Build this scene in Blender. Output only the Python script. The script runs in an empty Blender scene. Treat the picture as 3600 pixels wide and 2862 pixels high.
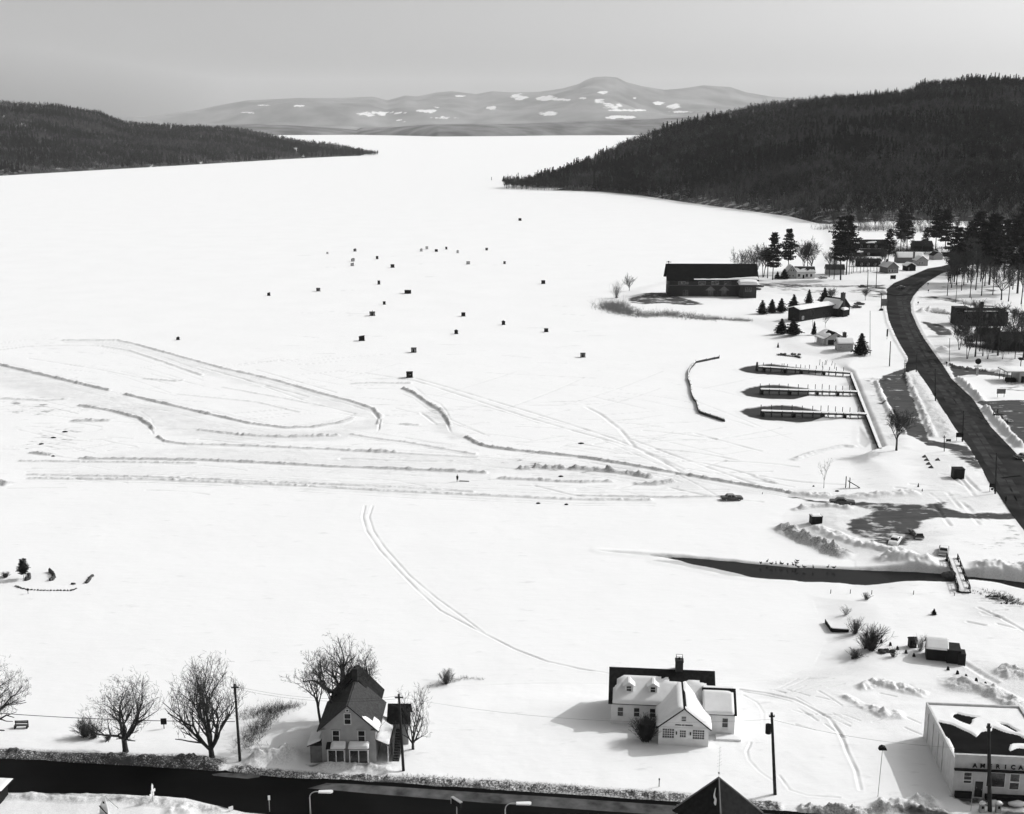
import bpy, bmesh, math, random
import numpy as np
from mathutils import Vector, Matrix
R = math.radians
SC = bpy.context.scene
COL = SC.collection
# ---------------------------------------------------------------- camera
F, CX, CY = 4300.0, 1800.0, 1431.0      # focal length and centre in photograph pixels
TH, CAMH = R(12.98), 84.0
cam_d = bpy.data.cameras.new('camera'); cam = bpy.data.objects.new('camera', cam_d); COL.objects.link(cam)
cam_d.sensor_width = 36; cam_d.lens = 36*F/3600
cam_d.clip_start = 1; cam_d.clip_end = 90000
cam.location = (0, 0, CAMH); cam.rotation_euler = (R(90)-TH, 0, 0)
SC.camera = cam
# ---------------------------------------------------------------- light
SUN_EL = R(36); SUN_AZ = math.atan2(0.93, 0.37)
w = bpy.data.worlds.new('World'); SC.world = w; w.use_nodes = True
wn = w.node_tree; wn.nodes.clear()
sky = wn.nodes.new('ShaderNodeTexSky'); sky.sky_type = 'NISHITA'; sky.sun_disc = False
sky.sun_elevation = SUN_EL; sky.sun_rotation = SUN_AZ; sky.air_density = 0.8; sky.dust_density = 4.0; sky.ozone_density = 0.5
bw = wn.nodes.new('ShaderNodeRGBToBW'); bg = wn.nodes.new('ShaderNodeBackground'); bg.inputs[1].default_value = SKY_STR = 0.15
wo = wn.nodes.new('ShaderNodeOutputWorld')
wn.links.new(sky.outputs[0], bw.inputs[0]); wn.links.new(bw.outputs[0], bg.inputs[0]); wn.links.new(bg.outputs[0], wo.inputs[0])
sd = bpy.data.lights.new('sun', 'SUN'); sd.energy = 2.35; sd.angle = R(0.5); sd.color = (1, 1, 1)
sun = bpy.data.objects.new('sun', sd); COL.objects.link(sun)
SDIR = Vector((math.sin(SUN_AZ)*math.cos(SUN_EL), math.cos(SUN_AZ)*math.cos(SUN_EL), math.sin(SUN_EL)))
sun.rotation_euler = SDIR.to_track_quat('Z', 'Y').to_euler(); sun.location = (0, 0, 300)
SC.view_settings.view_transform = 'Standard'; SC.view_settings.look = 'None'
SC.view_settings.exposure = 0.08; SC.view_settings.gamma = 1.0
SC.render.engine = 'CYCLES'
SC.cycles.max_bounces = 5; SC.cycles.diffuse_bounces = 3; SC.cycles.volume_bounces = 1; SC.cycles.transparent_max_bounces = 4
SC.cycles.use_denoising = True
# ---------------------------------------------------------------- geometry helpers
CT, ST = math.cos(TH), math.sin(TH)
def ray(x, y):
    u = -(y-CY)/F
    return (x-CX)/F, CT+u*ST, -ST+u*CT
def G(x, y, z=0.0):
    a, b, c = ray(x, y); t = (z-CAMH)/c
    return a*t, b*t
def PZ(x, y, Y):                          # X and height of the point seen at pixel x,y at distance Y
    a, b, c = ray(x, y); t = Y/b
    return a*t, CAMH+c*t
def W(pts, z=0.0): return np.array([G(x, y, z) for x, y in pts])
def sc_at(y): return F*(-ray(0, y)[2])/CAMH      # pixels per metre of something standing at row y
def vnoise(x, y, s, seed=0):
    x = np.asarray(x)/s+seed*17.3; y = np.asarray(y)/s+seed*9.1
    xi = np.floor(x).astype(np.int64); yi = np.floor(y).astype(np.int64)
    fx = x-xi; fy = y-yi; fx = fx*fx*(3-2*fx); fy = fy*fy*(3-2*fy)
    def h(a, b):
        n = (a*374761393+b*668265263+seed*982451653) & 0x7fffffff
        n = ((n ^ (n >> 13))*1274126177) & 0x7fffffff
        return ((n ^ (n >> 16)) & 0xffff)/65535.0
    return (h(xi, yi)*(1-fx)+h(xi+1, yi)*fx)*(1-fy)+(h(xi, yi+1)*(1-fx)+h(xi+1, yi+1)*fx)*fy
def fbm(x, y, s, seed=0, o=4):
    v = 0; a = 1; t = 0
    for i in range(o): v = v+a*vnoise(x, y, s/2**i, seed+i); t += a; a *= .5
    return v/t
def inside(X, Y, P):
    r = np.zeros(X.shape, bool); n = len(P)
    for i in range(n):
        x0, y0 = P[i]; x1, y1 = P[(i+1) % n]
        if y0 == y1: continue
        c = ((y0 > Y) != (y1 > Y)) & (X < (x1-x0)*(Y-y0)/(y1-y0)+x0); r ^= c
    return r
def dline(X, Y, P, closed=False, param=False):
    d = np.full(X.shape, 1e9); s = np.zeros(X.shape); acc = 0; n = len(P)
    for i in range(n if closed else n-1):
        a = P[i]; b = P[(i+1) % n]; v = b-a; L2 = (v**2).sum()
        if L2 < 1e-9: continue
        t = np.clip(((X-a[0])*v[0]+(Y-a[1])*v[1])/L2, 0, 1)
        q = np.hypot(X-a[0]-t*v[0], Y-a[1]-t*v[1]); m = q < d
        d = np.where(m, q, d)
        if param: s = np.where(m, acc+t*math.sqrt(L2), s)
        acc += math.sqrt(L2)
    return (d, s) if param else d
def sstep(a, b, x):
    t = np.clip((x-a)/(b-a), 0, 1); return t*t*(3-2*t)
# ---------------------------------------------------------------- terrain description (photograph pixels -> world)
LANDP = [(2880,800),(2900,880),(2860,940),(2600,955),(2340,985),(2200,1020),(2135,1060),(2140,1090),(2200,1108),(2350,1115),
 (2500,1125),(2620,1135),(2700,1165),(2720,1215),(2760,1240),(2880,1255),(2988,1312),(3094,1577),(2980,1610),(2990,1660),(3000,1712),
 (2960,1722),(2900,1745),(2800,1760),(2740,1810),(2740,1850),(2850,1915),(2990,1975),(2990,2060),(2900,2075),(2830,2090),(2850,2150),
 (2890,2230),(2840,2330),(2700,2380),(2420,2395),(1900,2390),(1600,2400),(1480,2420),(1250,2430),(1000,2460),(880,2500),(700,2540),
 (300,2560),(-600,2580),(-2500,2600),(-2500,4200),(7000,4200),(7000,700),(3600,700),(3100,760)]
LAND = W(LANDP)
SEAW = W([(2988, 1312), (3094, 1577)])
def land_h(X, Y):
    X = np.asarray(X, float); Y = np.asarray(Y, float)
    h = np.zeros(X.shape)
    m = (Y < 1400) & (Y > -300)
    if m.any():
        x, y = X[m], Y[m]
        ins = inside(x, y, LAND); d = np.where(ins, dline(x, y, LAND, True), 0)
        ww = 2.0+10*sstep(4, 30, np.where(d < 13, dline(x, y, SEAW), 99)); h[m] = 1.0*sstep(0, ww, d)
    return h
def snow_nz(X, Y): return (fbm(X, Y, 22, 3)-.5)*.35+(fbm(X, Y, 3.0, 8)-.5)*.10
def at(x, y):
    z = 0.0
    for _ in range(4):
        X, Y = G(x, y, z); z = float(land_h(np.array([X]), np.array([Y]))[0])
    q = float(snow_nz(np.array([X]), np.array([Y]))[0]) if -400 < X < 600 and 110 < Y < 900 else 0
    z += q*(.45 if z < .02 else 1)-.015
    X, Y = G(x, y, z)
    return X, Y, z
# ---------------------------------------------------------------- materials (the photograph is black and white: every surface is a grey)
MATS = {}
def mat(name, v, rough=.85, var=.25, scale=1.5, spec=.06, bump=0.0, v2=None, coat=False):
    if name in MATS: return MATS[name]
    m = bpy.data.materials.new(name); m.use_nodes = True; nt = m.node_tree; b = nt.nodes['Principled BSDF']
    b.inputs['Roughness'].default_value = rough; b.inputs['Specular IOR Level'].default_value = spec
    tc = nt.nodes.new('ShaderNodeTexCoord'); nz = nt.nodes.new('ShaderNodeTexNoise')
    nz.inputs['Scale'].default_value = scale; nz.inputs['Detail'].default_value = 6
    cr = nt.nodes.new('ShaderNodeValToRGB')
    lo = v*(1-var); hi = v2 if v2 is not None else v*(1+var)
    cr.color_ramp.elements[0].position = .3; cr.color_ramp.elements[0].color = (lo, lo, lo, 1)
    cr.color_ramp.elements[1].position = .7; cr.color_ramp.elements[1].color = (hi, hi, hi, 1)
    nt.links.new(tc.outputs['Object'], nz.inputs['Vector']); nt.links.new(nz.outputs['Fac'], cr.inputs['Fac'])
    nt.links.new(cr.outputs['Color'], b.inputs['Base Color'])
    if bump:
        bp = nt.nodes.new('ShaderNodeBump'); bp.inputs['Strength'].default_value = bump; bp.inputs['Distance'].default_value = .1
        nt.links.new(nz.outputs['Fac'], bp.inputs['Height']); nt.links.new(bp.outputs[0], b.inputs['Normal'])
    MATS[name] = m
    return m
def snow_ground():
    m = bpy.data.materials.new('snow_ground'); m.use_nodes = True; nt = m.node_tree; N = nt.nodes; Lk = nt.links
    b = N['Principled BSDF']; b.inputs['Specular IOR Level'].default_value = .04
    tc = N.new('ShaderNodeTexCoord')
    def noise(scale, det, vec=None, rough=.5):
        n = N.new('ShaderNodeTexNoise'); n.inputs['Scale'].default_value = scale; n.inputs['Detail'].default_value = det; n.inputs['Roughness'].default_value = rough
        Lk.new(vec or tc.outputs['Object'], n.inputs['Vector']); return n.outputs['Fac']
    def mth(op, a, c=None, clamp=False):
        n = N.new('ShaderNodeMath'); n.operation = op; n.use_clamp = clamp
        for i, q in enumerate((a, c)):
            if q is None: continue
            if isinstance(q, (int, float)): n.inputs[i].default_value = q
            else: Lk.new(q, n.inputs[i])
        return n.outputs[0]
    def attr(nm):
        n = N.new('ShaderNodeAttribute'); n.attribute_name = nm; return n.outputs['Fac']
    def mixc(f, a, c):
        n = N.new('ShaderNodeMix'); n.data_type = 'RGBA'; Lk.new(f, n.inputs[0])
        for i, q in ((6, a), (7, c)):
            if isinstance(q, float): n.inputs[i].default_value = (q, q, q, 1)
            else: Lk.new(q, n.inputs[i])
        return n.outputs[2]
    mp = N.new('ShaderNodeMapping'); mp.inputs['Scale'].default_value = (.35, 1, 1); Lk.new(tc.outputs['Object'], mp.inputs[0])
    n1 = noise(.05, 5); n2 = noise(.6, 7, mp.outputs[0], .65); n3 = noise(1.6, 6, None, .6)
    base = mixc(n1, .80, .86)
    # rare wind-scoured darker flecks of crust
    fl = mth('MULTIPLY', mth('SUBTRACT', n2, .61, True), 3.5, True)
    base = mixc(fl, base, .45)
    d = attr('dirt_shade'); n5 = noise(.16, 5, None, .65); n6 = noise(.55, 4, mp.outputs[0], .6)
    f = mth('MULTIPLY', mth('SUBTRACT', mth('ADD', d, mth('ADD', mth('MULTIPLY', mth('SUBTRACT', n6, .5), 2.0), mth('MULTIPLY', mth('SUBTRACT', n5, .5), 2.2))), .42), 2.2, True)
    f = mth('MULTIPLY', f, mth('MULTIPLY', d, 6.0, True))
    c = mixc(f, base, mixc(n2, .018, .12))
    gr = attr('grime_shade'); n4 = noise(4.5, 5, None, .7); g2 = mth('MULTIPLY', gr, mth('ADD', mth('MULTIPLY', mth('SUBTRACT', n4, .5), 4.5), .75), True)
    c = mixc(g2, c, .085)
    c = mixc(attr('thin'), c, mixc(n3, .022, .05))
    Lk.new(c, b.inputs['Base Color'])
    rg = mth('SUBTRACT', .85, mth('MULTIPLY', attr('thin'), .35)); Lk.new(rg, b.inputs['Roughness'])
    bp = N.new('ShaderNodeBump'); bp.inputs['Strength'].default_value = .25; bp.inputs['Distance'].default_value = .25
    Lk.new(mth('ADD', n2, mth('MULTIPLY', n1, 3.0)), bp.inputs['Height']); Lk.new(bp.outputs[0], b.inputs['Normal'])
    return m
M = dict(
 snow=mat('snow', .80, .9, .05, .8, .2, .3), dark=mat('dark_paint', .018, .9), black=mat('black', .015, .6), roof=mat('dark_shingle', .018, .95, .35, 2, .03, .3),
 shing=mat('grey_shingle', .05, .95, .3, 3, .05, .3), white=mat('white_clapboard', .72, .7, .06, 1), grey=mat('grey_paint', .32, .8, .15), mid=mat('mid_paint', .16, .8, .2),
 brick=mat('brick', .042, .9, .25, 3), wood=mat('weathered_wood', .06, .9, .4, 4), pale=mat('pale_wood', .45, .85, .15, 3), tar=mat('tar_roof', .010, .95, .3, .6, .02),
 glass=mat('window_glass', .02, .15, .3, 1, .6), bark=mat('bark', .045, .95, .4, 3), twig=mat('twig', .06, .95, .3, 2), ltwig=mat('pale_twig', .26, .95, .3, 2),
 needle=mat('needles', .022, .9, .5, .6), metal=mat('metal', .35, .4, .1, 2, .6), pole=mat('pole_wood', .035, .9, .3, 2), conc=mat('concrete', .3, .9, .2, 1.5),
 tyre=mat('rubber', .012, .9), chrome=mat('bright_trim', .6, .25, .1, 2, .8), stone=mat('stone', .07, .95, .5, 1.2, .2, .5), skin=mat('skin', .3, .7), coat=mat('dark_coat', .02, .95),
 stucco=mat('painted_block', .36, .85, .1, 1.2), sign=mat('sign_white', .75, .6, .05), ice=mat('wet_ice', .1, .3, .3, .3, .6))
# ---------------------------------------------------------------- mesh builder
class MB:
    def __init__(s): s.v = []; s.f = []; s.m = []
    def add(s, vs, fs, mi=0):
        o = len(s.v); s.v += [tuple(v) for v in vs]; s.f += [tuple(i+o for i in f) for f in fs]; s.m += [mi]*len(fs); return s
    def box(s, x0, x1, y0, y1, z0, z1, mi=0):
        return s.add([(x0,y0,z0),(x1,y0,z0),(x1,y1,z0),(x0,y1,z0),(x0,y0,z1),(x1,y0,z1),(x1,y1,z1),(x0,y1,z1)],
                     [(0,3,2,1),(4,5,6,7),(0,1,5,4),(1,2,6,5),(2,3,7,6),(3,0,4,7)], mi)
    def slab(s, c, t, mi=0):               # four corners, thickness along the normal
        c = [Vector(p) for p in c]; n = (c[1]-c[0]).cross(c[3]-c[0]).normalized()*t
        if n.z < 0: n = -n
        lo = c; hi = [p+n for p in c]
        return s.add(lo+hi, [(0,3,2,1),(4,5,6,7),(0,1,5,4),(1,2,6,5),(2,3,7,6),(3,0,4,7)], mi)
    def prism(s, poly, z0, z1, mi=0):       # poly in x,y
        n = len(poly)
        return s.add([(x,y,z0) for x,y in poly]+[(x,y,z1) for x,y in poly],
                     [tuple(range(n-1,-1,-1)), tuple(range(n,2*n))]+[(i,(i+1)%n,n+(i+1)%n,n+i) for i in range(n)], mi)
    def prof(s, poly, y0, y1, mi=0):        # poly in x,z extruded along y
        n = len(poly)
        return s.add([(x,y0,z) for x,z in poly]+[(x,y1,z) for x,z in poly],
                     [tuple(range(n)), tuple(range(2*n-1,n-1,-1))]+[(i,n+i,n+(i+1)%n,(i+1)%n) for i in range(n)], mi)
    def tube(s, p0, p1, r0, r1=None, n=8, mi=0):
        p0, p1 = Vector(p0), Vector(p1); r1 = r0 if r1 is None else r1
        d = (p1-p0).normalized(); a = d.orthogonal().normalized(); b = d.cross(a)
        vs = [p+(a*math.cos(2*math.pi*i/n)+b*math.sin(2*math.pi*i/n))*r for p, r in ((p0,r0),(p1,r1)) for i in range(n)]
        return s.add(vs, [(i,(i+1)%n,n+(i+1)%n,n+i) for i in range(n)]+[tuple(range(n-1,-1,-1)), tuple(range(n,2*n))], mi)
    def blob(s, c, r, seed=0, mi=0, n=10, rough=.25):
        rg = random.Random(seed); k = n//2; o = []
        for j in range(k+1):
            ph = math.pi*j/k
            for i in range(n):
                th = 2*math.pi*i/n; q = 1+rg.uniform(-rough, rough)
                o.append((c[0]+r[0]*math.sin(ph)*math.cos(th)*q, c[1]+r[1]*math.sin(ph)*math.sin(th)*q, c[2]+r[2]*math.cos(ph)*(q if 0<j<k else 1)))
        return s.add(o, [(j*n+i, (j+1)*n+i, (j+1)*n+(i+1)%n, j*n+(i+1)%n) for j in range(k) for i in range(n)], mi)
    def mesh(s, name, mats):
        me = bpy.data.meshes.new(name); me.from_pydata(s.v, [], s.f)
        for q in (mats if isinstance(mats, (list, tuple)) else [mats]): me.materials.append(q)
        if max(s.m, default=0): me.polygons.foreach_set('material_index', s.m)
        me.validate(); me.update(); return me
    def obj(s, name, mats, parent=None, loc=None, smooth=False):
        return link(name, s.mesh(name, mats), parent, loc, smooth)
def link(name, me, parent=None, loc=None, smooth=False):
    if smooth: me.polygons.foreach_set('use_smooth', [True]*len(me.polygons))
    o = bpy.data.objects.new(name, me); COL.objects.link(o)
    if parent: o.parent = parent
    if loc is not None: o.location = loc
    return o
def tag(o, label=None, cat=None, group=None, kind=None):
    if label: o['label'] = label
    if cat: o['category'] = cat
    if group: o['group'] = group
    if kind: o['kind'] = kind
    return o
def thing(name, label, cat, loc, rz=0, group=None):
    o = bpy.data.objects.new(name, None); COL.objects.link(o); o.location = loc; o.rotation_euler = (0, 0, rz)
    o.empty_display_size = .5
    return tag(o, label, cat, group)
def npmesh(name, V, Fq, mats, midx=None, smooth=False):
    me = bpy.data.meshes.new(name); V = np.asarray(V, np.float32); Fq = np.asarray(Fq, np.int32); k = Fq.shape[1]
    me.vertices.add(len(V)); me.vertices.foreach_set('co', V.ravel())
    me.loops.add(Fq.size); me.loops.foreach_set('vertex_index', Fq.ravel())
    me.polygons.add(len(Fq)); me.polygons.foreach_set('loop_start', np.arange(0, Fq.size, k, dtype=np.int32))
    for q in (mats if isinstance(mats, (list, tuple)) else [mats]): me.materials.append(q)
    if midx is not None: me.polygons.foreach_set('material_index', np.asarray(midx, np.int32))
    if smooth: me.polygons.foreach_set('use_smooth', np.ones(len(Fq), bool))
    me.update(calc_edges=True); return me
def snow_patch(parent, c, fn, t=.25, nx=24, ny=16, name='snow_cover', off=.0, mat_=None):
    c = [Vector(p) for p in c]; n = (c[1]-c[0]).cross(c[3]-c[0]).normalized()
    if n.z < 0: n = -n
    P = {}; V = []; Fc = []
    for j in range(ny+1):
        for i in range(nx+1):
            u, v = i/nx, j/ny; p = (c[0]*(1-u)+c[1]*u)*(1-v)+(c[3]*(1-u)+c[2]*u)*v
            f = max(0, min(1, fn(u, v)))*min(1, min(i, nx-i, j, ny-j)*1.0)
            f = f*f*(3-2*f)
            V.append(p+n*(off-.04+(t+.04)*f)); P[i, j] = f
    for j in range(ny):
        for i in range(nx):
            q = [(i,j),(i+1,j),(i+1,j+1),(i,j+1)]
            if max(P[a] for a in q) > 0: Fc.append([b*(nx+1)+a for a, b in q])
    if not Fc: return None
    us, inv = np.unique(np.array(Fc), return_inverse=True); V = [V[i] for i in us]; Fc = inv.reshape(-1, 4)
    me = npmesh(name, np.array([tuple(v) for v in V]), np.array(Fc), mat_ or M['snow'], None, True)
    return link(name, me, parent)
def polyfn(polys, soft=.04, seed=0, amp=.06):
    P = [np.array(p) for p in polys]
    def fn(u, v):
        uu = u+amp*(float(vnoise(u, v, .12, seed))-.5); vv = v+amp*(float(vnoise(u, v, .12, seed+5))-.5)
        X = np.array([uu]); Y = np.array([vv]); best = 0
        for p in P:
            if inside(X, Y, p)[0]: best = max(best, min(1, float(dline(X, Y, p, True)[0])/soft))
        return best
    return fn
# ---------------------------------------------------------------- trees
def segmesh(name, S, m, n=4):
    S = np.array(S, float); p0 = S[:, 0:3]; p1 = S[:, 3:6]; r0 = S[:, 6]; r1 = S[:, 7]
    d = p1-p0; d /= (np.linalg.norm(d, axis=1)[:, None]+1e-9)
    ref = np.where(np.abs(d[:, 2:3]) > .9, np.array([[1., 0, 0]]), np.array([[0, 0, 1.]]))
    a = np.cross(d, ref); a /= np.linalg.norm(a, axis=1)[:, None]; b = np.cross(d, a)
    V = []
    for p, r in ((p0, r0), (p1, r1)):
        for i in range(n):
            t = 2*math.pi*i/n; V.append(p+(a*math.cos(t)+b*math.sin(t))*r[:, None])
    V = np.stack(V, 1).reshape(-1, 3); base = np.arange(len(S))[:, None]*2*n
    Fq = np.concatenate([base+np.array([[i, (i+1) % n, n+(i+1) % n, n+i]]) for i in range(n)])
    return npmesh(name, V, Fq, m)
def bare_tree(rg, h, spread=.5, trunk=.25, r=.35, limbs=5, kids=(5, 4, 4), lean=(0, 0), up=.25, forks=1, twigs=4, rmin=.012):
    T, C = [], []
    def rv(): return Vector((rg.gauss(0, 1), rg.gauss(0, 1), rg.gauss(0, 1)))
    def branch(p, d, L, r, lev):
        k = 4 if lev < 2 else 3; q = p; rr = r; pts = []
        for i in range(k):
            d = (d+rv()*.11+Vector((0, 0, up*.35))*(1 if lev else .5)).normalized(); q2 = q+d*L/k; r2 = max(rr*(.82 if lev < 2 else .75), rmin*.7)
            (T if lev < 2 else C).append((*q, *q2, rr, r2)); q, rr = q2, r2; pts.append((q, d, rr))
        if lev >= len(kids):
            for i in range(twigs):
                a, dd, r3 = pts[rg.randrange(len(pts))]; e = (dd+rv()*.55).normalized()*L*rg.uniform(.3, .6)
                C.append((*a, *(a+e), rmin, rmin*.6))
            return
        for i in range(kids[lev]):
            a, dd, r3 = pts[min(len(pts)-1, int(len(pts)*(i+1.2)/(kids[lev]+1)))]
            side = rv().cross(dd).normalized(); e = (dd*.75+side*rg.uniform(.5, .95)+Vector((0, 0, up))).normalized()
            branch(a, e, L*rg.uniform(.48, .72), max(r3*.70, rmin), lev+1)
    for fk in range(forks):
        a0 = rg.uniform(0, 6.28); base = Vector((math.cos(a0), math.sin(a0), 0))*r*.6*(forks > 1)
        d = Vector((lean[0]+(forks > 1)*math.cos(a0)*.12, lean[1]+(forks > 1)*math.sin(a0)*.12, 1)).normalized(); q = base-Vector((0, 0, .3)); rr = r/math.sqrt(forks)
        L = h*trunk
        for i in range(3):
            d = (d+rv()*.03).normalized(); q2 = q+d*(L+.3)/3; T.append((*q, *q2, rr*(1.25 if i == 0 else 1), rr*.93)); q = q2; rr *= .93
        a0 = rg.uniform(0, 6.28)
        for i in range(limbs):
            a = a0+6.28*i/limbs+rg.uniform(-.35, .35); tilt = spread*rg.uniform(.55, 1.15)*(0.25 if i == 0 else 1)
            branch(q-d*rg.uniform(0, L*.25)*(i > 0), Vector((math.cos(a)*math.sin(tilt), math.sin(a)*math.sin(tilt), math.cos(tilt))), (h-L)*rg.uniform(.5, .66), rr*.68, 0)
    return T, C
def norm_h(T, C, h):
    z = max(max(s[5] for s in C), max(s[5] for s in T)); k = h/z
    return [tuple(a*k for a in s[:6])+s[6:] for s in T], [tuple(a*k for a in s[:6])+s[6:] for s in C]
def tri_cloud(P, size, rg, flat=.5):
    n = len(P); g = np.random.default_rng(rg.randrange(10**6)); P = np.array(P)
    A = g.normal(size=(n, 3)); A[:, 2] *= flat; A /= np.linalg.norm(A, axis=1)[:, None]
    B = g.normal(size=(n, 3)); B[:, 2] *= flat; B -= (A*B).sum(1)[:, None]*A; B /= np.linalg.norm(B, axis=1)[:, None]
    s = (np.array(size)*g.uniform(.6, 1.3, n))[:, None]
    V = np.stack([P+A*s, P-A*s*.6+B*s*.6, P-A*s*.6-B*s*.6], 1).reshape(-1, 3)
    return V, np.arange(3*n).reshape(-1, 3)
def conifer(name, rg, h, kind='spruce', dens=1.0):
    """returns trunk mesh and crown mesh"""
    T = []; P = []; S = []
    if kind == 'spruce':
        r = h*.018; T.append((0,0,-.3,0,0,h*.97,r,r*.15))
        z = h*.09; wmax = h*.34
        while z < h*.99:
            R0 = (wmax*(1-z/h)**.72*min(1, .55+z/h*2.2)+.1)*rg.uniform(.72, 1.18); nb = max(5, int(9*(1-z/h)+5)); a0 = rg.uniform(0, 6)
            for i in range(nb):
                a = a0+6.28*i/nb+rg.uniform(-.2, .2); L = R0*rg.uniform(.6, 1.2)
                dx, dy = math.cos(a), math.sin(a); T.append((0,0,z,dx*L*.8,dy*L*.8,z-L*.12,r*.3,r*.08))
                for k in range(int(max(3, L*9*dens))):
                    t = rg.uniform(.15, 1); w_ = L*.18*(1.1-t)
                    P.append((dx*L*t+rg.gauss(0, w_), dy*L*t+rg.gauss(0, w_), z-L*.12*t+rg.uniform(-.2, .2)*h*.06)); S.append(h*.03+.12)
            z += h*rg.uniform(.028, .042)
    else:                                     # tall white pine, bare below, irregular tiers
        r = h*.013; q = Vector((0,0,-.3)); d = Vector((rg.uniform(-.03,.03), rg.uniform(-.03,.03), 1))
        pts = [q]
        for i in range(6):
            q2 = q+d*h/6; rr = r*(1-i/6.5); T.append((*q, *q2, rr, rr*.84)); q = q2; pts.append(q); d = (d+Vector((rg.uniform(-.02,.02), rg.uniform(-.02,.02), 0))).normalized()
        z = h*rg.uniform(.28, .38); prof = [rg.uniform(.75, 1.15) for _ in range(40)]; j = 0
        while z < h*.985:
            f = (z/h-.3)/.7; R0 = h*.17*(math.sin(min(1, max(.06, f)*1.15+.22)*math.pi*.72)**.7)*(1.12-.75*max(0, f)**2.2)*prof[j]; j += 1
            nb = rg.randrange(4, 7); a0 = rg.uniform(0, 6); px, py = pts[min(5, int(z/h*6))].xy
            for i in range(nb):
                a = a0+6.28*i/nb+rg.uniform(-.4, .4); L = R0*rg.uniform(.5, 1.15)+.4; rise = rg.uniform(.02, .22)+.3*max(0, f-.6)
                dx, dy = math.cos(a), math.sin(a); T.append((px,py,z,px+dx*L*.9,py+dy*L*.9,z+L*rise,r*.28,r*.08))
                for k in range(int(30*dens*(.4+L/(h*.12)))):
                    t = rg.uniform(.3, 1.05); w_ = L*.15
                    P.append((px+dx*L*t+rg.gauss(0, w_), py+dy*L*t+rg.gauss(0, w_), z+L*rise*t+rg.gauss(0, h*.010))); S.append(h*.026)
            z += h*rg.uniform(.035, .065)
    V, Fq = tri_cloud(P, S, rg)
    return segmesh('trunk', T, M['bark'], 5), npmesh('crown', V, Fq, M['needle'])
def plant(name, cat, label, meshes, loc, scale=1, rz=0, group=None, sz=1):
    t = thing(name, label, cat, loc, rz, group); t.scale = (scale, scale, scale*sz)
    link('trunk', meshes[0], t); link('crown', meshes[1], t); return t
def shrub_mesh(rg, h, n=40, spread=.7, r=.012, m='twig'):
    S = []
    for i in range(n):
        a = rg.uniform(0, 6.28); t = rg.uniform(0, spread); d = Vector((math.cos(a)*math.sin(t), math.sin(a)*math.sin(t), math.cos(t))); q = Vector((rg.gauss(0,h*.08), rg.gauss(0,h*.08), -.1)); L = h*rg.uniform(.6, 1.1)
        for k in range(3):
            d = (d+Vector((rg.gauss(0,.15), rg.gauss(0,.15), .06))).normalized(); q2 = q+d*L/3; S.append((*q, *q2, r*(1.3-k*.3), r*(1-k*.25)))
            for b in range(2+k):
                e = (d+Vector((rg.gauss(0,.5), rg.gauss(0,.5), rg.gauss(0,.3)))).normalized()*L*.3; S.append((*q2, *(q2+e), r*.6, r*.4))
            q = q2
    return segmesh('shrub', S, M[m], 3)
# ================================================================ terrain sheet
ROADS = dict(
 shore_road=([(3600,1866),(3553,1803),(3504,1729),(3473,1691),(3450,1645),(3408,1575),(3354,1500),(3286,1396),(3242,1329),(3222,1299),(3185,1308),(3184,1285),(3192,1256),(3172,1224),(3146,1177),
   (3125,1127),(3117,1081),(3118,1040),(3117,1017),(3143,995),(3175,982),(3222,961),(3262,944),(3312,936),(3380,915),(3430,905),(3450,925),(3380,940),(3309,962),(3262,990),(3233,1014),(3210,1043),(3201,1063),(3204,1098),(3222,1139),
   (3248,1189),(3280,1235),(3312,1279),(3345,1330),(3417,1396),(3483,1500),(3557,1577),(3615,1640),(3900,1990),(3900,2280),(3700,2010)]),
 village_street=([(-900,2610),(0,2663),(464,2688),(788,2707),(1000,2731),(1193,2739),(1386,2751),(1695,2772),(1900,2784),(2392,2818),(2785,2851),(3060,2868),(3500,2905),(4200,2960),(4200,3160),(3000,3040),(2000,2950),(1200,2890),(860,2858),(788,2842),(650,2808),(403,2795),(0,2785),(-900,2750)]),
)
RW = {k: W(p, 1.0) for k, p in ROADS.items()}
RIVER = W([(2285,1955),(2400,1960),(2600,1978),(2786,1994),(2994,2001),(3180,2006),(3300,2015),(3388,2024),(3528,2034),(3600,2046),(3900,2075),(3900,2135),(3600,2092),(3504,2068),(3407,2056),(3337,2066),(3157,2064),(3041,2064),(2948,2052),(2832,2048),(2646,2031),(2500,2000),(2400,1976),(2320,1963)], -.35)
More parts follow.
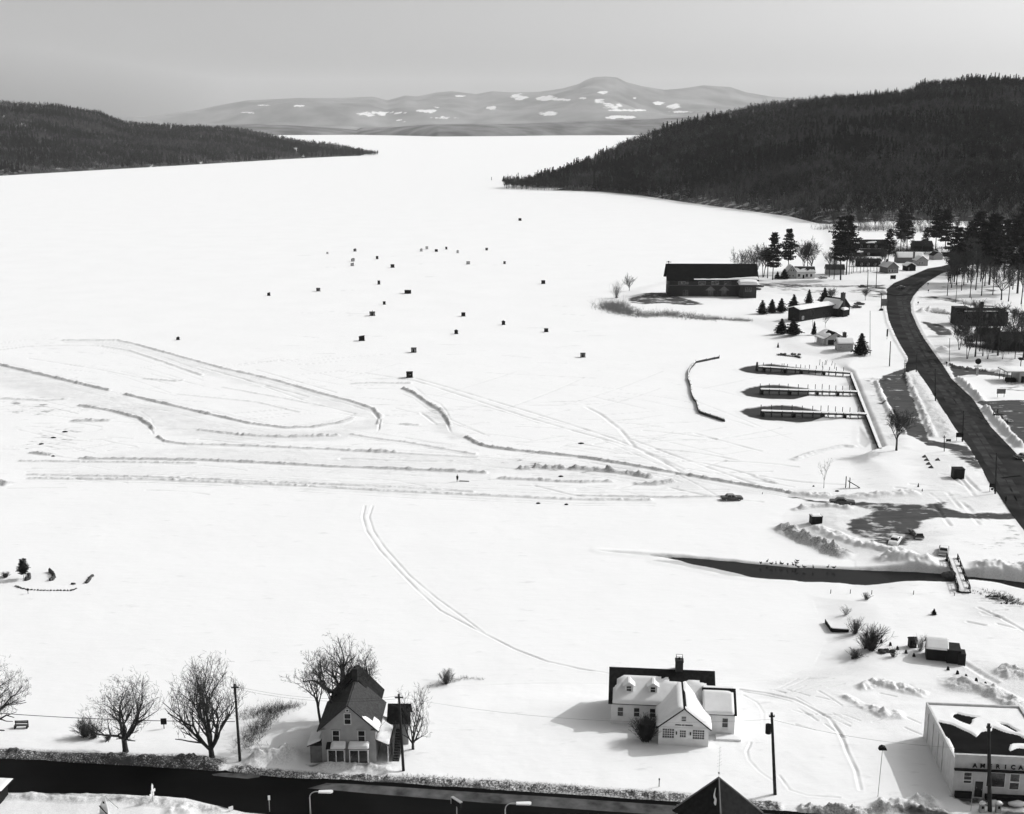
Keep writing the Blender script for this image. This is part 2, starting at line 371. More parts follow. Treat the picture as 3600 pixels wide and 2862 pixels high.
# ridges of ploughed or piled snow: (pixel polyline, base height, half width m, height m, lumpiness, grime)
RIDGES = [
 ([(-200,1240),(0,1282),(70,1299),(390,1374)],0,1.1,.75,.25,.25),
 ([(435,1385),(617,1428),(747,1458),(877,1488),(1006,1504),(1104,1501),(1208,1484),(1247,1468)],0,1.0,.65,.4,.25),
 ([(273,1424),(390,1443),(494,1471),(530,1494),(541,1512)],0,1.1,.7,.3,.25),
 ([(553,1534),(584,1553),(656,1562),(844,1566),(1143,1579),(1400,1592)],0,.8,.5,.5,.2),
 ([(-100,1245),(0,1231),(97,1218),(227,1214),(357,1215)],0,.7,.3,.8,.1),
 ([(214,1197),(416,1197),(480,1210),(552,1231),(682,1266),(779,1293),(909,1322),(974,1338),(1026,1353),(1136,1385),(1234,1410),(1312,1436),(1338,1462),(1331,1494)],0,1.0,.55,.6,.2),
 ([(357,1215),(455,1231),(584,1273),(714,1319)],0,1.0,.35,.5,.1),
 ([(273,1611),(506,1615),(714,1618),(974,1629),(1169,1640),(1395,1648),(1578,1656),(1718,1663)],0,.9,.6,.4,.25),
 ([(91,1668),(519,1676),(974,1695),(1400,1712),(1673,1729)],0,.8,.35,1.0,.15),
 ([(91,1681),(519,1684),(974,1702),(1400,1727),(2035,1756),(2300,1757)],0,1.2,.35,1.2,.15),
 ([(2024,1742),(2346,1748),(2560,1745)],0,.6,.4,.4,.2),
 ([(1414,1364),(1456,1381),(1506,1417),(1551,1442),(1570,1467),(1584,1498)],0,1.2,.75,.35,.25),
 ([(1634,1534),(1679,1559),(1723,1573),(1812,1584),(1923,1595),(2035,1606),(2174,1628),(2257,1642),(2400,1667),(2500,1685),(2600,1702),(2735,1724),(2790,1736)],0,1.0,.7,.4,.3),
 ([(1228,1525),(1311,1539),(1423,1553),(1562,1578),(1679,1598)],0,.7,.4,.6,.15),
 ([(1200,1584),(1367,1591),(1517,1599),(1684,1609)],0,.7,.35,.5,.15),
 ([(1810,1650),(1900,1644),(2000,1648),(2100,1652),(2202,1664),(2307,1680)],0,1.6,.9,1.3,.25),
 ([(1745,1681),(1868,1687),(2035,1695),(2160,1692)],0,1.1,.5,1.2,.2),
 ([(1230,1350),(1300,1345),(1450,1348)],0,1.0,.45,1.2,.15),
 ([(2220,1700),(2300,1702),(2380,1690)],0,1.5,.6,1.2,.25),
 ([(1400,1490),(1480,1494)],0,.9,.3,1.2,.15),
 ([(500,1330),(620,1340),(650,1336)],0,1.0,.4,1.3,.15),
 ([(620,1385),(900,1412),(1060,1450)],0,.7,.22,1.2,.1),
 ([(780,1360),(1000,1400),(1150,1430)],0,.7,.2,1.2,.1),
 ([(690,1510),(860,1530),(1000,1536),(1200,1530)],0,1.3,.5,1.4,.2),
 ([(60,1620),(250,1622),(700,1628)],0,1.0,.3,1.4,.15),
 ([(-40,1690),(35,1706)],0,1.6,.8,.6,.35),
 ([(240,1480),(400,1478)],0,1.8,.5,1.2,.25), ([(0,1400),(160,1408),(250,1402)],0,1.6,.35,1.3,.15),
 ([(100,1590),(190,1600)],0,1.4,.5,1.2,.3),
 # banks on shore
 ([(2735,1832),(2765,1850),(2800,1868),(2870,1895),(2940,1925),(3000,1948)],1,2.8,1.7,1.0,.75),
 ([(3060,1948),(3110,1958),(3180,1964),(3240,1970),(3312,1980)],1,2.8,1.3,.35,.12),
 ([(3395,1986),(3450,1992),(3530,2000),(3700,2015)],1,2.8,1.2,.4,.12),
 ([(2850,1840),(2900,1862),(3000,1900),(3100,1925),(3200,1945)],1,1.8,.6,1.2,.05),
 ([(2770,1722),(2860,1728),(2960,1738),(3080,1742),(3240,1735)],.9,2.0,.6,.8,.30),
 ([(2780,1780),(2850,1772),(2925,1775),(3000,1790)],1,1.2,.6,.8,.3),
 ([(3180,1312),(3197,1350),(3215,1385),(3232,1420),(3250,1460),(3266,1500),(3285,1540)],1,1.2,.8,1.1,.45),
 ([(3200,1312),(3222,1350),(3255,1400),(3290,1455),(3320,1505),(3345,1545)],1,2.6,.35,1.0,.42),
 ([(3080,1340),(3100,1393),(3118,1428),(3134,1458),(3150,1490),(3185,1530)],1,1.0,.8,.6,.05),
 ([(3366,1330),(3398,1360),(3428,1388),(3452,1412)],1,1.2,1.5,.3,.1),
 ([(3462,1436),(3490,1466),(3522,1502),(3556,1540),(3590,1576)],1,1.5,1.5,.4,.15),
 ([(3575,1632),(3600,1662),(3640,1710)],1,1.0,1.0,.4,.1),
 ([(3320,1276),(3360,1292),(3420,1300),(3540,1312),(3700,1330)],1,1.0,.9,.7,.2),
 ([(3110,1040),(3108,1085),(3118,1135),(3140,1183),(3165,1228),(3184,1258),(3196,1280)],1,.7,.22,.6,.3),
 ([(3216,1048),(3208,1066),(3212,1098),(3230,1139),(3256,1189),(3288,1235),(3318,1276)],1,.7,.22,.6,.3),
 ([(3175,1318),(3110,1338),(3060,1330)],1,.8,.5,.8,.12),
 ([(-300,2636),(0,2648),(230,2662),(460,2676),(640,2682),(800,2700)],1,1.7,.7,1.4,1.6),
 ([(800,2702),(1000,2724),(1100,2728),(1300,2736),(1500,2746),(1750,2762),(1900,2772),(2100,2784),(2400,2805),(2600,2826),(2760,2838)],1,1.05,.38,1.6,1.1),
 ([(840,2690),(930,2668),(1010,2655),(1065,2670)],1,2.2,1.5,.8,.35),
 ([(1090,2695),(1180,2690),(1290,2700),(1400,2710)],1,1.5,.5,.8,.3),
 ([(3050,2845),(3140,2840),(3260,2822),(3320,2830)],1,1.6,.8,1.3,.25),
 ([(2800,2844),(3000,2856),(3200,2850),(3330,2852)],1,.9,.6,1.5,.55),
 ([(0,2795),(200,2803),(400,2806),(560,2818),(700,2838),(800,2856)],1,1.2,.28,1.1,.35),
 ([(560,2862),(640,2850),(700,2864)],1,1.3,.4,1.2,.1),
 ([(3010,2425),(3090,2402),(3200,2430),(3270,2445)],1,1.5,.6,1.5,.2), ([(2950,2440),(3010,2470),(3120,2515),(3190,2512)],1,1.3,.5,1.5,.2),
 ([(3290,2400),(3400,2415),(3480,2430),(3560,2475),(3590,2540)],1,2.4,.8,1.0,.4), ([(3500,2380),(3560,2365),(3660,2380)],1,2.0,.8,1.4,.5),
 ([(2380,2480),(2390,2482)],1,.5,.0,1,.0),
 ([(2740,1700),(2700,1690),(2640,1668)],0,.8,.3,1,.15),
 ([(2780,1620),(2860,1592),(2960,1568),(3020,1572)],0,1.5,.5,.7,.1),
 ([(3225,1100),(3270,1092),(3350,1105)],1,3.0,1.5,1.2,.35), ([(3290,1230),(3330,1225)],1,2.0,1.3,.9,.35), ([(3030,1022),(3075,1030)],1,2.6,1.2,.9,.4),
]
# narrow grooves: ski, sled and foot tracks (pixel polyline, base, half width, depth)
GROOVES = [
 ([(1283,1778),(1275,1817),(1289,1867),(1334,1934),(1411,2017),(1478,2084),(1545,2145),(1701,2229),(1812,2284),(1923,2326),(2035,2351),(2140,2367)],0,.2,.15),
 ([(1310,1778),(1297,1817),(1313,1867),(1350,1923),(1439,2023),(1534,2103),(1623,2167),(1700,2226)],0,.2,.12),
 ([(2600,2406),(2693,2424),(2786,2454),(2855,2491),(2915,2524),(2953,2577),(2980,2647),(3010,2710),(3024,2777)],1,.22,.2),
 ([(2614,2416),(2700,2438),(2780,2464)],1,.16,.12), ([(2614,2433),(2660,2466),(2683,2503),(2686,2559)],1,.16,.12),
 ([(2640,2610),(2625,2640),(2632,2670),(2670,2712),(2716,2744)],1,.16,.12), ([(2739,2726),(2776,2777),(2841,2798),(2950,2806)],1,.16,.12),
 ([(1283,1311),(1461,1339),(1623,1391),(1840,1463),(2000,1510),(2240,1578),(2363,1640)],0,.5,.2),
 ([(1461,1330),(1534,1350),(1700,1400),(1979,1484),(2150,1540),(2300,1600),(2400,1650)],0,.5,.18),
 ([(2060,1430),(2110,1455),(2180,1510),(2230,1570),(2330,1620),(2420,1675)],0,.5,.2), ([(2220,1545),(2420,1620),(2650,1700)],0,.5,.18),
 ([(3440,2138),(3520,2175),(3600,2220)],1,.3,.25), ([(3380,2325),(3440,2365),(3500,2400)],1,.5,.3),
 ([(1200,1612),(1500,1622),(1580,1620)],0,.6,.3), ([(1200,1700),(1580,1722)],0,.5,.2), ([(2050,1745),(2010,1740),(1880,1708)],0,.4,.2),
 ([(100,1260),(350,1300),(600,1350)],0,.4,.2), ([(850,1330),(1100,1420),(1250,1455)],0,.4,.2), ([(700,1545),(880,1560),(960,1556)],0,.4,.2),
 ([(1480,1450),(1530,1490)],0,.4,.2), ([(900,1300),(1180,1380)],0,.4,.15),([(700,1290),(900,1345),(1080,1395)],0,.5,.2),
 ([(1700,1310),(2100,1330)],0,.4,.0),
]
DIRT_SHADE = [  # bare ground, mud, gravel, painted tree shade: (pixel polygon, base, strength, feather m)
 ([(3330,1272),(3380,1294),(3460,1305),(3540,1316),(3760,1336),(3760,1346),(3540,1327),(3470,1317),(3400,1316),(3356,1326)],1,1.3,.5),
 ([(3088,1335),(3109,1318),(3154,1304),(3190,1290),(3200,1303),(3184,1312),(3190,1364),(3212,1406),(3225,1444),(3244,1489),(3260,1525),(3268,1547),(3320,1558),(3400,1570),(3426,1592),(3426,1602),(3380,1592),(3330,1578),(3260,1566),(3192,1530),(3157,1480),(3142,1454),(3127,1428),(3109,1393),(3090,1355)],1,1.15,.8),
 ([(3425,1412),(3500,1409),(3900,1400),(3900,1640),(3640,1600),(3545,1500),(3480,1440)],1,1.2,.8),
 ([(2776,1730),(2925,1753),(3064,1767),(3250,1776),(3342,1753),(3319,1786),(3388,1804),(3551,1801),(3590,1826),(3296,1821),(3250,1832),(3226,1862),(3180,1915),(3100,1915),(3045,1897),(2971,1864),(2994,1827),(3064,1799),(3003,1776),(2860,1752)],1,1.02,1.2),
 ([(3320,1570),(3430,1590),(3470,1645),(3440,1660),(3380,1620),(3330,1590)],1,.7,2.0),
 ([(3230,1860),(3300,1850),(3270,1880)],1,.55,2), ([(3440,1905),(3560,1880),(3600,1980),(3540,1990)],1,.35,6), ([(3500,1835),(3590,1838),(3640,1930),(3590,1960)],1,.5,3),
 ([(2210,1048),(2290,1028),(2345,1032),(2420,1052),(2480,1070),(2420,1074),(2330,1065),(2260,1072),(2215,1064)],1,.95,2.0),
 ([(2660,995),(2780,998),(2960,1003),(3110,1000),(3116,1018),(3000,1012),(2900,1010),(2760,1012),(2670,1004)],1,.78,2.0),
 ([(2690,1005),(2790,1010),(2900,1020),(2960,1030),(2860,1030),(2760,1022)],1,.5,3),
 ([(2980,1025),(3050,1010),(3115,1025),(3100,1052),(3050,1040)],1,.6,2),
 ([(3212,1042),(3290,1040),(3400,1058),(3520,1080),(3640,1105),(3640,1118),(3520,1096),(3390,1070),(3290,1052)],1,.72,1.5),
 ([(3240,1130),(3300,1138),(3340,1160),(3350,1178),(3300,1178),(3275,1160)],1,1.2,1.0),
 ([(3480,1330),(3600,1330),(3700,1350),(3600,1380),(3540,1372)],1,.45,3),
 ([(3050,1320),(3090,1370),(3140,1470),(3170,1530),(3130,1540),(3100,1470),(3070,1400),(3045,1345)],1,.42,2),
 ([(3300,2540),(3340,2530),(3400,2540)],1,.2,1), ([(3470,2075),(3560,2090),(3590,2125),(3500,2120),(3440,2100)],1,.55,4),
 ([(0,2778),(300,2790),(560,2805),(700,2830),(760,2862),(600,2862),(400,2815),(0,2800)],1,.5,1.5),
 ([(3120,2852),(3300,2840),(3420,2838),(3700,2850),(3700,2900),(3200,2880)],1,.62,1.2), ([(3350,2800),(3480,2800),(3700,2815),(3700,2842),(3400,2835)],1,1.1,.8),
 ([(1080,2685),(1200,2688),(1330,2694),(1330,2706),(1180,2702),(1080,2705)],1,.6,.8),
 ([(2720,1960),(2860,1960),(2800,1975)],0,.0,2),
 ([(3260,1015),(3400,960),(3560,960),(3600,1000),(3500,1040),(3400,1020)],1,.36,8), ([(3380,1170),(3600,1190),(3640,1260),(3440,1250)],1,.42,6),  # grove and right-edge ground darkened, painting the shade under the trees
 ([(2950,850),(3120,850),(3300,880),(3290,905),(3100,900),(2960,900)],1,.6,12), ([(3330,860),(3700,850),(3700,960),(3400,950)],1,.75,14),  # ground below the pines darkened likewise, tree shade kept in the colour
 ([(3380,1400),(3415,1395),(3440,1430),(3425,1432)],1,.5,1.2),
 ([(60,1545),(150,1500),(250,1495),(280,1530),(200,1580),(90,1590)],0,.30,4), ([(0,1390),(180,1400),(290,1440),(100,1470),(0,1450)],0,.28,5),
 ([(1490,1425),(1540,1440),(1575,1490),(1530,1495)],0,.28,3), ([(1700,1600),(2000,1630),(2200,1660),(2100,1672),(1800,1640)],0,.3,3),
]
THIN_SHADE = [  # dark thin ice round the docks; the sea wall strip also paints the wall's shadow
 ([(2600,1447),(2630,1436),(2682,1429),(2752,1425),(2808,1430),(2864,1440),(2900,1452),(2890,1470),(2850,1483),(2827,1486),(2752,1482),(2678,1477),(2630,1466)],1.0),
 ([(2604,1378),(2622,1366),(2671,1356),(2722,1354),(2771,1358),(2841,1366),(2846,1391),(2790,1404),(2722,1403),(2667,1399),(2622,1392)],1.0),
 ([(2594,1299),(2622,1290),(2667,1284),(2708,1280),(2771,1288),(2860,1300),(2900,1314),(2827,1315),(2771,1321),(2660,1315),(2615,1308)],1.0),
 ([(2996,1318),(3006,1352),(3022,1392),(3040,1440),(3058,1492),(3086,1560),(3070,1562),(3042,1500),(3024,1440),(3008,1392),(2992,1350)],.6),
 ([(2740,1480),(2830,1470),(2960,1474),(2880,1482),(2800,1489)],.5), ([(3020,1500),(3060,1555),(3040,1575),(3018,1560)],.25),
 ([(2100,1935),(2300,1945),(2420,1952),(2300,1958),(2120,1940)],.22), ([(2420,1972),(2650,2010),(2780,2040),(2700,2036),(2560,2024),(2400,1990),(2300,1972)],.35),
 ([(3362,1328),(3425,1392),(3442,1416),(3425,1416),(3345,1336)],.0),
]
LANES = [  # scraped, slightly grey lanes on the ice and trampled snow: (pixel polygon, base, strength, feather)
 ([(-100,1262),(390,1385),(640,1445),(900,1505),(1110,1520),(1250,1485),(1335,1455),(1345,1500),(1180,1545),(900,1548),(620,1530),(520,1490),(390,1440),(270,1420),(-100,1330)],0,.16,2.5),
 ([(214,1197),(420,1200),(560,1238),(780,1296),(1136,1388),(1330,1450),(1260,1460),(1000,1380),(714,1319),(520,1255),(357,1218)],0,.12,2),
 ([(560,1570),(1140,1585),(1680,1600),(2200,1650),(2760,1728),(2760,1745),(2300,1700),(1740,1665),(1100,1636),(300,1610)],0,.13,3),
 ([(100,1625),(1100,1645),(1700,1672),(2300,1745),(2560,1752),(2300,1762),(1500,1722),(500,1680),(90,1672)],0,.06,3),
 ([(1500,1420),(1560,1450),(1590,1500),(1640,1540),(1580,1545),(1530,1490)],0,.2,2),
 ([(2720,2380),(3000,2385),(3270,2430),(3260,2560),(3120,2600),(2960,2560),(2850,2470)],1,.13,8), ([(3330,2330),(3600,2340),(3700,2500),(3560,2470),(3400,2420)],1,.22,6),
 ([(3240,1590),(3420,1600),(3540,1780),(3300,1790),(3130,1770),(3250,1700)],1,.16,4), ([(2960,1330),(3060,1330),(3190,1580),(3110,1570),(3030,1420)],1,.22,2),
 ([(3215,1050),(3400,1080),(3390,1140),(3330,1250),(3260,1180)],1,.16,5), ([(3340,1180),(3600,1240),(3620,1310),(3380,1290),(3320,1240)],1,.2,6), ([(3170,1300),(3240,1330),(3360,1560),(3290,1550)],1,.3,2),
 ([(2600,985),(3100,985),(3110,1055),(2960,1060),(2640,1020)],1,.15,3), ([(2940,1740),(3240,1740),(3300,1960),(3000,1950),(2760,1850)],1,.2,4), ([(3380,2080),(3600,2100),(3640,2200),(3440,2180)],1,.12,5),
 ([(-100,2560),(800,2560),(1100,2680),(800,2700),(0,2640)],1,.03,3), ([(-100,2800),(700,2815),(800,2880),(-100,2880)],1,.12,1.5)]
_g = random.Random(31)
def _curvy(x0, x1, y0, y1, n, z, hw, dp, ln, slope=.12):
    for _ in range(n):
        x = _g.uniform(x0, x1); y = _g.uniform(y0, y1); L = _g.uniform(.4, 1)*ln; s = _g.uniform(-slope, slope*1.2); k = _g.uniform(-.0004, .0004)
        GROOVES.append(([(x+L*t/6, y+s*L*t/6+k*(L*t/6)**2) for t in range(7)], z, hw, dp))
_curvy(2700, 3200, 2390, 2560, 30, 1, .16, .11, 90, .6); _curvy(3300, 3560, 2340, 2440, 10, 1, .2, .12, 80, .5); _curvy(2960, 3300, 1700, 1760, 8, .9, .4, .2, 120, .2)
_curvy(0, 2300, 1400, 1730, 110, 0, .26, .13, 330, .09); _curvy(0, 1200, 1260, 1400, 40, 0, .26, .11, 300, .25); _curvy(1300, 2500, 1340, 1640, 40, 0, .28, .12, 420, .33); _curvy(0, 420, 1380, 1600, 40, 0, .3, .14, 130, .2)
_curvy(900, 2100, 880, 1290, 34, 0, .5, .14, 120, .06); _curvy(2000, 2700, 1500, 1740, 12, 0, .45, .2, 420, .25); _curvy(3250, 3420, 1610, 1780, 12, 1, .4, .22, 90, 1.2); _curvy(3380, 3560, 2090, 2200, 8, 1, .3, .2, 80, .4)
for _pts, _z, _hw, _ht, _l, _gr in list(RIDGES[:19]):
    for _k in range(5):
        _o = _g.choice((-1, 1))*_g.uniform(5, 26); _a = _g.randrange(0, max(1, len(_pts)-2)); GROOVES.append(([(px+_g.uniform(-3, 3), py+_o+_g.uniform(-2, 2)) for px, py in _pts[_a:]], _z, .22, .12))
def build_terrain():
    ys = [-400, -200, -50, 40, 90, 118]; y = 120.0
    while y < 1250: ys.append(y); y += max(.16, y*y/190000)
    while y < 70000: ys.append(y); y *= 1.03
    ys = np.array(ys); nx = 1050
    w_ = np.concatenate([[-9, -5, -3, -2, -1.5, -1.2], np.linspace(-1.06, 1.06, nx), [1.2, 1.5, 2, 3, 5, 9]])
    Y = np.repeat(ys[:, None], len(w_), 1); X = w_[None, :]*(0.425*np.maximum(Y, 60)+4)
    x = X.ravel(); y = Y.ravel(); n = len(x)
    h = land_h(x, y); dirt_shade = np.zeros(n); grime_shade = np.zeros(n); thin = np.zeros(n)
    order = np.arange(n)
    def near(P, m):
        return np.nonzero((x > P[:, 0].min()-m) & (x < P[:, 0].max()+m) & (y > P[:, 1].min()-m) & (y < P[:, 1].max()+m))[0]
    nz = np.zeros(n); k = near(np.array([(-400, 110), (600, 900)]), 0)
    nz[k] = snow_nz(x[k], y[k])
    lk = (h < .02); h = h+np.where(lk, nz*.45, nz)
    for pts, z, hw, ht, lump, gr in RIDGES:
        if z == 0: hw *= .85; ht *= .8; gr *= 2.3  # lake ridges: stronger darkening paints their shaded sides
        P = W(pts, z); k = near(P, hw*2+1)
        if not len(k): continue
        a, b = x[k], y[k]; wob = (fbm(a, b, hw*4, 21)-.5)*hw*.9
        d, s = dline(a, b, P, param=True); d = np.abs(d+wob)
        lm = np.clip(1+lump*(fbm(a, b, max(.7, hw*.8), 31, 4)-.5)*1.8, .1, 1.8)
        lm = lm*(.45+1.1*fbm(a, b, 1.0, 47, 2)); g = sstep(hw*1.1, hw*.05, d)
        tot = np.hypot(*(P[1:]-P[:-1]).T).sum(); g = g*sstep(-.01, hw*1.2, s)*sstep(-.01, hw*1.2, tot-s)
        h[k] = np.maximum(h[k], h[k]+g*ht*lm); grime_shade[k] = np.maximum(grime_shade[k], np.clip(sstep(hw*1.7, hw*.4, d), 0, 1)*gr*sstep(-.01, hw, s)*sstep(-.01, hw, tot-s))
    for pts, z, hw, dp in GROOVES:
        P = W(pts, z); k = near(P, 3)
        if not len(k): continue
        d = dline(x[k], y[k], P); brk = np.clip(fbm(x[k], y[k], 4, 77)*2.2-.3, .25, 1.1)
        q = sstep(hw*1.6, 0, d)*dp*brk; h[k] -= q; h[k] += sstep(hw*3.5, hw*1.8, d)*sstep(hw*1.2, hw*1.8, d)*dp*.15; grime_shade[k] = np.maximum(grime_shade[k], sstep(hw*1.5, 0, d)*.22*brk)  # groove floors darkened in colour too, standing in for their shade
    for pts, z, st, fe in LANES:
        P = W(pts, z); k = near(P, fe+2); d = dline(x[k], y[k], P, True); s_ = np.where(inside(x[k], y[k], P), d, -d)
        mo = fbm(x[k], y[k]*2.2, 9, 15, 4); grime_shade[k] = np.maximum(grime_shade[k], sstep(-fe, fe, s_+(mo-.5)*fe*3)*st*np.clip(.2+1.6*mo, 0, 1.4)); h[k] += sstep(0, fe, s_)*(fbm(x[k], y[k], 2.2, 19, 3)-.5)*.9*st
    for pts, z, st, fe in DIRT_SHADE:
        P = W(pts, z); k = near(P, fe+1)
        if not len(k) or st == 0: continue
        d = dline(x[k], y[k], P, True); s_ = np.where(inside(x[k], y[k], P), d, -d)
        v = sstep(-fe, fe, s_)*st; dirt_shade[k] = np.maximum(dirt_shade[k], v); h[k] -= np.clip(v, 0, 1)*.05
    for pts, st in THIN_SHADE:
        P = W(pts, 0); k = near(P, 3)
        d = dline(x[k], y[k], P, True); s_ = np.where(inside(x[k], y[k], P), d, -d)
        v = sstep(-.6, .5, s_+(fbm(x[k], y[k], 2, 5)-.5)*1.2)*st; thin[k] = np.maximum(thin[k], v)
        h[k] += sstep(-2.2, -.3, s_)*.10-sstep(-.3, .6, s_)*.16
    for nm, P in RW.items():
        k = near(P, 2); d = dline(x[k], y[k], P, True); s_ = np.where(inside(x[k], y[k], P), d, -d)
        q = sstep(.0, .45, s_); h[k] = h[k]*(1-q)+.86*q
        dirt_shade[k] = np.maximum(dirt_shade[k]*1.0, sstep(-1.2, .3, s_)*.42); grime_shade[k] = np.maximum(grime_shade[k], sstep(-1.6, .1, s_)*.22)
    P = RIVER; k = near(P, 4); d = dline(x[k], y[k], P, True); wob = (fbm(x[k], y[k], 5, 61)-.5)*1.1
    s_ = np.where(inside(x[k], y[k], P), d, -d)+wob; q = sstep(-.5, 1.0, s_); h[k] = h[k]*(1-q)-1.0*q
    thin[k] = np.maximum(thin[k], sstep(-1.2, -.2, s_)*.0); grime_shade[k] = np.maximum(grime_shade[k]*(1-q), sstep(-1.0, .1, s_)*.2)
    # far out the lake stays level
    V = np.stack([x, y, h], 1); nyy, nxx = Y.shape; idx = np.arange(n).reshape(nyy, nxx)
    Fq = np.stack([idx[:-1, :-1], idx[:-1, 1:], idx[1:, 1:], idx[1:, :-1]], -1).reshape(-1, 4)
    me = npmesh('ground', V, Fq, snow_ground(), None, True)
    for nm, arr in (('dirt_shade', dirt_shade), ('grime_shade', grime_shade), ('thin', thin)):
        a = me.attributes.new(nm, 'FLOAT', 'POINT'); a.data.foreach_set('value', arr.astype(np.float32))
    tag(link('ground', me), kind='structure')
build_terrain()
def asphalt(name, v, v2, sc):
    return mat(name, v, .95, .45, sc, .02, .1, v2)
def sheet(name, P, z, m):
    bm = bmesh.new(); vs = [bm.verts.new((a, b, z)) for a, b in P]; f = bm.faces.new(vs); bmesh.ops.triangulate(bm, faces=[f])
    me = bpy.data.meshes.new(name); bm.normal_update()
    for f in bm.faces:
        if f.normal.z < 0: f.normal_flip()
    bm.to_mesh(me); bm.free(); me.materials.append(m); return tag(link(name, me), kind='structure')
AS = asphalt('asphalt', .018, .040, .12); AS2 = asphalt('dirty_asphalt', .012, .04, .25); DARKA = asphalt('dark_asphalt', .005, .008, .1)
for nm, P in RW.items():
    sheet(nm, P, 1.0, DARKA if nm == 'village_street' else AS)  # street colour: dirty dark surface with house and tree shade painted in
# wheel-worn, patched, dry and painted sunlit strips on the roads, 4 mm above them
DRY_SUNLIT = asphalt('dry_sunlit_asphalt', .06, .12, .5); LANE = asphalt('worn_asphalt', .028, .055, .3)
def strip(name, pts, wd, m, z=1.006, ragged=.0):
    P = W(pts, 1.0); Q = []
    for i in range(len(P)-1):
        for t in np.linspace(0, 1, 8, endpoint=False): Q.append(P[i]*(1-t)+P[i+1]*t)
    Q.append(P[-1]); Q = np.array(Q); T = np.gradient(Q, axis=0); T /= np.hypot(T[:, 0], T[:, 1])[:, None]; Nn = np.stack([-T[:, 1], T[:, 0]], 1)
    wv = np.array([wd*(1+ragged*(float(vnoise(a, b, 2.5, 3))-.5)) for a, b in Q])[:, None]/2
    L = Q+Nn*wv; Rr = Q-Nn*wv; V = [(a, b, z) for a, b in L]+[(a, b, z) for a, b in Rr]; n = len(Q)
    me = npmesh(name, V, [(i, n+i, n+i+1, i+1) for i in range(n-1)], m); return tag(link(name, me), kind='structure')
sheet('dry_sunlit_lane', W([(1150,2753),(1250,2757),(1386,2766),(1695,2787),(1900,2799),(2392,2834),(2785,2868),(3060,2890),(3060,2912),(2400,2870),(2100,2850),(1700,2822),(1500,2806),(1300,2790),(1170,2778),(1080,2772)], 1), 1.005, DRY_SUNLIT)  # paler lane: dried surface with the sunlit stretch painted in
sheet('sunlit_patch', W([(745,2722),(780,2717),(860,2719),(915,2722),(912,2732),(870,2738),(800,2732),(750,2727)], 1), 1.005, DRY_SUNLIT)  # pale patch paints the sunlit gap between shadows on the street
strip('wheel_track', [(3560,1760),(3520,1690),(3470,1610),(3420,1530),(3340,1410),(3270,1310),(3215,1215),(3178,1140),(3165,1080),(3160,1040),(3200,1005),(3270,970)], 2.2, LANE, 1.005, .5)
strip('wheel_track', [(3600,1790),(3550,1690),(3500,1610),(3440,1520),(3370,1410),(3310,1320),(3250,1230),(3205,1150),(3185,1090),(3180,1050),(3215,1015),(3280,975)], 1.6, LANE, 1.005, .5)
strip('wheel_track', [(3515,1560),(3450,1470),(3400,1410),(3350,1350)], 1.0, AS2, 1.007, .6)
strip('pavement_patch', [(3522,1681),(3555,1676),(3590,1673)], .9, DARKA, 1.008, .8)
strip('pavement_patch', [(3110,1033),(3150,1040),(3205,1036)], 3.5, DARKA, 1.009, .8)
WATER = bpy.data.materials.new('river_water'); WATER.use_nodes = True; b_ = WATER.node_tree.nodes['Principled BSDF']
b_.inputs['Base Color'].default_value = (.012,)*3+(1,); b_.inputs['Roughness'].default_value = .22; b_.inputs['Specular IOR Level'].default_value = .03
_n = WATER.node_tree.nodes.new('ShaderNodeTexNoise'); _n.inputs['Scale'].default_value = .8; _b = WATER.node_tree.nodes.new('ShaderNodeBump'); _b.inputs['Strength'].default_value = .08
WATER.node_tree.links.new(_n.outputs['Fac'], _b.inputs['Height']); WATER.node_tree.links.new(_b.outputs[0], b_.inputs['Normal'])
def grow_poly(P, m):
    c = P.mean(0); out = []
    n = len(P); area = sum(P[i, 0]*P[(i+1) % n, 1]-P[(i+1) % n, 0]*P[i, 1] for i in range(n)); sg = 1 if area > 0 else -1
    for i in range(n):
        e0 = P[i]-P[i-1]; e1 = P[(i+1) % n]-P[i]; nn = np.array([e0[1], -e0[0]])/np.hypot(*e0)+np.array([e1[1], -e1[0]])/np.hypot(*e1); out.append(P[i]+sg*nn/np.hypot(*nn)*m)
    return np.array(out)
sheet('river', grow_poly(RIVER, 1.2)[1:], -.35, WATER)
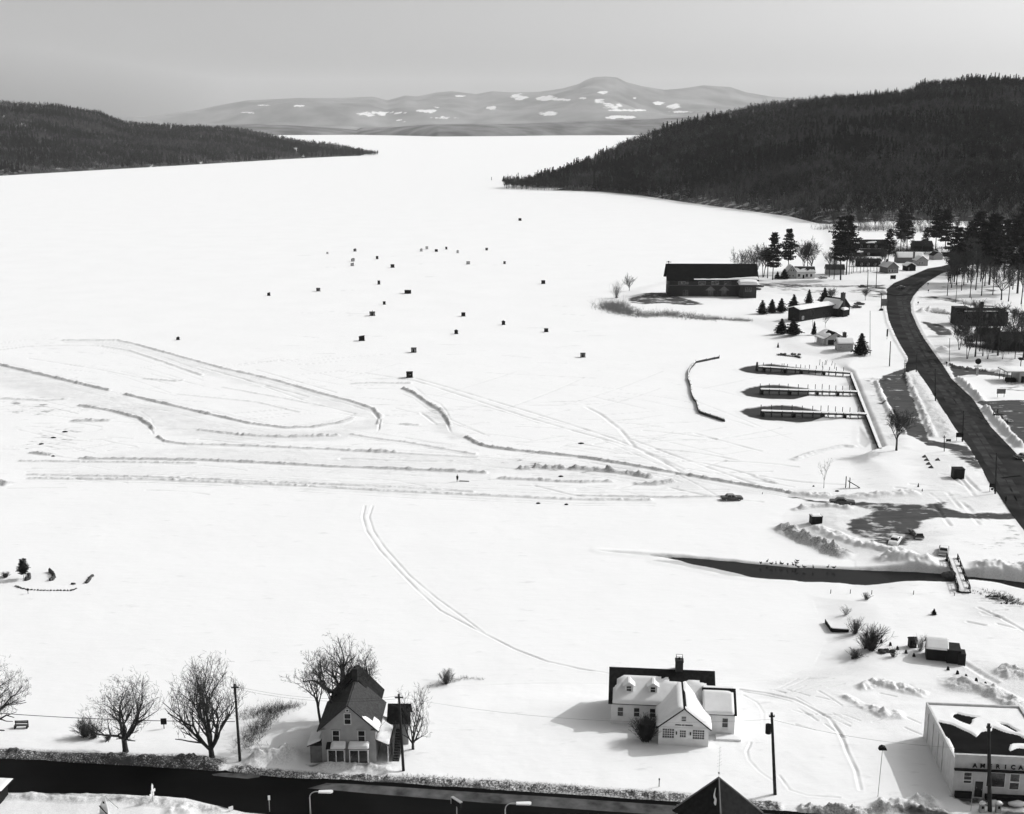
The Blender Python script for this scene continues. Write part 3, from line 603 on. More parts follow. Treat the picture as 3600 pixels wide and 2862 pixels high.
# ================================================================ wooded hills and far mountains
def interp(pts, x): p = np.array(pts, float); return np.interp(x, p[:, 0], p[:, 1])
HILLM = mat('hill_ground', .045, .95, .4, .02, .2, 0, .09)
def hill(name, shore, top, x0, x1, nu, nv, back, treeh, snowp=(), m=None, curve=1.0, seed=0, amp=4.0, ns=90):
    """height field from a shoreline (pixels, on the lake) up to a skyline (pixels)"""
    xs = np.linspace(x0, x1, nu); V = []; SN = []
    for x in xs:
        ysh = float(interp(shore, x)); yt = float(interp(top, x)); X0, Y0 = G(x, ysh); Y1 = Y0+back(x)
        a, b, c = ray(x, yt); zt = CAMH+c/b*Y1-treeh
        for j in range(nv+6):
            t = j/(nv-1)
            Yv = Y0+(Y1-Y0)*t; X = a/b*Yv if False else (x-CX)/F/ray(x, yt)[1]*Yv
            if t <= 1: z = zt*t**curve+amp*(float(fbm(X, Yv, ns, seed))-.5)*math.sin(min(1, t)*math.pi)
            else: z = zt*(1-(t-1)*.9)
            V.append((X, Yv, max(z, -1) if t > 0 else -.3))
            px = CX+F*X/(Yv*CT-(z-CAMH)*ST); py = CY-F*(Yv*ST+(z-CAMH)*CT)/(Yv*CT-(z-CAMH)*ST)
            s = 0; nz_ = 1+2.2*(float(fbm(px, py*3, 22, 3, 3))-.5) if snowp else 0
            for p, r in snowp: s = max(s, min(1, (nz_+.35-((px-p[0])/r[0])**2-((py-p[1])/r[1])**2)*1.1))
            if name == 'wooded_hill' and t < .3: s = max(s, .42*float(fbm(X, Yv, 60, 33))*(1-t/.3)*1.6)
            SN.append(s)
    nvv = nv+6; idx = np.arange(nu*nvv).reshape(nu, nvv); Fq = np.stack([idx[:-1, :-1], idx[1:, :-1], idx[1:, 1:], idx[:-1, 1:]], -1).reshape(-1, 4)
    V = np.array(V); me = npmesh(name, V, Fq, m or HILLM, None, True)
    a = me.attributes.new('snow', 'FLOAT', 'POINT'); a.data.foreach_set('value', np.array(SN, np.float32))
    tag(link(name, me), kind='structure'); return V.reshape(nu, nvv, 3)[:, :nv+1]
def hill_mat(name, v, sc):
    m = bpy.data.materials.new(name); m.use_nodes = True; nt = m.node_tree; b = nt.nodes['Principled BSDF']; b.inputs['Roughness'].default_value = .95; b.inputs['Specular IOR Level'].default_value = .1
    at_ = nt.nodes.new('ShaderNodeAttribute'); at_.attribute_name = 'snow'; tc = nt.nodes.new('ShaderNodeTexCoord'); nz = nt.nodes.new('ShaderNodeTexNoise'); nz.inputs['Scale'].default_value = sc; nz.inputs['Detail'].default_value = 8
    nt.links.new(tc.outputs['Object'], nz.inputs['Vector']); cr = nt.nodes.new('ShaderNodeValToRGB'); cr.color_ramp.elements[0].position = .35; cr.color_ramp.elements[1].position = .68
    cr.color_ramp.elements[0].color = (v*.35,)*3+(1,); cr.color_ramp.elements[1].color = (v*2.6,)*3+(1,); nt.links.new(nz.outputs['Fac'], cr.inputs['Fac'])  # noise tones also paint the relief shading of far slopes
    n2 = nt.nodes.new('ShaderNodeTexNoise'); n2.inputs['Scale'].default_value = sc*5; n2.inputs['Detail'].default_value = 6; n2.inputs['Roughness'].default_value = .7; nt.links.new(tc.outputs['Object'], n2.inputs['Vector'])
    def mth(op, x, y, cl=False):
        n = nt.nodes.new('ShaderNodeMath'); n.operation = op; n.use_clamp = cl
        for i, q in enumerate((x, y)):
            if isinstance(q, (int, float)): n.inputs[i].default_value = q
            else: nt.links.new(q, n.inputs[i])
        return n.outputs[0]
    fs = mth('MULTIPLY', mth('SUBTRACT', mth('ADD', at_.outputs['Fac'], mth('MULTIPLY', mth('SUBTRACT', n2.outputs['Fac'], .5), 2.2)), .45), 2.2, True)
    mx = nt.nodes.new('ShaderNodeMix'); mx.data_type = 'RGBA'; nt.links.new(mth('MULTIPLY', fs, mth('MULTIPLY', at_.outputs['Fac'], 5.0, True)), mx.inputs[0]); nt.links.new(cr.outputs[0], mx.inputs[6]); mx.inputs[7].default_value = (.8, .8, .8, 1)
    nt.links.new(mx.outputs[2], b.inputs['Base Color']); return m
R_SH = [(1772,664),(1900,669),(2100,673),(2250,686),(2400,709),(2600,735),(2800,762),(2900,786),(3000,792),(3100,786),(3300,780),(3600,790),(4400,800)]
R_TOP = [(1772,655),(1790,648),(1900,622),(2000,590),(2100,552),(2240,482),(2400,430),(2511,404),(2678,368),(2790,354),(2901,343),(3068,333),(3179,318),(3257,294),(3363,283),(3430,281),(3600,286),(4400,300)]
HR = hill('wooded_hill', R_SH, R_TOP, 1772, 4300, 260, 70, lambda x: float(np.interp(x, [1772, 1900, 2100, 2300, 2600, 3000, 4400], [40, 160, 420, 620, 800, 1000, 1200])), 11,
          [((3575, 372), (28, 8)), ((2920, 560), (14, 6)), ((3500, 690), (14, 10))], hill_mat('hill_floor', .03, .02), .95, 4, 14)
L_SH = [(-800,655),(0,617),(300,600),(520,588),(800,572),(1000,560),(1180,551),(1328,546)]
L_TOP = [(-800,330),(0,354),(110,362),(200,368),(350,392),(440,427),(600,439),(800,445),(950,470),(1080,497),(1180,507),(1300,532),(1328,544)]
HL = hill('wooded_hill', L_SH, L_TOP, -700, 1328, 230, 50, lambda x: float(np.interp(x, [-800, 400, 900, 1200, 1328], [1500, 1300, 900, 420, 40])), 12,
          [((85, 437), (32, 9)), ((10, 413), (10, 8)), ((700, 436), (16, 5)), ((1040, 530), (14, 12)), ((1065, 545), (10, 8)), ((990, 520), (10, 8)), ((530, 580), (7, 4)), ((705, 572), (7, 4))], hill_mat('hill_floor_far', .03, .015), 1.0, 9, 12)
def forest(name, H, n, sn_skip, hscale, con_fn, seed, label, kinds=(8, 5)):
    g = np.random.default_rng(seed); rg = random.Random(seed); tpl = []
    def add_tri(L, m, p, q, w0):
        p = np.array(p); q = np.array(q); d = q-p; s = np.cross(d, g.normal(size=3)); s /= np.linalg.norm(s)+1e-9; L.append((p-s*w0, p+s*w0, q, m))
    for v in range(kinds[0]):                 # leafless hardwoods, unit height 1 = 14 m
        L = []; h = 14*g.uniform(.85, 1.15)
        for a in (0, 1.57):
            s = np.array([math.cos(a), math.sin(a), 0])*.22; L.append((-s, s, np.array([0, 0, h*.8]), 1))
        for i in range(18):
            z = h*g.uniform(.3, .8); a = g.uniform(0, 6.28); t = g.uniform(.25, .8); l = h*g.uniform(.18, .36)
            e = np.array([math.cos(a)*math.sin(t)*l, math.sin(a)*math.sin(t)*l, z+math.cos(t)*l]); add_tri(L, 0, (0, 0, z), e, g.uniform(.12, .38))
            e2 = e+g.normal(size=3)*l*.3; add_tri(L, 0, e*.6+np.array([0, 0, z*.4]), e2, .2)
        for i in range(26):
            u = g.normal(size=3); u *= g.uniform(.3, 1)**.5/np.linalg.norm(u); cc = np.array([u[0]*h*.26, u[1]*h*.26, h*.70+u[2]*h*.26]); dv = g.normal(size=3); dv *= g.uniform(.6, 1.3)/np.linalg.norm(dv); add_tri(L, 0, cc-dv*.5, cc+dv*.5, g.uniform(.25, .5))
        tpl.append(L)
    for v in range(kinds[1]):                 # conifers
        L = []; h = 15*g.uniform(.9, 1.3); L.append((np.array([-.2, 0, 0]), np.array([.2, 0, 0]), np.array([0, 0, h]), 2))
        for i in range(70):
            z = h*g.uniform(.15, 1)**.8; rr = (1-z/h)*h*.24+.3; a = g.uniform(0, 6.28); c = np.array([math.cos(a)*rr*.5, math.sin(a)*rr*.5, z+.4]); e = np.array([math.cos(a)*rr, math.sin(a)*rr, z-.3*rr]); add_tri(L, 2, c*[.3, .3, 1], e, g.uniform(.5, 1.1))
        tpl.append(L)
    arr = [(np.array([[t[0], t[1], t[2]] for t in L]), np.array([t[3] for t in L])) for L in tpl]
    nu, nv, _ = H.shape; P = []
    A = np.linalg.norm(np.cross(H[1:, :-1]-H[:-1, :-1], H[:-1, 1:]-H[:-1, :-1]), axis=-1); pr = (A/A.sum()).ravel()
    c = g.choice(len(pr), n, p=pr); iu, iv = np.unravel_index(c, A.shape); fu = g.uniform(size=n); fv = g.uniform(size=n)
    p = (H[iu, iv].T*(1-fu)*(1-fv)+H[iu+1, iv].T*fu*(1-fv)+H[iu, iv+1].T*(1-fu)*fv+H[iu+1, iv+1].T*fu*fv).T
    px = CX+F*p[:, 0]/(p[:, 1]*CT-(p[:, 2]-CAMH)*ST); py = CY-F*(p[:, 1]*ST+(p[:, 2]-CAMH)*CT)/(p[:, 1]*CT-(p[:, 2]-CAMH)*ST)
    keep = np.ones(n, bool)
    for q, r in sn_skip: keep &= (((px-q[0])/r[0])**2+((py-q[1])/r[1])**2 > 1)
    if sn_skip: keep &= ~((py > np.interp(px, [2300, 3600], [672, 735])) & (px > 2350) & (g.uniform(size=n) < .45))
    cl = fbm(p[:, 0], p[:, 1], 110, seed+3); con = (cl+con_fn(px, py)+g.uniform(-.12, .12, n)) > .66; tone = fbm(p[:, 0], p[:, 1], 150, seed+6)+.0+np.where(py > 620, .10, 0)*(px > 2000)+g.uniform(-.12, .12, n); tn = np.where(tone > .62, 2, np.where(tone > .47, 1, 0))
    sc = hscale*g.uniform(.75, 1.25, n)*(.85+.3*fbm(p[:, 0], p[:, 1], 60, seed+9)); rot = g.uniform(0, 6.28, n); kd = np.where(con, kinds[0]+g.integers(0, kinds[1], n), g.integers(0, kinds[0], n))
    VV, MM = [], []
    for k, (T, mi) in enumerate(arr):
        s = np.nonzero(keep & (kd == k))[0]
        if not len(s): continue
        co, si = np.cos(rot[s])[:, None, None], np.sin(rot[s])[:, None, None]; X = T[None, ..., 0]*co-T[None, ..., 1]*si; Y = T[None, ..., 0]*si+T[None, ..., 1]*co; Z = np.broadcast_to(T[None, ..., 2], X.shape)
        q = np.stack([X, Y, Z], -1)*sc[s][:, None, None, None]+p[s][:, None, None, :]; VV.append(q.reshape(-1, 3)); mq = np.tile(mi, (len(s), 1)); mq = np.where(mq == 0, np.array([0, 3, 4])[tn[s]][:, None], mq); MM.append(mq.ravel())
    V = np.concatenate(VV); me = npmesh(name, V, np.arange(len(V)).reshape(-1, 3), [mat('forest_twigs', .012, .95, .45, .02), mat('forest_trunks', .20, .95, .5, .05), mat('forest_needles', .008, .95, .4, .05), mat('forest_twigs_grey', .03, .95, .4, .02), mat('forest_twigs_pale', .07, .95, .4, .02)], np.concatenate(MM))
    return tag(link(name, me), label, 'forest', kind='stuff')
forest('hillside_forest', HR, 30000, [((3575, 372), (26, 8)), ((2920, 560), (10, 4))], 1.0,
       lambda x, y: np.where((x < 2230) & (y > 560), .18, 0)+np.where((x > 3200) & (y < 330), .25, 0)-np.where((y > 600) & (x > 2300), .12, 0), 5,
       'dark leafless woods with scattered evergreens covering the hill on the right shore')
forest('hillside_forest', HL, 26000, [((85, 437), (30, 9)), ((700, 436), (12, 5)), ((1040, 530), (9, 8)), ((990, 520), (6, 5))], .95,
       lambda x, y: np.where(x > 900, .12, .02)+np.where(y < 400, .05, 0), 11, 'dark woods on the low hill and point across the lake at left')
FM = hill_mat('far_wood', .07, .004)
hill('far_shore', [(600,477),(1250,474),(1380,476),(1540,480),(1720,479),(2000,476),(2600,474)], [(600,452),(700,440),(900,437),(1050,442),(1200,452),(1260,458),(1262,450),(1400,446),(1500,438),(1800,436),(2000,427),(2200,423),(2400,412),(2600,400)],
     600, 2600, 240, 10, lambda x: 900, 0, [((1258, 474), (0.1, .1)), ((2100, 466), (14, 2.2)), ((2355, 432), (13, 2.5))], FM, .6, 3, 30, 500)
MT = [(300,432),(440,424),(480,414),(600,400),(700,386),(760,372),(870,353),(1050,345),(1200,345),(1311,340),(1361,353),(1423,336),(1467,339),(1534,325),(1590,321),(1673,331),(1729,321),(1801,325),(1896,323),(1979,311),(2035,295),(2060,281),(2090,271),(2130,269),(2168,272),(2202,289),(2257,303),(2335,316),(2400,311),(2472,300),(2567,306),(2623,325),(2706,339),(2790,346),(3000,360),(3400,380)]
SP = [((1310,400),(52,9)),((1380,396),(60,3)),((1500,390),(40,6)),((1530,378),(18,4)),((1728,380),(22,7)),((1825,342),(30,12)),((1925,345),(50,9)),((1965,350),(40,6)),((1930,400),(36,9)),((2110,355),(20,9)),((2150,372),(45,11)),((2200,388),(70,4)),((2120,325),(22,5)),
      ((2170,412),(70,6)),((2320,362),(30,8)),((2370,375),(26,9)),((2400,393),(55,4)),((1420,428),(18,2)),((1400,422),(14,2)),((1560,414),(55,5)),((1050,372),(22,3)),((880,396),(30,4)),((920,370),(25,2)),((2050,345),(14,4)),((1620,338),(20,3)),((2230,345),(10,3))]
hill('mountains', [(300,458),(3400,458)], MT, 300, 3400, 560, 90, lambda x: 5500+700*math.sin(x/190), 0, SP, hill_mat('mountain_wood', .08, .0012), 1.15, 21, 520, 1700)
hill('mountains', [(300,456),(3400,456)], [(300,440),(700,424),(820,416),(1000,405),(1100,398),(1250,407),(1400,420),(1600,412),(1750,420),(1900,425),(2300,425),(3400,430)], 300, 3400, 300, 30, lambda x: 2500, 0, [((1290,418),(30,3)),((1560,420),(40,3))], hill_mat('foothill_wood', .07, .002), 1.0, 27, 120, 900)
# ---------------------------------------------------------------- the air
hz = MB().box(-9000, 14000, -500, 40000, -12, 1500).mesh('haze', [])
HM = bpy.data.materials.new('haze_air'); HM.use_nodes = True; nt = HM.node_tree; nt.nodes.remove(nt.nodes['Principled BSDF'])
pv = nt.nodes.new('ShaderNodeVolumePrincipled'); pv.inputs['Color'].default_value = (.95, .95, .95, 1); pv.inputs['Density'].default_value = 2.0e-5; pv.inputs['Anisotropy'].default_value = .0
nt.links.new(pv.outputs[0], nt.nodes['Material Output'].inputs['Volume']); hz.materials.append(HM)
tag(link('haze', hz), kind='stuff')
# ================================================================ buildings
def window(parent, face, W_, D_, u, z, w_, h_, muntin=(0, 0), fm='white', trim=.09, deep=.05, nm='window'):
    """face f (y=0), b, l (x=0), r; u = left edge seen from outside, z = sill height"""
    f = MB(); p = MB()
    def bx(mb, a0, a1, z0, z1, d0, d1):
        if face == 'f': mb.box(a0, a1, -d1, -d0, z0, z1)
        elif face == 'b': mb.box(W_-a1, W_-a0, D_+d0, D_+d1, z0, z1)
        elif face == 'l': mb.box(-d1, -d0, D_-a1, D_-a0, z0, z1)
        else: mb.box(W_+d0, W_+d1, a0, a1, z0, z1)
    bx(f, u-trim, u, z-trim, z+h_+trim, -.02, deep); bx(f, u+w_, u+w_+trim, z-trim, z+h_+trim, -.02, deep)
    bx(f, u, u+w_, z+h_, z+h_+trim, -.02, deep); bx(f, u-.02, u+w_+.02, z-trim, z, -.02, deep+.04)
    nx, ny = muntin
    for i in range(1, nx+1): c = u+w_*i/(nx+1); bx(f, c-.025, c+.025, z, z+h_, .012, .03)
    for i in range(1, ny+1): c = z+h_*i/(ny+1); bx(f, u, u+w_, c-.03, c+.03, .013, .032)
    bx(p, u+.001, u+w_-.001, z+.001, z+h_-.001, -.02, .01)
    o = f.obj(nm, M[fm], parent); p.obj('pane', M['glass'], o); return o
def door(parent, face, W_, D_, u, w_, h_, m='dark', z=0):
    d = MB()
    if face == 'f': d.box(u, u+w_, -.05, .02, z, z+h_)
    elif face == 'r': d.box(W_-.02, W_+.05, u, u+w_, z, z+h_)
    else: d.box(-.05, .02, D_-u-w_, D_-u, z, z+h_)
    o = d.obj('door', M[m], parent)
    k = MB()
    if face == 'f': k.box(u+w_*.82, u+w_*.88, -.09, -.05, z+1.0, z+1.1)
    elif face == 'r': k.box(W_+.05, W_+.09, u+w_*.82, u+w_*.88, z+1.0, z+1.1)
    else: k.box(-.09, -.05, D_-u-w_*.2, D_-u-w_*.14, z+1.0, z+1.1)
    k.obj('handle', M['metal'], o); return o
def gable_block(parent, x0, y0, W_, D_, hw, rise, wm, rm, ridge='x', over=.35, snow=(None, None), t=.16, st=.25, z0=-.6, wname='wall', rname='roof', fascia=None):
    """block with a gable roof; ridge along x: slopes face front and back; along y: slopes face left and right"""
    w_ = MB()
    if ridge == 'x':
        pts = [(y0, z0), (y0+D_, z0), (y0+D_, hw), (y0+D_/2, hw+rise), (y0, hw)]
        vs = [(x0, a, b) for a, b in pts]+[(x0+W_, a, b) for a, b in pts]; w_.add(vs, [(0,4,3,2,1),(5,6,7,8,9),(0,1,6,5),(1,2,7,6),(4,0,5,9),(2,3,8,7),(3,4,9,8)])
        k = over*rise/(D_/2); e0, e1 = x0-over, x0+W_+over
        A = [(e0, y0-over, hw-k), (e1, y0-over, hw-k), (e1, y0+D_/2, hw+rise), (e0, y0+D_/2, hw+rise)]
        B = [(e1, y0+D_+over, hw-k), (e0, y0+D_+over, hw-k), (e0, y0+D_/2, hw+rise), (e1, y0+D_/2, hw+rise)]
    else:
        w_.prof([(x0, z0), (x0+W_, z0), (x0+W_, hw), (x0+W_/2, hw+rise), (x0, hw)], y0, y0+D_)
        k = over*rise/(W_/2); e0, e1 = y0-over, y0+D_+over
        A = [(x0-over, e1, hw-k), (x0-over, e0, hw-k), (x0+W_/2, e0, hw+rise), (x0+W_/2, e1, hw+rise)]
        B = [(x0+W_+over, e0, hw-k), (x0+W_+over, e1, hw-k), (x0+W_/2, e1, hw+rise), (x0+W_/2, e0, hw+rise)]
    w_.obj(wname, wm, parent)
    r = MB()
    for q in (A, B): r.slab([(a, b, c+.02) for a, b, c in q], t)
    ro = r.obj(rname, rm, parent)
    for q, fn in zip((A, B), snow):
        if fn:
            q = [(a, b, c+.02) for a, b, c in q]; snow_patch(ro, q, fn, st, 28, 16, off=t)
    return A, B
full = lambda u, v: 1.0
def ragged(edge_top=.0, seed=1, side=.0): return lambda u, v: min(1, (1-edge_top-v+.1*(float(vnoise(u, v, .15, seed))-.5))*9, (u-side+.05)*9, (1-side-u+.05)*9)
def chimney(parent, x, y, z0, z1, w_=.7, m='brick', pots=1):
    c = MB().box(x-w_/2, x+w_/2, y-w_/2, y+w_/2, z0, z1).box(x-w_/2-.06, x+w_/2+.06, y-w_/2-.06, y+w_/2+.06, z1-.25, z1-.08); o = c.obj('chimney', M[m], parent)
    f = MB()
    for i in range(pots): f.tube((x+(i-(pots-1)/2)*.4, y, z1-.02), (x+(i-(pots-1)/2)*.4, y, z1+.28), .13, .11)
    f.obj('flue', M['black'], o); return o
def frame_from(a, b):
    """origin at ground pixel a, x axis toward ground pixel b -> location, rotation, length"""
    A = at(*a); B = at(*b); dx, dy = B[0]-A[0], B[1]-A[1]; return (A[0], A[1], A[2]), math.atan2(dy, dx), math.hypot(dx, dy)

# --- white two-gabled building with dormers
loc = at(2146, 2543); hs = thing('house', 'large white clapboard building with two small dormers and a front gable', 'house', loc, R(-5.5))
W0, D0, H0, RS = 14.4, 8.2, 3.4, 3.2
wm, rm = M['white'], M['roof']
msk = polyfn([[(.03,.03),(.62,.03),(.60,.5),(.62,.62),(.55,.76),(.50,.74),(.42,.80),(.14,.80),(.08,.70),(.055,.4)], [(.56,.02),(1.0,.02),(1.0,.1),(.94,.50),(.90,.68),(.76,.78),(.69,.62),(.58,.72)]], .035, 4, .03)
A, B = gable_block(hs, 0, 0, W0, D0, H0, RS, wm, rm, 'x', .35, (msk, full), st=.32)
FW, FD = 6.8, 5.6; fx = 6.65; FR = 2.75; fh = 2.75
w_ = MB().prof([(fx, -.6), (fx+FW, -.6), (fx+FW, fh), (fx+FW/2, fh+FR), (fx, fh)], -FD, .0); w_.obj('wall', wm, hs)
slp = FR/(FW/2); yb = 2.9
A2 = [(fx-.3, yb, fh-.3*slp), (fx-.3, -FD-.25, fh-.3*slp), (fx+FW/2, -FD-.25, fh+FR), (fx+FW/2, yb, fh+FR)]
B2 = [(fx+FW+.3, -FD-.25, fh-.3*slp), (fx+FW+.3, yb, fh-.3*slp), (fx+FW/2, yb, fh+FR), (fx+FW/2, -FD-.25, fh+FR)]
r = MB(); [r.slab([(a, b, c+.02) for a, b, c in q], .16) for q in (A2, B2)]; ro = r.obj('roof', rm, hs)
snow_patch(ro, [(a, b, c+.02) for a, b, c in A2], full, .35, 20, 12, off=.16)
snow_patch(ro, [(a, b, c+.02) for a, b, c in B2], lambda u, v: min(1, max((.93-v)*12, (u-.62)*8, (.12-u)*12))*1.0, .35, 28, 18, off=.16)
MB().box(fx-.05, fx+FW+.05, -FD-.07, -FD, fh-.1, fh+.02).obj('trim_board', M['white'], hs)
for u in (.55, FW-2.15): window(hs, 'f', 1, 1, fx+u, 1.15, 1.55, 1.35, (4, 3)).location.y = -FD
window(hs, 'f', 1, 1, fx+FW/2-.5, 1.35, .8, 1.0, (2, 2)).location.y = -FD
window(hs, 'f', 1, 1, fx+FW/2-.33, 3.75, .6, .65, (0, 2)).location.y = -FD
for u in (FW/2-1.05, FW/2+.85):
    MB().box(fx+u, fx+u+.16, -FD-.2, -FD, 1.75, 2.1).tube((fx+u+.08, -FD-.12, 2.1), (fx+u+.08, -FD-.12, 2.22), .1, .02).obj('wall_lantern', M['black'], hs)
sg = MB()
x_ = fx+FW/2-1.15
for wl in (.12,.1,.11,.1,.1,.12,.0,.1,.1,.11,.0,.12,.1,.1,.11,.1,.1,.1,.12):
    if wl: sg.box(x_, x_+wl*.8, -FD-.05, -FD, 3.05, 3.22)
    x_ += .125
sg.obj('sign_lettering', M['dark'], hs)
for u in (1.0, 3.3, 5.55): window(hs, 'f', W0, D0, u, 1.25, .75, 1.3, (0, 1))
window(hs, 'l', W0, D0, 2.2, 1.2, .8, 1.3, (0, 1)); window(hs, 'l', W0, D0, 5.2, 1.2, .8, 1.3, (0, 1)); window(hs, 'l', W0, D0, 3.7, 4.0, .8, 1.1, (0, 1))
for dx in (2.05, 5.45):                   # dormers
    d = thing('dormer', None, None, (dx-.15, .8, 0), 0); d.parent = hs; d.scale = (1.3, 1, 1)
    zb = H0+1.0*RS/(D0/2)+.35
    MB().prof([(0, zb-.7), (.95, zb-.7), (.95, zb+1.05), (.475, zb+1.5), (0, zb+1.05)], 0, 2.2).obj('dormer_wall', wm, d)
    q = MB(); q.slab([(-.15, 2.2, zb+.93), (-.15, -.15, zb+.93), (.475, -.15, zb+1.52), (.475, 2.2, zb+1.52)], .09); q.slab([(1.1, -.15, zb+.93), (1.1, 2.2, zb+.93), (.475, 2.2, zb+1.52), (.475, -.15, zb+1.52)], .09); q.obj('dormer_roof', M['snow'], d)
    window(d, 'f', 1, 1, .22, zb+.2, .5, .75, (0, 1))
chimney(hs, 9.65, D0/2+.2, 4.6, 8.3, 1.1, 'brick', 1)
MB().tube((9.2, D0/2-.25, 8.25), (9.2, D0/2-.25, 8.9), .025).tube((10.1, D0/2-.25, 8.25), (10.1, D0/2-.25, 8.9), .025).tube((9.2, D0/2-.25, 8.88), (10.1, D0/2-.25, 8.88), .03).tube((9.2, D0/2+.6, 8.25), (9.2, D0/2+.6, 8.9), .025).tube((10.1, D0/2+.6, 8.25), (10.1, D0/2+.6, 8.9), .025).tube((9.2, D0/2+.6, 8.88), (10.1, D0/2+.6, 8.88), .03).tube((9.2, D0/2-.25, 8.88), (9.2, D0/2+.6, 8.88), .03).tube((10.1, D0/2-.25, 8.88), (10.1, D0/2+.6, 8.88), .03).obj('chimney_guard', M['black'], hs)
sx = fx+FW; WW = 4.2; wy = -2.1
gable_block(hs, sx-.4, wy, WW, 6.6, 3.3, 2.1, wm, rm, 'x', .25, (lambda u, v: min(1, (.95-v-.25*max(0, u-.65))*9, (.97-u-.03)*14), full), st=.3)
window(hs, 'f', 1, 1, sx-.25+.45, 1.75, .35, .8).location.y = wy
door(hs, 'f', 1, 1, sx+2.05, .85, 1.15, 'white', .0).location.y = wy
window(hs, 'f', 1, 1, sx+2.1, 1.3, .75, 1.35, (0, 1)).location.y = wy; window(hs, 'f', 1, 1, sx+2.1, .35, .75, .6).location.y = wy
MB().box(sx+1.2, sx+4.6, wy-1.6, wy-.2, -.3, .35).obj('stoop', M['snow'], hs)

# --- tall gabled house by the street
loc, rz, L_ = frame_from((1134, 2683), (1323, 2683)); HW, HD, HH, HRS = L_, 7.6, 5.15, 3.3
hs = thing('house', 'tall narrow grey-white gabled house with two bay windows close to the street at left', 'house', loc, R(-1))
gw = M['stucco']
msR = polyfn([[(.0,.0),(.35,.0),(.30,.16),(.14,.28),(.10,.5),(.0,.62)]], .06, 7, .1)
gable_block(hs, 0, 0, HW, HD, HH, HRS, gw, M['shing'], 'y', .45, (None, msR), st=.3)
gable_block(hs, .2, HD, HW*.9, 3.5, HH+.2, HRS+.2, gw, M['roof'], 'y', .3, (None, None))
chimney(hs, HW/2, HD-.3, 6.5, 10.4, .75, 'brick')
for u in (1.5, 4.9): window(hs, 'f', HW, HD, u, 3.25, .85, 1.5, (0, 1)); MB().box(u-.25, u+1.1, -.14, 0, 4.84, 4.95).obj('window_hood', gw, hs)
window(hs, 'f', HW, HD, HW/2-.45, 5.75, .8, 1.45, (0, 1)); window(hs, 'f', HW, HD, HW/2-.2, 7.55, .3, .25)
for u in (-.35, HW-.55): MB().box(u, u+.9, -.45, -.0, HH-.3, HH-.12).obj('cornice_return', gw, hs)
for u, wd in ((.85, 2.3), (3.75, 2.5)):   # bays
    b = thing('bay_window', None, None, (u, 0, 0), 0); b.parent = hs
    MB().box(0, wd, -.9, 0, -.4, .55).box(0, .12, -.9, 0, .55, 2.35).box(wd-.12, wd, -.9, 0, .55, 2.35).box(wd/2-.06, wd/2+.06, -.9, -.78, .55, 2.35).box(0, wd, -.9, 0, 2.35, 2.6).obj('bay_frame', M['white'], b)
    MB().box(.1, wd-.1, -.84, -.7, .5, 2.4).obj('pane', M['glass'], b)
    q = [(-.15, -1.1, 2.6), (wd+.15, -1.1, 2.6), (wd+.15, 0, 3.05), (-.15, 0, 3.05)]
    MB().slab(q, .08).obj('bay_roof', M['roof'], b); snow_patch(b, q, lambda u, v, k=u: min(1, (u-(.22 if k < 2 else -.1))*9), .4, 14, 8, off=.08)
# lean-to on the left
q = [(-1.9, 4.8, 2.5), (-1.9, -.3, 2.5), (0, -.3, 3.4), (0, 4.8, 3.4)]; q = [q[1], q[2], q[3], q[0]]
MB().box(-1.6, 0, 0, 4.6, -.6, 2.5).obj('shed_wall', M['mid'], hs); rr = MB().slab([(-1.9, -.3, 2.5), (0, -.3, 3.35), (0, 4.8, 3.35), (-1.9, 4.8, 2.5)], .12).obj('shed_roof', M['roof'], hs); snow_patch(rr, [(-1.9, -.3, 2.5), (0, -.3, 3.35), (0, 4.8, 3.35), (-1.9, 4.8, 2.5)], full, .25, 12, 16, off=.12)
# covered side stair and porch on the right
pq = [(HW, -.1, 3.45), (HW+1.75, -.1, 2.65), (HW+1.75, 6.6, 2.65), (HW, 6.6, 3.45)]
rr = MB().slab(pq, .12).obj('porch_roof', M['roof'], hs); snow_patch(rr, pq, full, .3, 12, 20, off=.12)
pp = MB(); [pp.box(HW+1.55, HW+1.67, y, y+.12, -.5, 2.7) for y in (0, 2.1, 4.2, 6.3)]; pp.box(HW, HW+1.7, -.05, 6.5, -.3, .0).box(HW+1.58, HW+1.66, .1, 6.3, .85, .95); pp.obj('porch_rail', M['white'], hs)
st_ = MB()
for i in range(12): st_.box(HW+2.2, HW+3.0, .6+i*.35, .95+i*.35, -.5, .15+i*.22)
st_.box(HW+2.12, HW+2.2, .6, 4.8, -.3, 3.2); st_.obj('outside_stair', M['wood'], hs)
gable_block(hs, HW+1.2, 5.2, 2.6, 3.0, 3.5, 1.7, gw, M['roof'], 'x', .3, (None, full), wname='ell_wall', rname='ell_roof')

M['store_wall'] = mat('store_wall', .55, .85, .1, 1.2)
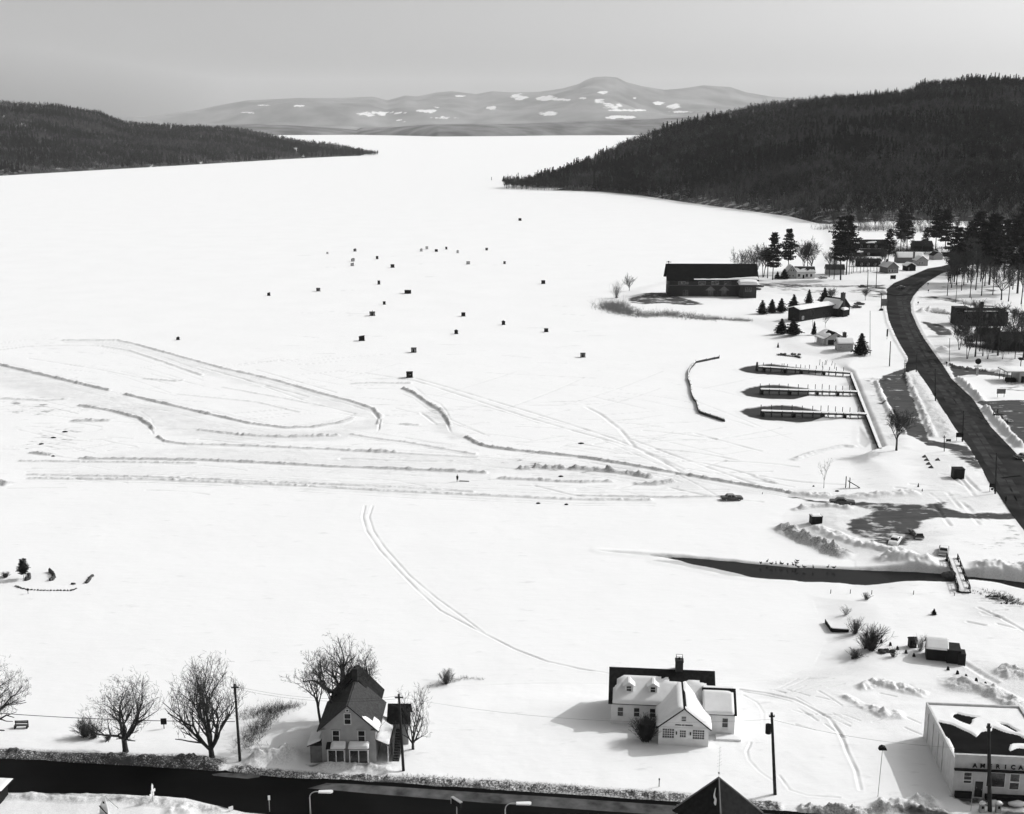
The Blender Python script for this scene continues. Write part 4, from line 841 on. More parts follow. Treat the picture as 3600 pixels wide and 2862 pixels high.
# --- flat-roofed market
A0 = at(3346, 2797); L0 = at(3262, 2590); ang = math.atan2(L0[1]-A0[1], L0[0]-A0[0])-math.pi/2; MD = math.hypot(L0[1]-A0[1], L0[0]-A0[0]); MWd = 12.6
hs = thing('store', 'flat-roofed pale storefront with patchy snow on its black roof and dark raised lettering', 'store', A0, ang*.55-.02)
an = hs.rotation_euler.z
lx = math.sin(-(an))  # keep square to the street
SH = 4.75
MB().box(0, MWd, 0, MD, -.6, SH).obj('wall', M['store_wall'], hs)
MB().box(.3, MWd-.3, .3, MD-.3, SH, SH+.03).obj('roof', M['tar'], hs)
pr = MB().box(0, MWd, -.12, .0, SH-.05, SH+1.0).box(0, MWd, 0, .18, SH, SH+1.0).box(0, .2, .18, MD, SH, SH+.42).box(MWd-.2, MWd, .18, MD, SH, SH+.42).box(.2, MWd-.2, MD-.2, MD, SH, SH+.42); pr.obj('parapet', M['store_wall'], hs)
MB().box(-.04, MWd+.04, -.18, .22, SH+1.0, SH+1.08).obj('coping', M['pale'], hs)
MB().box(-.05, MWd+.05, -.5, -.12, SH-1.0, SH-.8).obj('marquee', M['dark'], hs)
hole = [[(.02,.02),(.02,.12),(.02,.42),(.03,.70),(.12,.68),(.20,.60),(.30,.54),(.36,.46),(.42,.52),(.52,.55),(.57,.64),(.68,.58),(.82,.50),(.92,.36),(.66,.30),(.64,.22),(.74,.26),(.84,.27),(.97,.15),(.97,.02)],
        [(.18,.80),(.30,.86),(.54,.80),(.42,.74),(.36,.64),(.28,.70)], [(.63,.74),(.75,.70),(.84,.56),(.78,.55),(.70,.64)], [(.47,.62),(.53,.60),(.50,.55)]]
hf = polyfn(hole, .02, 12, .05)
snow_patch(hs, [(.2, .18, SH+.02), (MWd-.2, .18, SH+.02), (MWd-.2, MD-.2, SH+.02), (.2, MD-.2, SH+.02)], lambda u, v: 1-hf(u, v)*1.6, .13, 80, 70, 'roof_snow', off=.03)
for u, z, a, b, mm in ((1.3, 2.35, .9, .95, (0, 1)), (1.3, 1.9, .9, .3, (0, 0)), (4.1, 1.55, 2.2, 1.9, (0, 0)), (6.95, 2.4, 1.1, 1.0, (0, 0)), (6.95, 1.3, 1.1, .9, (0, 0)), (9.0, .6, 1.9, 2.9, (0, 0)), (11.0, .6, 1.4, 2.9, (0, 0))):
    window(hs, 'f', MWd, MD, u, z, a, b, mm)
door(hs, 'f', MWd, MD, 2.75, .95, 2.15, 'glass')
MB().box(.3, 2.4, -.5, -.02, -.2, .75).box(4.0, 12, -.7, -.02, -.2, .55).obj('shopfront_base', M['dark'], hs)
for y in (1.8, 4.6, 7.4, 9.8): MB().box(-.12, 0, MD-y-.4, MD-y, .3, SH-.3).obj('pilaster', M['store_wall'], hs)
for i_, ch in enumerate('AMERICAN'):
    cu = bpy.data.curves.new('lettering', 'FONT'); cu.body = ch; cu.size = .8; cu.extrude = .05; cu.offset = .02; cu.align_x = 'CENTER'
    tmp = bpy.data.objects.new('tmp', cu); COL.objects.link(tmp); bpy.context.view_layer.update(); me = bpy.data.meshes.new_from_object(tmp); bpy.data.objects.remove(tmp)
    me.materials.clear(); me.materials.append(M['dark']); o = link('letter', me, hs, (2.45+i_*.93, -.2, SH+.02-.60)); o.rotation_euler = (R(90), 0, 0)
for u in (4.5, 7.2): tag(MB().blob((0, 0, 0), (1.1, .45, .35), int(u*7)).obj('snow_pile', M['snow'], None, None, True), 'white snow heap against the storefront '+('left of' if u < 5 else 'right of')+' the utility pole', 'snow pile').location = hs.matrix_basis @ Vector((u+.3, -1.6, .2))

# --- hip-roofed building, roof only in view
Yp = 130.0; Xp, Zp = PZ(2527, 2733, Yp)
hp = thing('house', 'steep dark pyramid roof with a smear of snow at the bottom edge of the photo', 'house', (Xp, Yp, 1.0), R(41))
hh = Zp-1.0; e = 3.75; ez = hh-4.4
MB().box(-e+.5, e-.5, -e+.5, e-.5, -.8, ez).obj('wall', M['grey'], hp)
V_ = [(-e,-e,ez),(e,-e,ez),(e,e,ez),(-e,e,ez),(0,0,hh)]
ro = MB().add(V_+[(x, y, ez-.2) for x, y, z in V_[:4]], [(0,1,4),(1,2,4),(2,3,4),(3,0,4),(0,5,6,1),(1,6,7,2),(2,7,8,3),(3,8,5,0),(5,8,7,6)]).obj('roof', M['roof'], hp)
ho = MB(); [ho.tube(V_[i], V_[4], .10, .10, 6) for i in range(4)]; ho.obj('hip_cap', M['mid'], ro)
snow_patch(ro, [(-e,e,ez),(-e,-e,ez),(-.02,0,hh),(0,.02,hh)], lambda u, v: 1.1-((u-.80+.5*(v-.6)+.10*float(vnoise(u, v, .1, 3)))/.10)**2-((v-.62)/.24)**2-.5*float(vnoise(u, v, .07, 8)), .05, 60, 60, 'snow_smear')
window(hp, 'f', 1, 1, -2.5, 1.5, 1, 1.5, (0, 1)).location.y = -e+.5; window(hp, 'f', 1, 1, 1.4, 1.5, 1, 1.5, (0, 1)).location.y = -e+.5
an_ = MB().tube((0, 0, hh), (0, 0, hh+4.0), .014, .010, 5).blob((0, 0, hh+.55), (.13, .13, .13), 3)
for i, z in enumerate((1.5, 1.9, 2.3, 2.8, 3.3, 3.8)): an_.tube((-.45+.04*i, 0, hh+z), (.45-.04*i, 0, hh+z), .013, .013, 4)
an_.obj('antenna', M['metal'], hp)

# --- long dark barn-like hall on the point
loc, rz, L_ = frame_from((2352, 1042), (2601, 1037)); s_ = sc_at(1040); BW = (2650-2352)/s_; rz = R(-1.0)
hs = thing('hall', 'long dark brick hall with steep black roof on the snowy point', 'hall', loc, rz); BH = 8.9; BD = 15.0
gable_block(hs, 0, 0, BW, BD, BH, 6.3, M['brick'], M['tar'], 'x', 1.3, (None, None), t=.3)
MB().box(-.1, BW+.1, -.25, -.0, BH-1.1, BH-.8).obj('gutter', M['pale'], hs)
for u in (4.6, 14.6, 21.0, 27.2, 33.2): window(hs, 'f', BW, BD, u, BH-2.9, 3.2, 1.4, (1, 0), 'grey' if u < 22 else 'mid', .14)
MB().box(8.3, 9.5, -.08, 0, BH-2.9, BH-1.6).obj('panel', M['mid'], hs)
for u in (7.0, 19.5, 26.0): window(hs, 'f', BW, BD, u, .4, 2.2, 2.6, (1, 0), 'mid', .12)
for u in (19.4, 26.0): MB().add([(u-1.6, -.15, 3.0), (u+3.8, -.15, 3.0), (u+1.1, -.15, 5.2), (u-1.6, 0, 3.0), (u+3.8, 0, 3.0), (u+1.1, 0, 5.2)], [(0,1,2),(0,3,4,1),(1,4,5,2),(2,5,3,0)]).obj('door_hood', M['mid'], hs)
window(hs, 'l', BW, BD, 3, 5, 2, 1.6, (1, 0), 'grey', .15); door(hs, 'l', BW, BD, 9, 3.5, 4.0, 'dark')
MB().box(0, BW, -.12, 0, 5.4, 5.6).obj('belt_course', M['mid'], hs)
q = MB().tube((.2, BD/2, BH+6.2), (.2, BD/2, BH+7.3), .15).box(-1.1, 1.5, BD/2-.1, BD/2+.1, BH+7.2, BH+7.45).blob((.2, BD/2, BH+7.5), (.5, .3, .35), 2); q.obj('weather_vane', M['black'], hs)
ex = BW-8.6
MB().prism([(ex, -4.2), (ex+1.8, -5.6), (ex+8.0, -5.6), (ex+8.2, 0), (ex, 0)], -.8, 6.3).obj('annex_wall', M['brick'], hs)
q = [(ex-.8, -6.2, 6.3), (ex+9.0, -6.2, 6.3), (ex+9.0, 1.5, 7.4), (ex-.8, 1.5, 7.4)]
MB().slab(q, .25).obj('annex_roof', M['tar'], hs); snow_patch(hs, q, lambda u, v: 1-1.2*((u-.5)**2*1.2+(v-.4)**2*.8), 1.6, 20, 14, 'annex_snow', off=.25)
snow_patch(hs, [(12, -1.3, BH-.55), (BW+1.2, -1.3, BH-.55), (BW+1.2, 1.2, BH+.55), (12, 1.2, BH+.55)], lambda u, v: min(1, max(0, (u-.42)*2.2+(.35-v)*.8)+.3*float(vnoise(u*9, v, .5, 3))), .45, 60, 6, 'eave_snow', off=.2)
for u in (ex+2.6, ex+4.4): window(hs, 'f', 1, 1, u, 3.2, 1.1, 1.8, (0, 1), 'mid', .1).location.y = -5.6

# --- small houses: (name,label, a px, b px, depth, wall h, rise, ridge, wall, roof, snow, chimney)
def small(label, a, b, D_, hw, rise, ridge, wm, rm, snow=(None, None), ch=None, wins=(), name='house', cat='house', over=.35, rot=None, st=.3, door_=None):
    loc, rz, L_ = frame_from(a, b)
    t = thing(name, label, cat, loc, rz if rot is None else R(rot))
    gable_block(t, 0, 0, L_, D_, hw, rise, M[wm], M[rm], ridge, over, snow, st=st)
    for w_ in wins: window(t, w_[0], L_, D_, *w_[1:5], fm='white' if wm != 'white' else 'grey', muntin=(0, 1))
    if door_ is not None: door(t, 'f', L_, D_, door_, .95, 2.05, 'dark' if wm != 'dark' else 'mid')
    if ch: chimney(t, *ch)
    return t, L_
# dark L-shaped building with the big chimney
t, L_ = small('low dark L-shaped building with snow roof and big end chimney beside small spruces', (2809, 1132), (2930, 1112), 6.0, 5.3, .9, 'x', 'dark', 'roof', (full, full), name='lodge', cat='lodge', wins=[('f', 2.0, 1.0, 1.2, 1.2)], over=.5)
gable_block(t, L_-.3, -2.6, 8.6, 9.5, 4.0, 3.9, M['dark'], M['roof'], 'y', .4, (lambda u, v: min(1, (.9-v)*8), lambda u, v: min(1, (u-.12)*10, (.8-v)*6)))
chimney(t, L_+3.2, -2.2, 3, 10.6, 1.5, 'brick', 2)
q = [(L_+1.0, -4.6, 3.0), (L_+4.8, -4.6, 3.0), (L_+4.8, -2.6, 3.4), (L_+1.0, -2.6, 3.4)]; MB().slab(q, .15).obj('porch_roof', M['roof'], t); snow_patch(t, q, full, .7, 14, 8, 'porch_snow', off=.15); MB().box(L_+1.2, L_+4.6, -4.3, -2.6, -.5, 3.0).obj('porch', M['dark'], t)
# the white cottage pair
t, L_ = small('small white cottage with open front porch and snow roof above the docks', (2904, 1216), (2958, 1212), 8.5, 3.0, 2.0, 'y', 'stucco', 'roof', (polyfn([[(.0,.0),(1,.0),(1,.55),(.72,.7),(.45,.5),(.3,1),(.0,1)]], .05, 3, .05), full), name='cottage', cat='cottage', rot=12)
MB().box(.7, 3.2, -.06, .02, .3, 2.3).obj('porch_opening', M['black'], t); window(t, 'f', L_, 8.5, L_*.62, 3.1, .9, .8, (1, 0), 'grey')
pp = MB(); [pp.box(-1.4, -1.25, y, y+.15, -.5, 2.7) for y in (.0, 1.7, 3.4, 5.1, 6.8)]; pp.obj('porch_post', M['white'], t)
q = [(-1.6, -.2, 2.55), (0, -.2, 2.95), (0, 7.4, 2.95), (-1.6, 7.4, 2.55)]; MB().slab(q, .1).obj('side_porch_roof', M['roof'], t); snow_patch(t, q, full, .3, 10, 14, 'porch_snow', off=.1)
MB().box(L_-.6, L_+2.6, 2.8, 7.5, -.5, 3.0).obj('side_wing', M['stucco'], t); q = [(L_-.8, 2.5, 3.0), (L_+2.9, 2.5, 3.0), (L_+2.9, 7.8, 4.2), (L_-.8, 7.8, 4.2)]; MB().slab(q, .1).obj('wing_roof', M['roof'], t); snow_patch(t, q, full, .25, 10, 12, 'wing_snow', off=.1)
t, L_ = small('little white cottage with two narrow windows and square chimney next to a dark spruce', (2945, 1236), (2995, 1234), 4.5, 3.0, 1.4, 'x', 'stucco', 'roof', (full, full), ch=None, wins=[('f', .9, 1.2, .45, .8), ('f', 3.9, 1.2, .45, .8)], name='cottage', cat='cottage', rot=-1, st=.45)
chimney(t, 3.6, 5.6, 2.5, 6.4, 1.2, 'brick')
# dark flat building right of the road
loc = at(3387, 1146); t = thing('building', 'dark flat-topped two-storey block with snow-edged parapet among bare trees right of the road', 'building', loc, R(-3)); BWd = 150/sc_at(1146)
MB().box(0, BWd, 0, 11, -1, 5.9).box(-3.0, 3.2, 2, 9, -1, 7.3).obj('wall', M['dark'], t); MB().box(.5, BWd-.5, .5, 10.5, 5.9, 5.95).obj('roof', M['tar'], t)
MB().box(-.1, BWd+.1, -.1, .4, 5.9, 6.25).box(BWd-.4, BWd+.1, .4, 11, 5.9, 6.25).box(3.3, BWd-.4, 10.6, 11.1, 5.9, 6.25).obj('parapet', M['dark'], t); MB().box(0, BWd, -.05, .35, 6.25, 6.42).box(BWd-.35, BWd, .35, 11, 6.25, 6.42).obj('parapet_snow', M['snow'], t)
MB().prof([(-3, 4), (-.2, 4), (-3, 6.9)], 1.0, 2.0).obj('gable_end', M['dark'], t)
chimney(t, BWd*.52, 8.0, 5, 9.2, 1.3, 'dark'); [window(t, 'f', BWd, 11, u, z, 1.1, 1.4, (0, 1), 'dark', .06) for u in (2, 5.5, 9, 12.5) for z in (1.0, 3.8)]
door(t, 'l', BWd, 11, 9.6, 1, 2.1)
# white house behind the pines
t, L_ = small('white house with snowy dormered roof behind tall pines near the hall', (2797, 979), (2863, 979), 6.5, 3.4, 2.8, 'x', 'white', 'shing', (polyfn([[(.0,.0),(1,0),(1,.5),(.7,.6),(.6,.3),(.45,.8),(.3,.5),(0,.9)]], .08, 6, .15), full), wins=[('f', 1.2, 1.1, 1.2, 1.3), ('f', 5.5, 1.0, 1.2, 1.4), ('f', 8.0, 1.0, 1.0, 1.4)], rot=-2, door_=3.8)
gable_block(t, -4.6, -.8, 4.8, 9, 3.9, 3.1, M['stucco'], M['shing'], 'y', .3, (full, full)); [window(t, 'f', 1, 1, u, z, .8, 1.1, (0, 1)).__setattr__('location', Vector((0, -.8, 0))) for u, z in ((-3.8, 1.1), (-2.0, 1.1), (-3.2, 4.0), (-1.9, 4.0))]
small('small grey shed with plain gable behind slender trunks', (2905, 966), (2948, 962), 5, 3.2, 2.4, 'x', 'grey', 'shing', (None, None), name='shed', cat='shed', rot=-3)
t, L_ = small('brown front-gabled cottage with bright snow roof beside the far road bend', (3120, 962), (3158, 961), 9.0, 3.6, 2.8, 'y', 'mid', 'roof', (full, full), wins=[('f', .6, .8, 1.2, 1.5), ('f', 2.3, .8, 1.5, 1.5), ('f', 4.2, .8, 1.0, 1.5)], rot=14, name='cottage', cat='cottage', ch=None)
chimney(t, 2.6, 5.6, 4, 7.6, .9, 'brick')
small('small dark shed with white roof next to the brown cottage', (3187, 953), (3203, 950), 5.5, 2.9, 1.6, 'y', 'dark', 'roof', (full, full), rot=8, name='shed', cat='shed', door_=.8)
t, L_ = small('pale cottage with paired front windows by the far roadside', (3222, 935), (3258, 934), 6.5, 3.2, 2.5, 'y', 'grey', 'shing', (full, full), wins=[('f', 1.6, 1.0, .7, 1.4), ('f', 3.0, 1.0, .7, 1.4)], rot=4, name='cottage', cat='cottage')
chimney(t, .4, 6, 2.5, 8.2, .9, 'mid')
small('broad snow-roofed house half hidden behind the brown cottage', (3155, 925), (3216, 920), 8.5, 3.4, 2.9, 'x', 'mid', 'roof', (full, full), rot=-3)
small('tiny grey cabin farthest up the road', (3281, 914), (3303, 912), 5.5, 2.8, 2.2, 'y', 'grey', 'roof', (None, full), rot=10, name='cabin', cat='cabin')
small('long low dark cabin row nearest the frozen bay behind the twin pines', (2984, 874), (3108, 871), 7, 3.6, 2.2, 'x', 'dark', 'roof', (polyfn([[(.05,.1),(.3,.05),(.28,.5),(.1,.6)],[(.4,.1),(.7,.1),(.75,.7),(.5,.4)]], .08, 5, .15), None), name='cabin_row', cat='cabin', rot=-1, wins=[('f', u, 1, 1.2, 1.4) for u in (3, 8, 13, 18)])
small('second long dark cabin with patchy roof behind the twin pines', (2985, 901), (3110, 900), 5, 2.6, 1.8, 'x', 'dark', 'roof', (polyfn([[(0,.1),(.4,0),(.35,.6),(0,.8)]], .1, 4, .2), None), name='cabin_row', cat='cabin', rot=-2, wins=[('f', u, .9, 1.1, 1.2) for u in (2, 7, 12)])
small('dark low cabin standing among thin trunks above the roadside sign', (3013, 938), (3098, 940), 5, 3.4, 1.2, 'x', 'dark', 'roof', (None, None), name='cabin_row', cat='cabin', rot=-2, wins=[('f', u, 1.0, 1.2, 1.2) for u in (2, 6, 10)])
small('dark house deep in the pines right of the cottages', (3215, 885), (3275, 884), 8, 3.8, 3.0, 'x', 'dark', 'roof', (None, None), rot=2)
small('dark-sided shack under the pines above the road end', (3300, 902), (3335, 900), 5, 2.8, 1.6, 'x', 'dark', 'roof', (full, full), rot=2, name='shed', cat='shed')
small('dark house at the foot of the hill near the right edge', (3520, 1235), (3640, 1232), 9, 4.2, 2.4, 'x', 'dark', 'roof', (None, None), rot=-3)
small('low dark house behind bare shrubs below the flat-topped block', (3440, 1200), (3520, 1204), 6, 3.0, 1.8, 'x', 'mid', 'roof', (None, None), rot=-4)
# small sheds near the marsh
t, L_ = small('black-sided shed with bright snow roof standing alone on the meadow', (3256, 2320), (3322, 2340), 2.9, 2.0, 1.0, 'x', 'black', 'roof', (full, full), name='shed', cat='shed', rot=-14, over=.2)
MB().box(L_-.1, L_+2.0, -.6, 2.6, -.4, 2.3).box(L_+1.6, L_+2.7, -.8, 1.2, -.4, 1.9).obj('lean_to', M['black'], t)
small('tiny black privy beside a thin bush left of the meadow shed', (3198, 2279), (3222, 2279), 1.1, 1.25, .35, 'x', 'black', 'black', (None, None), name='privy', cat='privy', over=.08)
# gas station at the right edge
loc = at(3582, 1346); t = thing('service_station', 'snow-roofed service station with open canopy at the right edge', 'service station', loc, R(-1))
MB().box(0, 12, 0, 7, -.5, 3.6).obj('wall', M['stucco'], t); MB().box(-4.6, 12.3, -.6, 7.3, 3.6, 3.95).obj('canopy', M['grey'], t); snow_patch(t, [(-4.6, -.6, 3.95), (12.3, -.6, 3.95), (12.3, 7.3, 3.95), (-4.6, 7.3, 3.95)], full, .3, 14, 10, 'roof_snow')
[MB().tube((-4.2+i*1.5, -.3+j*6.5, -.5), (-4.2+i*1.5, -.3+j*6.5, 3.7), .1).obj('canopy_post', M['dark'], t) for i in (0, 1) for j in (0, 1)]
door(t, 'f', 12, 7, .6, 1, 2.2); window(t, 'f', 12, 7, 2.2, .8, 2.6, 1.8, (1, 0)); MB().box(-3.6, -.6, 1, 3, -.3, 1.2).obj('pump_island', M['dark'], t)
# --- the two-story kiosk corner at the bottom left
Yk = 139.0; Xk, Zk = PZ(26, 2764, Yk)
t = thing('kiosk', 'corner of a flat snow-topped shelter cut off by the left edge', 'kiosk', (Xk-4.5, Yk-1.0, 1.0), R(-6))
MB().box(.3, 3.6, .6, 2.8, -.3, Zk-1.1).obj('wall', M['dark'], t); MB().box(-.1, 4.3, -.1, 3.3, Zk-1.1, Zk-.95).obj('roof', M['dark'], t); snow_patch(t, [(-.1,-.1,Zk-.95),(4.3,-.1,Zk-.95),(4.3,3.3,Zk-.95),(-.1,3.3,Zk-.95)], full, .16, 12, 10, 'roof_snow')
# ================================================================ ice fishing shacks
SH_ = [  # x, base y, w, h (source px), tone, roof, label
 (1828,776,10,9,'dark','flat','lone dark ice shack farthest out on the lake'),
 (1248,884,9,11,'mid','gable','grey ice shack at the far left end of the farthest row'),
 (1151,893,7,6,'pale','flat','tiny pale ice shack half buried, left of the far row'),
 (1241,919,12,12,'grey','gable','pale gabled ice shack directly behind another pale one'),
 (1239,935,11,12,'grey','slant','pale slant-roofed ice shack in front of the gabled pale one'),
 (1326,911,8,11,'dark','flat','narrow dark ice shack between the pale pair and the squat dark one'),
 (1380,941,13,12,'dark','flat','squat dark ice shack right of the narrow dark one, far field'),
 (1481,884,9,11,'pale','gable','pale gabled ice shack leftmost in the far cluster'),
 (1501,876,9,10,'pale','flat','pale flat ice shack rearmost in the far cluster'),
 (1534,885,10,9,'dark','flat','low dark ice shack in the middle of the far cluster'),
 (1569,877,7,10,'dark','flat','slim dark ice shack toward the right of the far cluster'),
 (1609,890,8,11,'pale','gable','narrow pale ice shack at the right end of the far cluster'),
 (1711,880,9,9,'mid','flat','grey ice shack standing alone right of the far cluster'),
 (1646,929,12,10,'grey','flat','pale ice shack with dark flat roof below the far cluster'),
 (1774,928,8,10,'mid','flat','narrow grey ice shack at the far right of the middle distance'),
 (1332,1000,9,14,'dark','flat','tall narrow dark ice shack straight above the small grey one'),
 (945,1040,9,13,'dark','slant','dark upright ice shack leftmost but one on the lake'),
 (1119,1024,13,12,'mid','flat','square grey ice shack left of centre with faint tracks'),
 (1434,1032,21,15,'dark','flat','wide dark ice shack with pale roof edge, mid lake'),
 (1351,1071,9,12,'dark','flat','small dark ice shack just above the one with the stovepipe'),
 (1309,1110,19,15,'mid','pipe','grey ice shack with a stovepipe on its roof'),
 (1629,1112,13,14,'dark','flat','boxy dark ice shack above the peaked one right of centre'),
 (1770,1142,11,16,'dark','gable','peaked dark ice shack farther right of the two peaked ones'),
 (1604,1174,12,16,'dark','gable','peaked dark ice shack nearer the middle of the lake'),
 (1272,1198,19,19,'dark','slant','large dark ice shack with long runners near the race loop'),
 (1455,1239,18,18,'mid','panel','grey panelled ice shack with plank tracks either side'),
 (1440,1327,22,21,'dark','win','nearest dark ice shack with a small pale window'),
 (626,1195,10,12,'dark','gable','small dark ice shack far left beside the race loop'),
 (1910,998,13,13,'dark','flat','dark ice shack out toward the hall, upper right of the field'),
 (1920,1167,14,13,'dark','flat','squat dark ice shack right side with a side track'),
 (2049,1256,17,16,'mid','flat','grey ice shack rightmost on the lake'),
]
for i, (x, y, w_, h_, tone, rf, lab) in enumerate(SH_):
    X, Y, Z = at(x, y); s = sc_at(y); a = w_/s/2; h = max(1.3, h_/s*.98)
    t = thing('ice_shack', lab, 'ice shack', (X, Y, -.05), R(random.Random(i).uniform(-7, 7)), 'ice fishing shacks scattered on the frozen lake'); m = M[tone]
    hb = h-(.45 if rf in ('gable', 'slant') else .12)
    if rf == 'gable': MB().prof([(-a, .12), (a, .12), (a, hb), (0, h-.1), (-a, hb)], -a*.8, a*.8).obj('wall', m, t); r_ = MB(); r_.slab([(-a-.1, a*.9, hb-.06), (-a-.1, -a*.9, hb-.06), (0, -a*.9, h-.08), (0, a*.9, h-.08)], .07); r_.slab([(a+.1, -a*.9, hb-.06), (a+.1, a*.9, hb-.06), (0, a*.9, h-.08), (0, -a*.9, h-.08)], .07); r_.obj('roof', M['black'], t)
    elif rf == 'slant': MB().prof([(-a, .12), (a, .12), (a, h-.1), (-a, hb)], -a*.8, a*.8).obj('wall', m, t); MB().slab([(-a-.1, -a*.9, hb-.05), (a+.1, -a*.9, h-.05), (a+.1, a*.9, h-.05), (-a-.1, a*.9, hb-.05)], .07).obj('roof', M['black'], t)
    else: MB().box(-a, a, -a*.8, a*.8, .12, hb).obj('wall', m, t); MB().box(-a-.08, a+.08, -a*.88, a*.88, hb, hb+.09).obj('roof', M['snow'] if i == 18 else M['black'], t)
    d = MB().box(-a*.35, a*.25, -a*.8-.04, -a*.8, .15, min(1.7, hb*.85)).obj('door', M['pale' if tone in ('pale', 'grey') else 'black'], t)
    MB().box(-a-.25, a+.25, -a*.62, -a*.5, 0, .12).box(-a-.25, a+.25, a*.5, a*.62, 0, .12).obj('runner', M['wood'], t)
    if rf == 'pipe': MB().tube((.1, 0, hb), (.1, 0, hb+.75), .09).obj('stovepipe', M['black'], t)
    if rf == 'win': MB().box(a*.1, a*.4, -a*.8-.05, -a*.8, 1.0, 1.2).obj('window', M['pale'], t)
    if rf == 'panel': MB().box(-a, a, -a*.8-.03, -a*.8, hb*.55, hb*.62).box(a*.3, a*.38, -a*.8-.035, -a*.8, .2, hb).obj('batten', M['pale'], t)
for nm, x, y, wpx, hpx, dp, lab, topm in (('ice_shack', 2872, 1843, 38, 26, 1.8, 'dark hut with snow on its top beside the parking area', 'snow'), ('ice_shack', 3371, 1684, 37, 34, 2.2, 'tall black hut casting a shadow beside the road pull-in', 'black')):
    X, Y, Z = at(x, y); s = sc_at(y); a = wpx/s/2; h = hpx/s
    t = thing('hut', lab, 'hut', (X, Y, Z), R(4 if topm == 'snow' else -2)); MB().box(-a, a, 0, dp, -.2, h).obj('wall', M['black'], t); MB().box(-a-.08, a+.08, -.1, dp+.1, h, h+.1).obj('roof', M['dark'], t)
    if topm == 'snow': snow_patch(t, [(-a,0,h+.1),(a,0,h+.1),(a,dp,h+.1),(-a,dp,h+.1)], full, .2, 10, 8, 'roof_snow')
    MB().box(-.4, .4, -.05, 0, 0, min(2, h*.8)).obj('door', M['dark'], t)
# ================================================================ trees
rg = random.Random(7)
def big_tree(label, x, y, ytop, group=None, mat2='twig', rz=0, **k):
    X, Y, Z = at(x, y); a, b, c = ray(x, ytop); zt = CAMH+c/b*Y; h = zt-Z
    sd_ = k.pop('seed', 1); r_ = random.Random(sd_); cr = k.pop('cr', None); zc = k.pop('zc', .6)
    T, C = norm_h(*bare_tree(r_, h, **k), h*(1.12 if cr else 1))
    if cr:
        rz_ = (1-zc)*h*1.02; ok = lambda s, w: ((s[3]/cr)**2+(s[4]/cr)**2+((s[5]-zc*h)/rz_)**2) < w or (s[5] < zc*h*.6 and math.hypot(s[3], s[4]) < cr*.5)
        am = [r_.uniform(.7, 1.15) for _ in range(24)]; C = [s for s in C if r_.random() < .52 and ok(s, r_.uniform(.8, 1.12)*am[int((math.atan2(s[4], s[3])+3.15)*1.9+(s[5]/h)*8) % 24])]; T = [s for s in T if ok(s, 1.35)]
    t = thing('bare_tree', label, 'tree', (X, Y, Z), rz, group)
    link('trunk', segmesh('trunk', T, M['bark'], 6), t); link('crown', segmesh('crown', C, M[mat2], 3), t); return t
GS = 'bare trees along the street'
big_tree('wide spreading bare tree left of the green-area sign', 442, 2645, 2350, GS, seed=3, spread=.85, trunk=.2, r=.40, limbs=6, kids=(7, 6, 5), up=.16, cr=5.9, zc=.6, twigs=5, rmin=.017)
big_tree('tall upright many-stemmed bare tree next to the leaning utility pole', 745, 2664, 2293, GS, seed=5, spread=.6, trunk=.10, r=.42, limbs=8, kids=(7, 6, 4), up=.32, cr=5.7, zc=.56, twigs=5, rmin=.017)
big_tree('bare tree cut off by the left edge of the photo', -62, 2600, 2285, GS, seed=8, spread=.95, trunk=.18, r=.45, limbs=7, kids=(7, 6, 5), up=.18, cr=6.8, zc=.58, twigs=5, rmin=.017)
big_tree('great bare spreading tree directly behind the tall gabled house', 1215, 2520, 2228, GS, seed=12, spread=.95, trunk=.3, r=.6, limbs=7, kids=(6, 6, 5), up=.2, cr=6.3, zc=.66, twigs=5, rmin=.017)
big_tree('slim double-trunked bare tree at the left corner of the tall gabled house', 1142, 2600, 2290, GS, seed=15, spread=.55, trunk=.5, r=.3, limbs=5, kids=(4, 3, 3), up=.25, forks=2, twigs=6, rmin=.018)
big_tree('scrubby multi-stemmed bare tree right of the tall gabled house', 1452, 2634, 2395, GS, seed=18, spread=.6, trunk=.12, r=.22, limbs=6, kids=(4, 3, 3), up=.3, twigs=4, rmin=.016)
big_tree('forked bare tree by the dark pull-off above the dock wall', 3151, 1584, 1425, None, seed=21, spread=.7, trunk=.3, r=.28, limbs=5, kids=(6, 5, 3), up=.3, twigs=6, rmin=.03)
big_tree('thin pale sapling on the shore below the docks', 2896, 1716, 1610, None, 'ltwig', seed=22, spread=.5, trunk=.3, r=.06, limbs=4, kids=(3, 2), up=.3, twigs=3, rmin=.02)
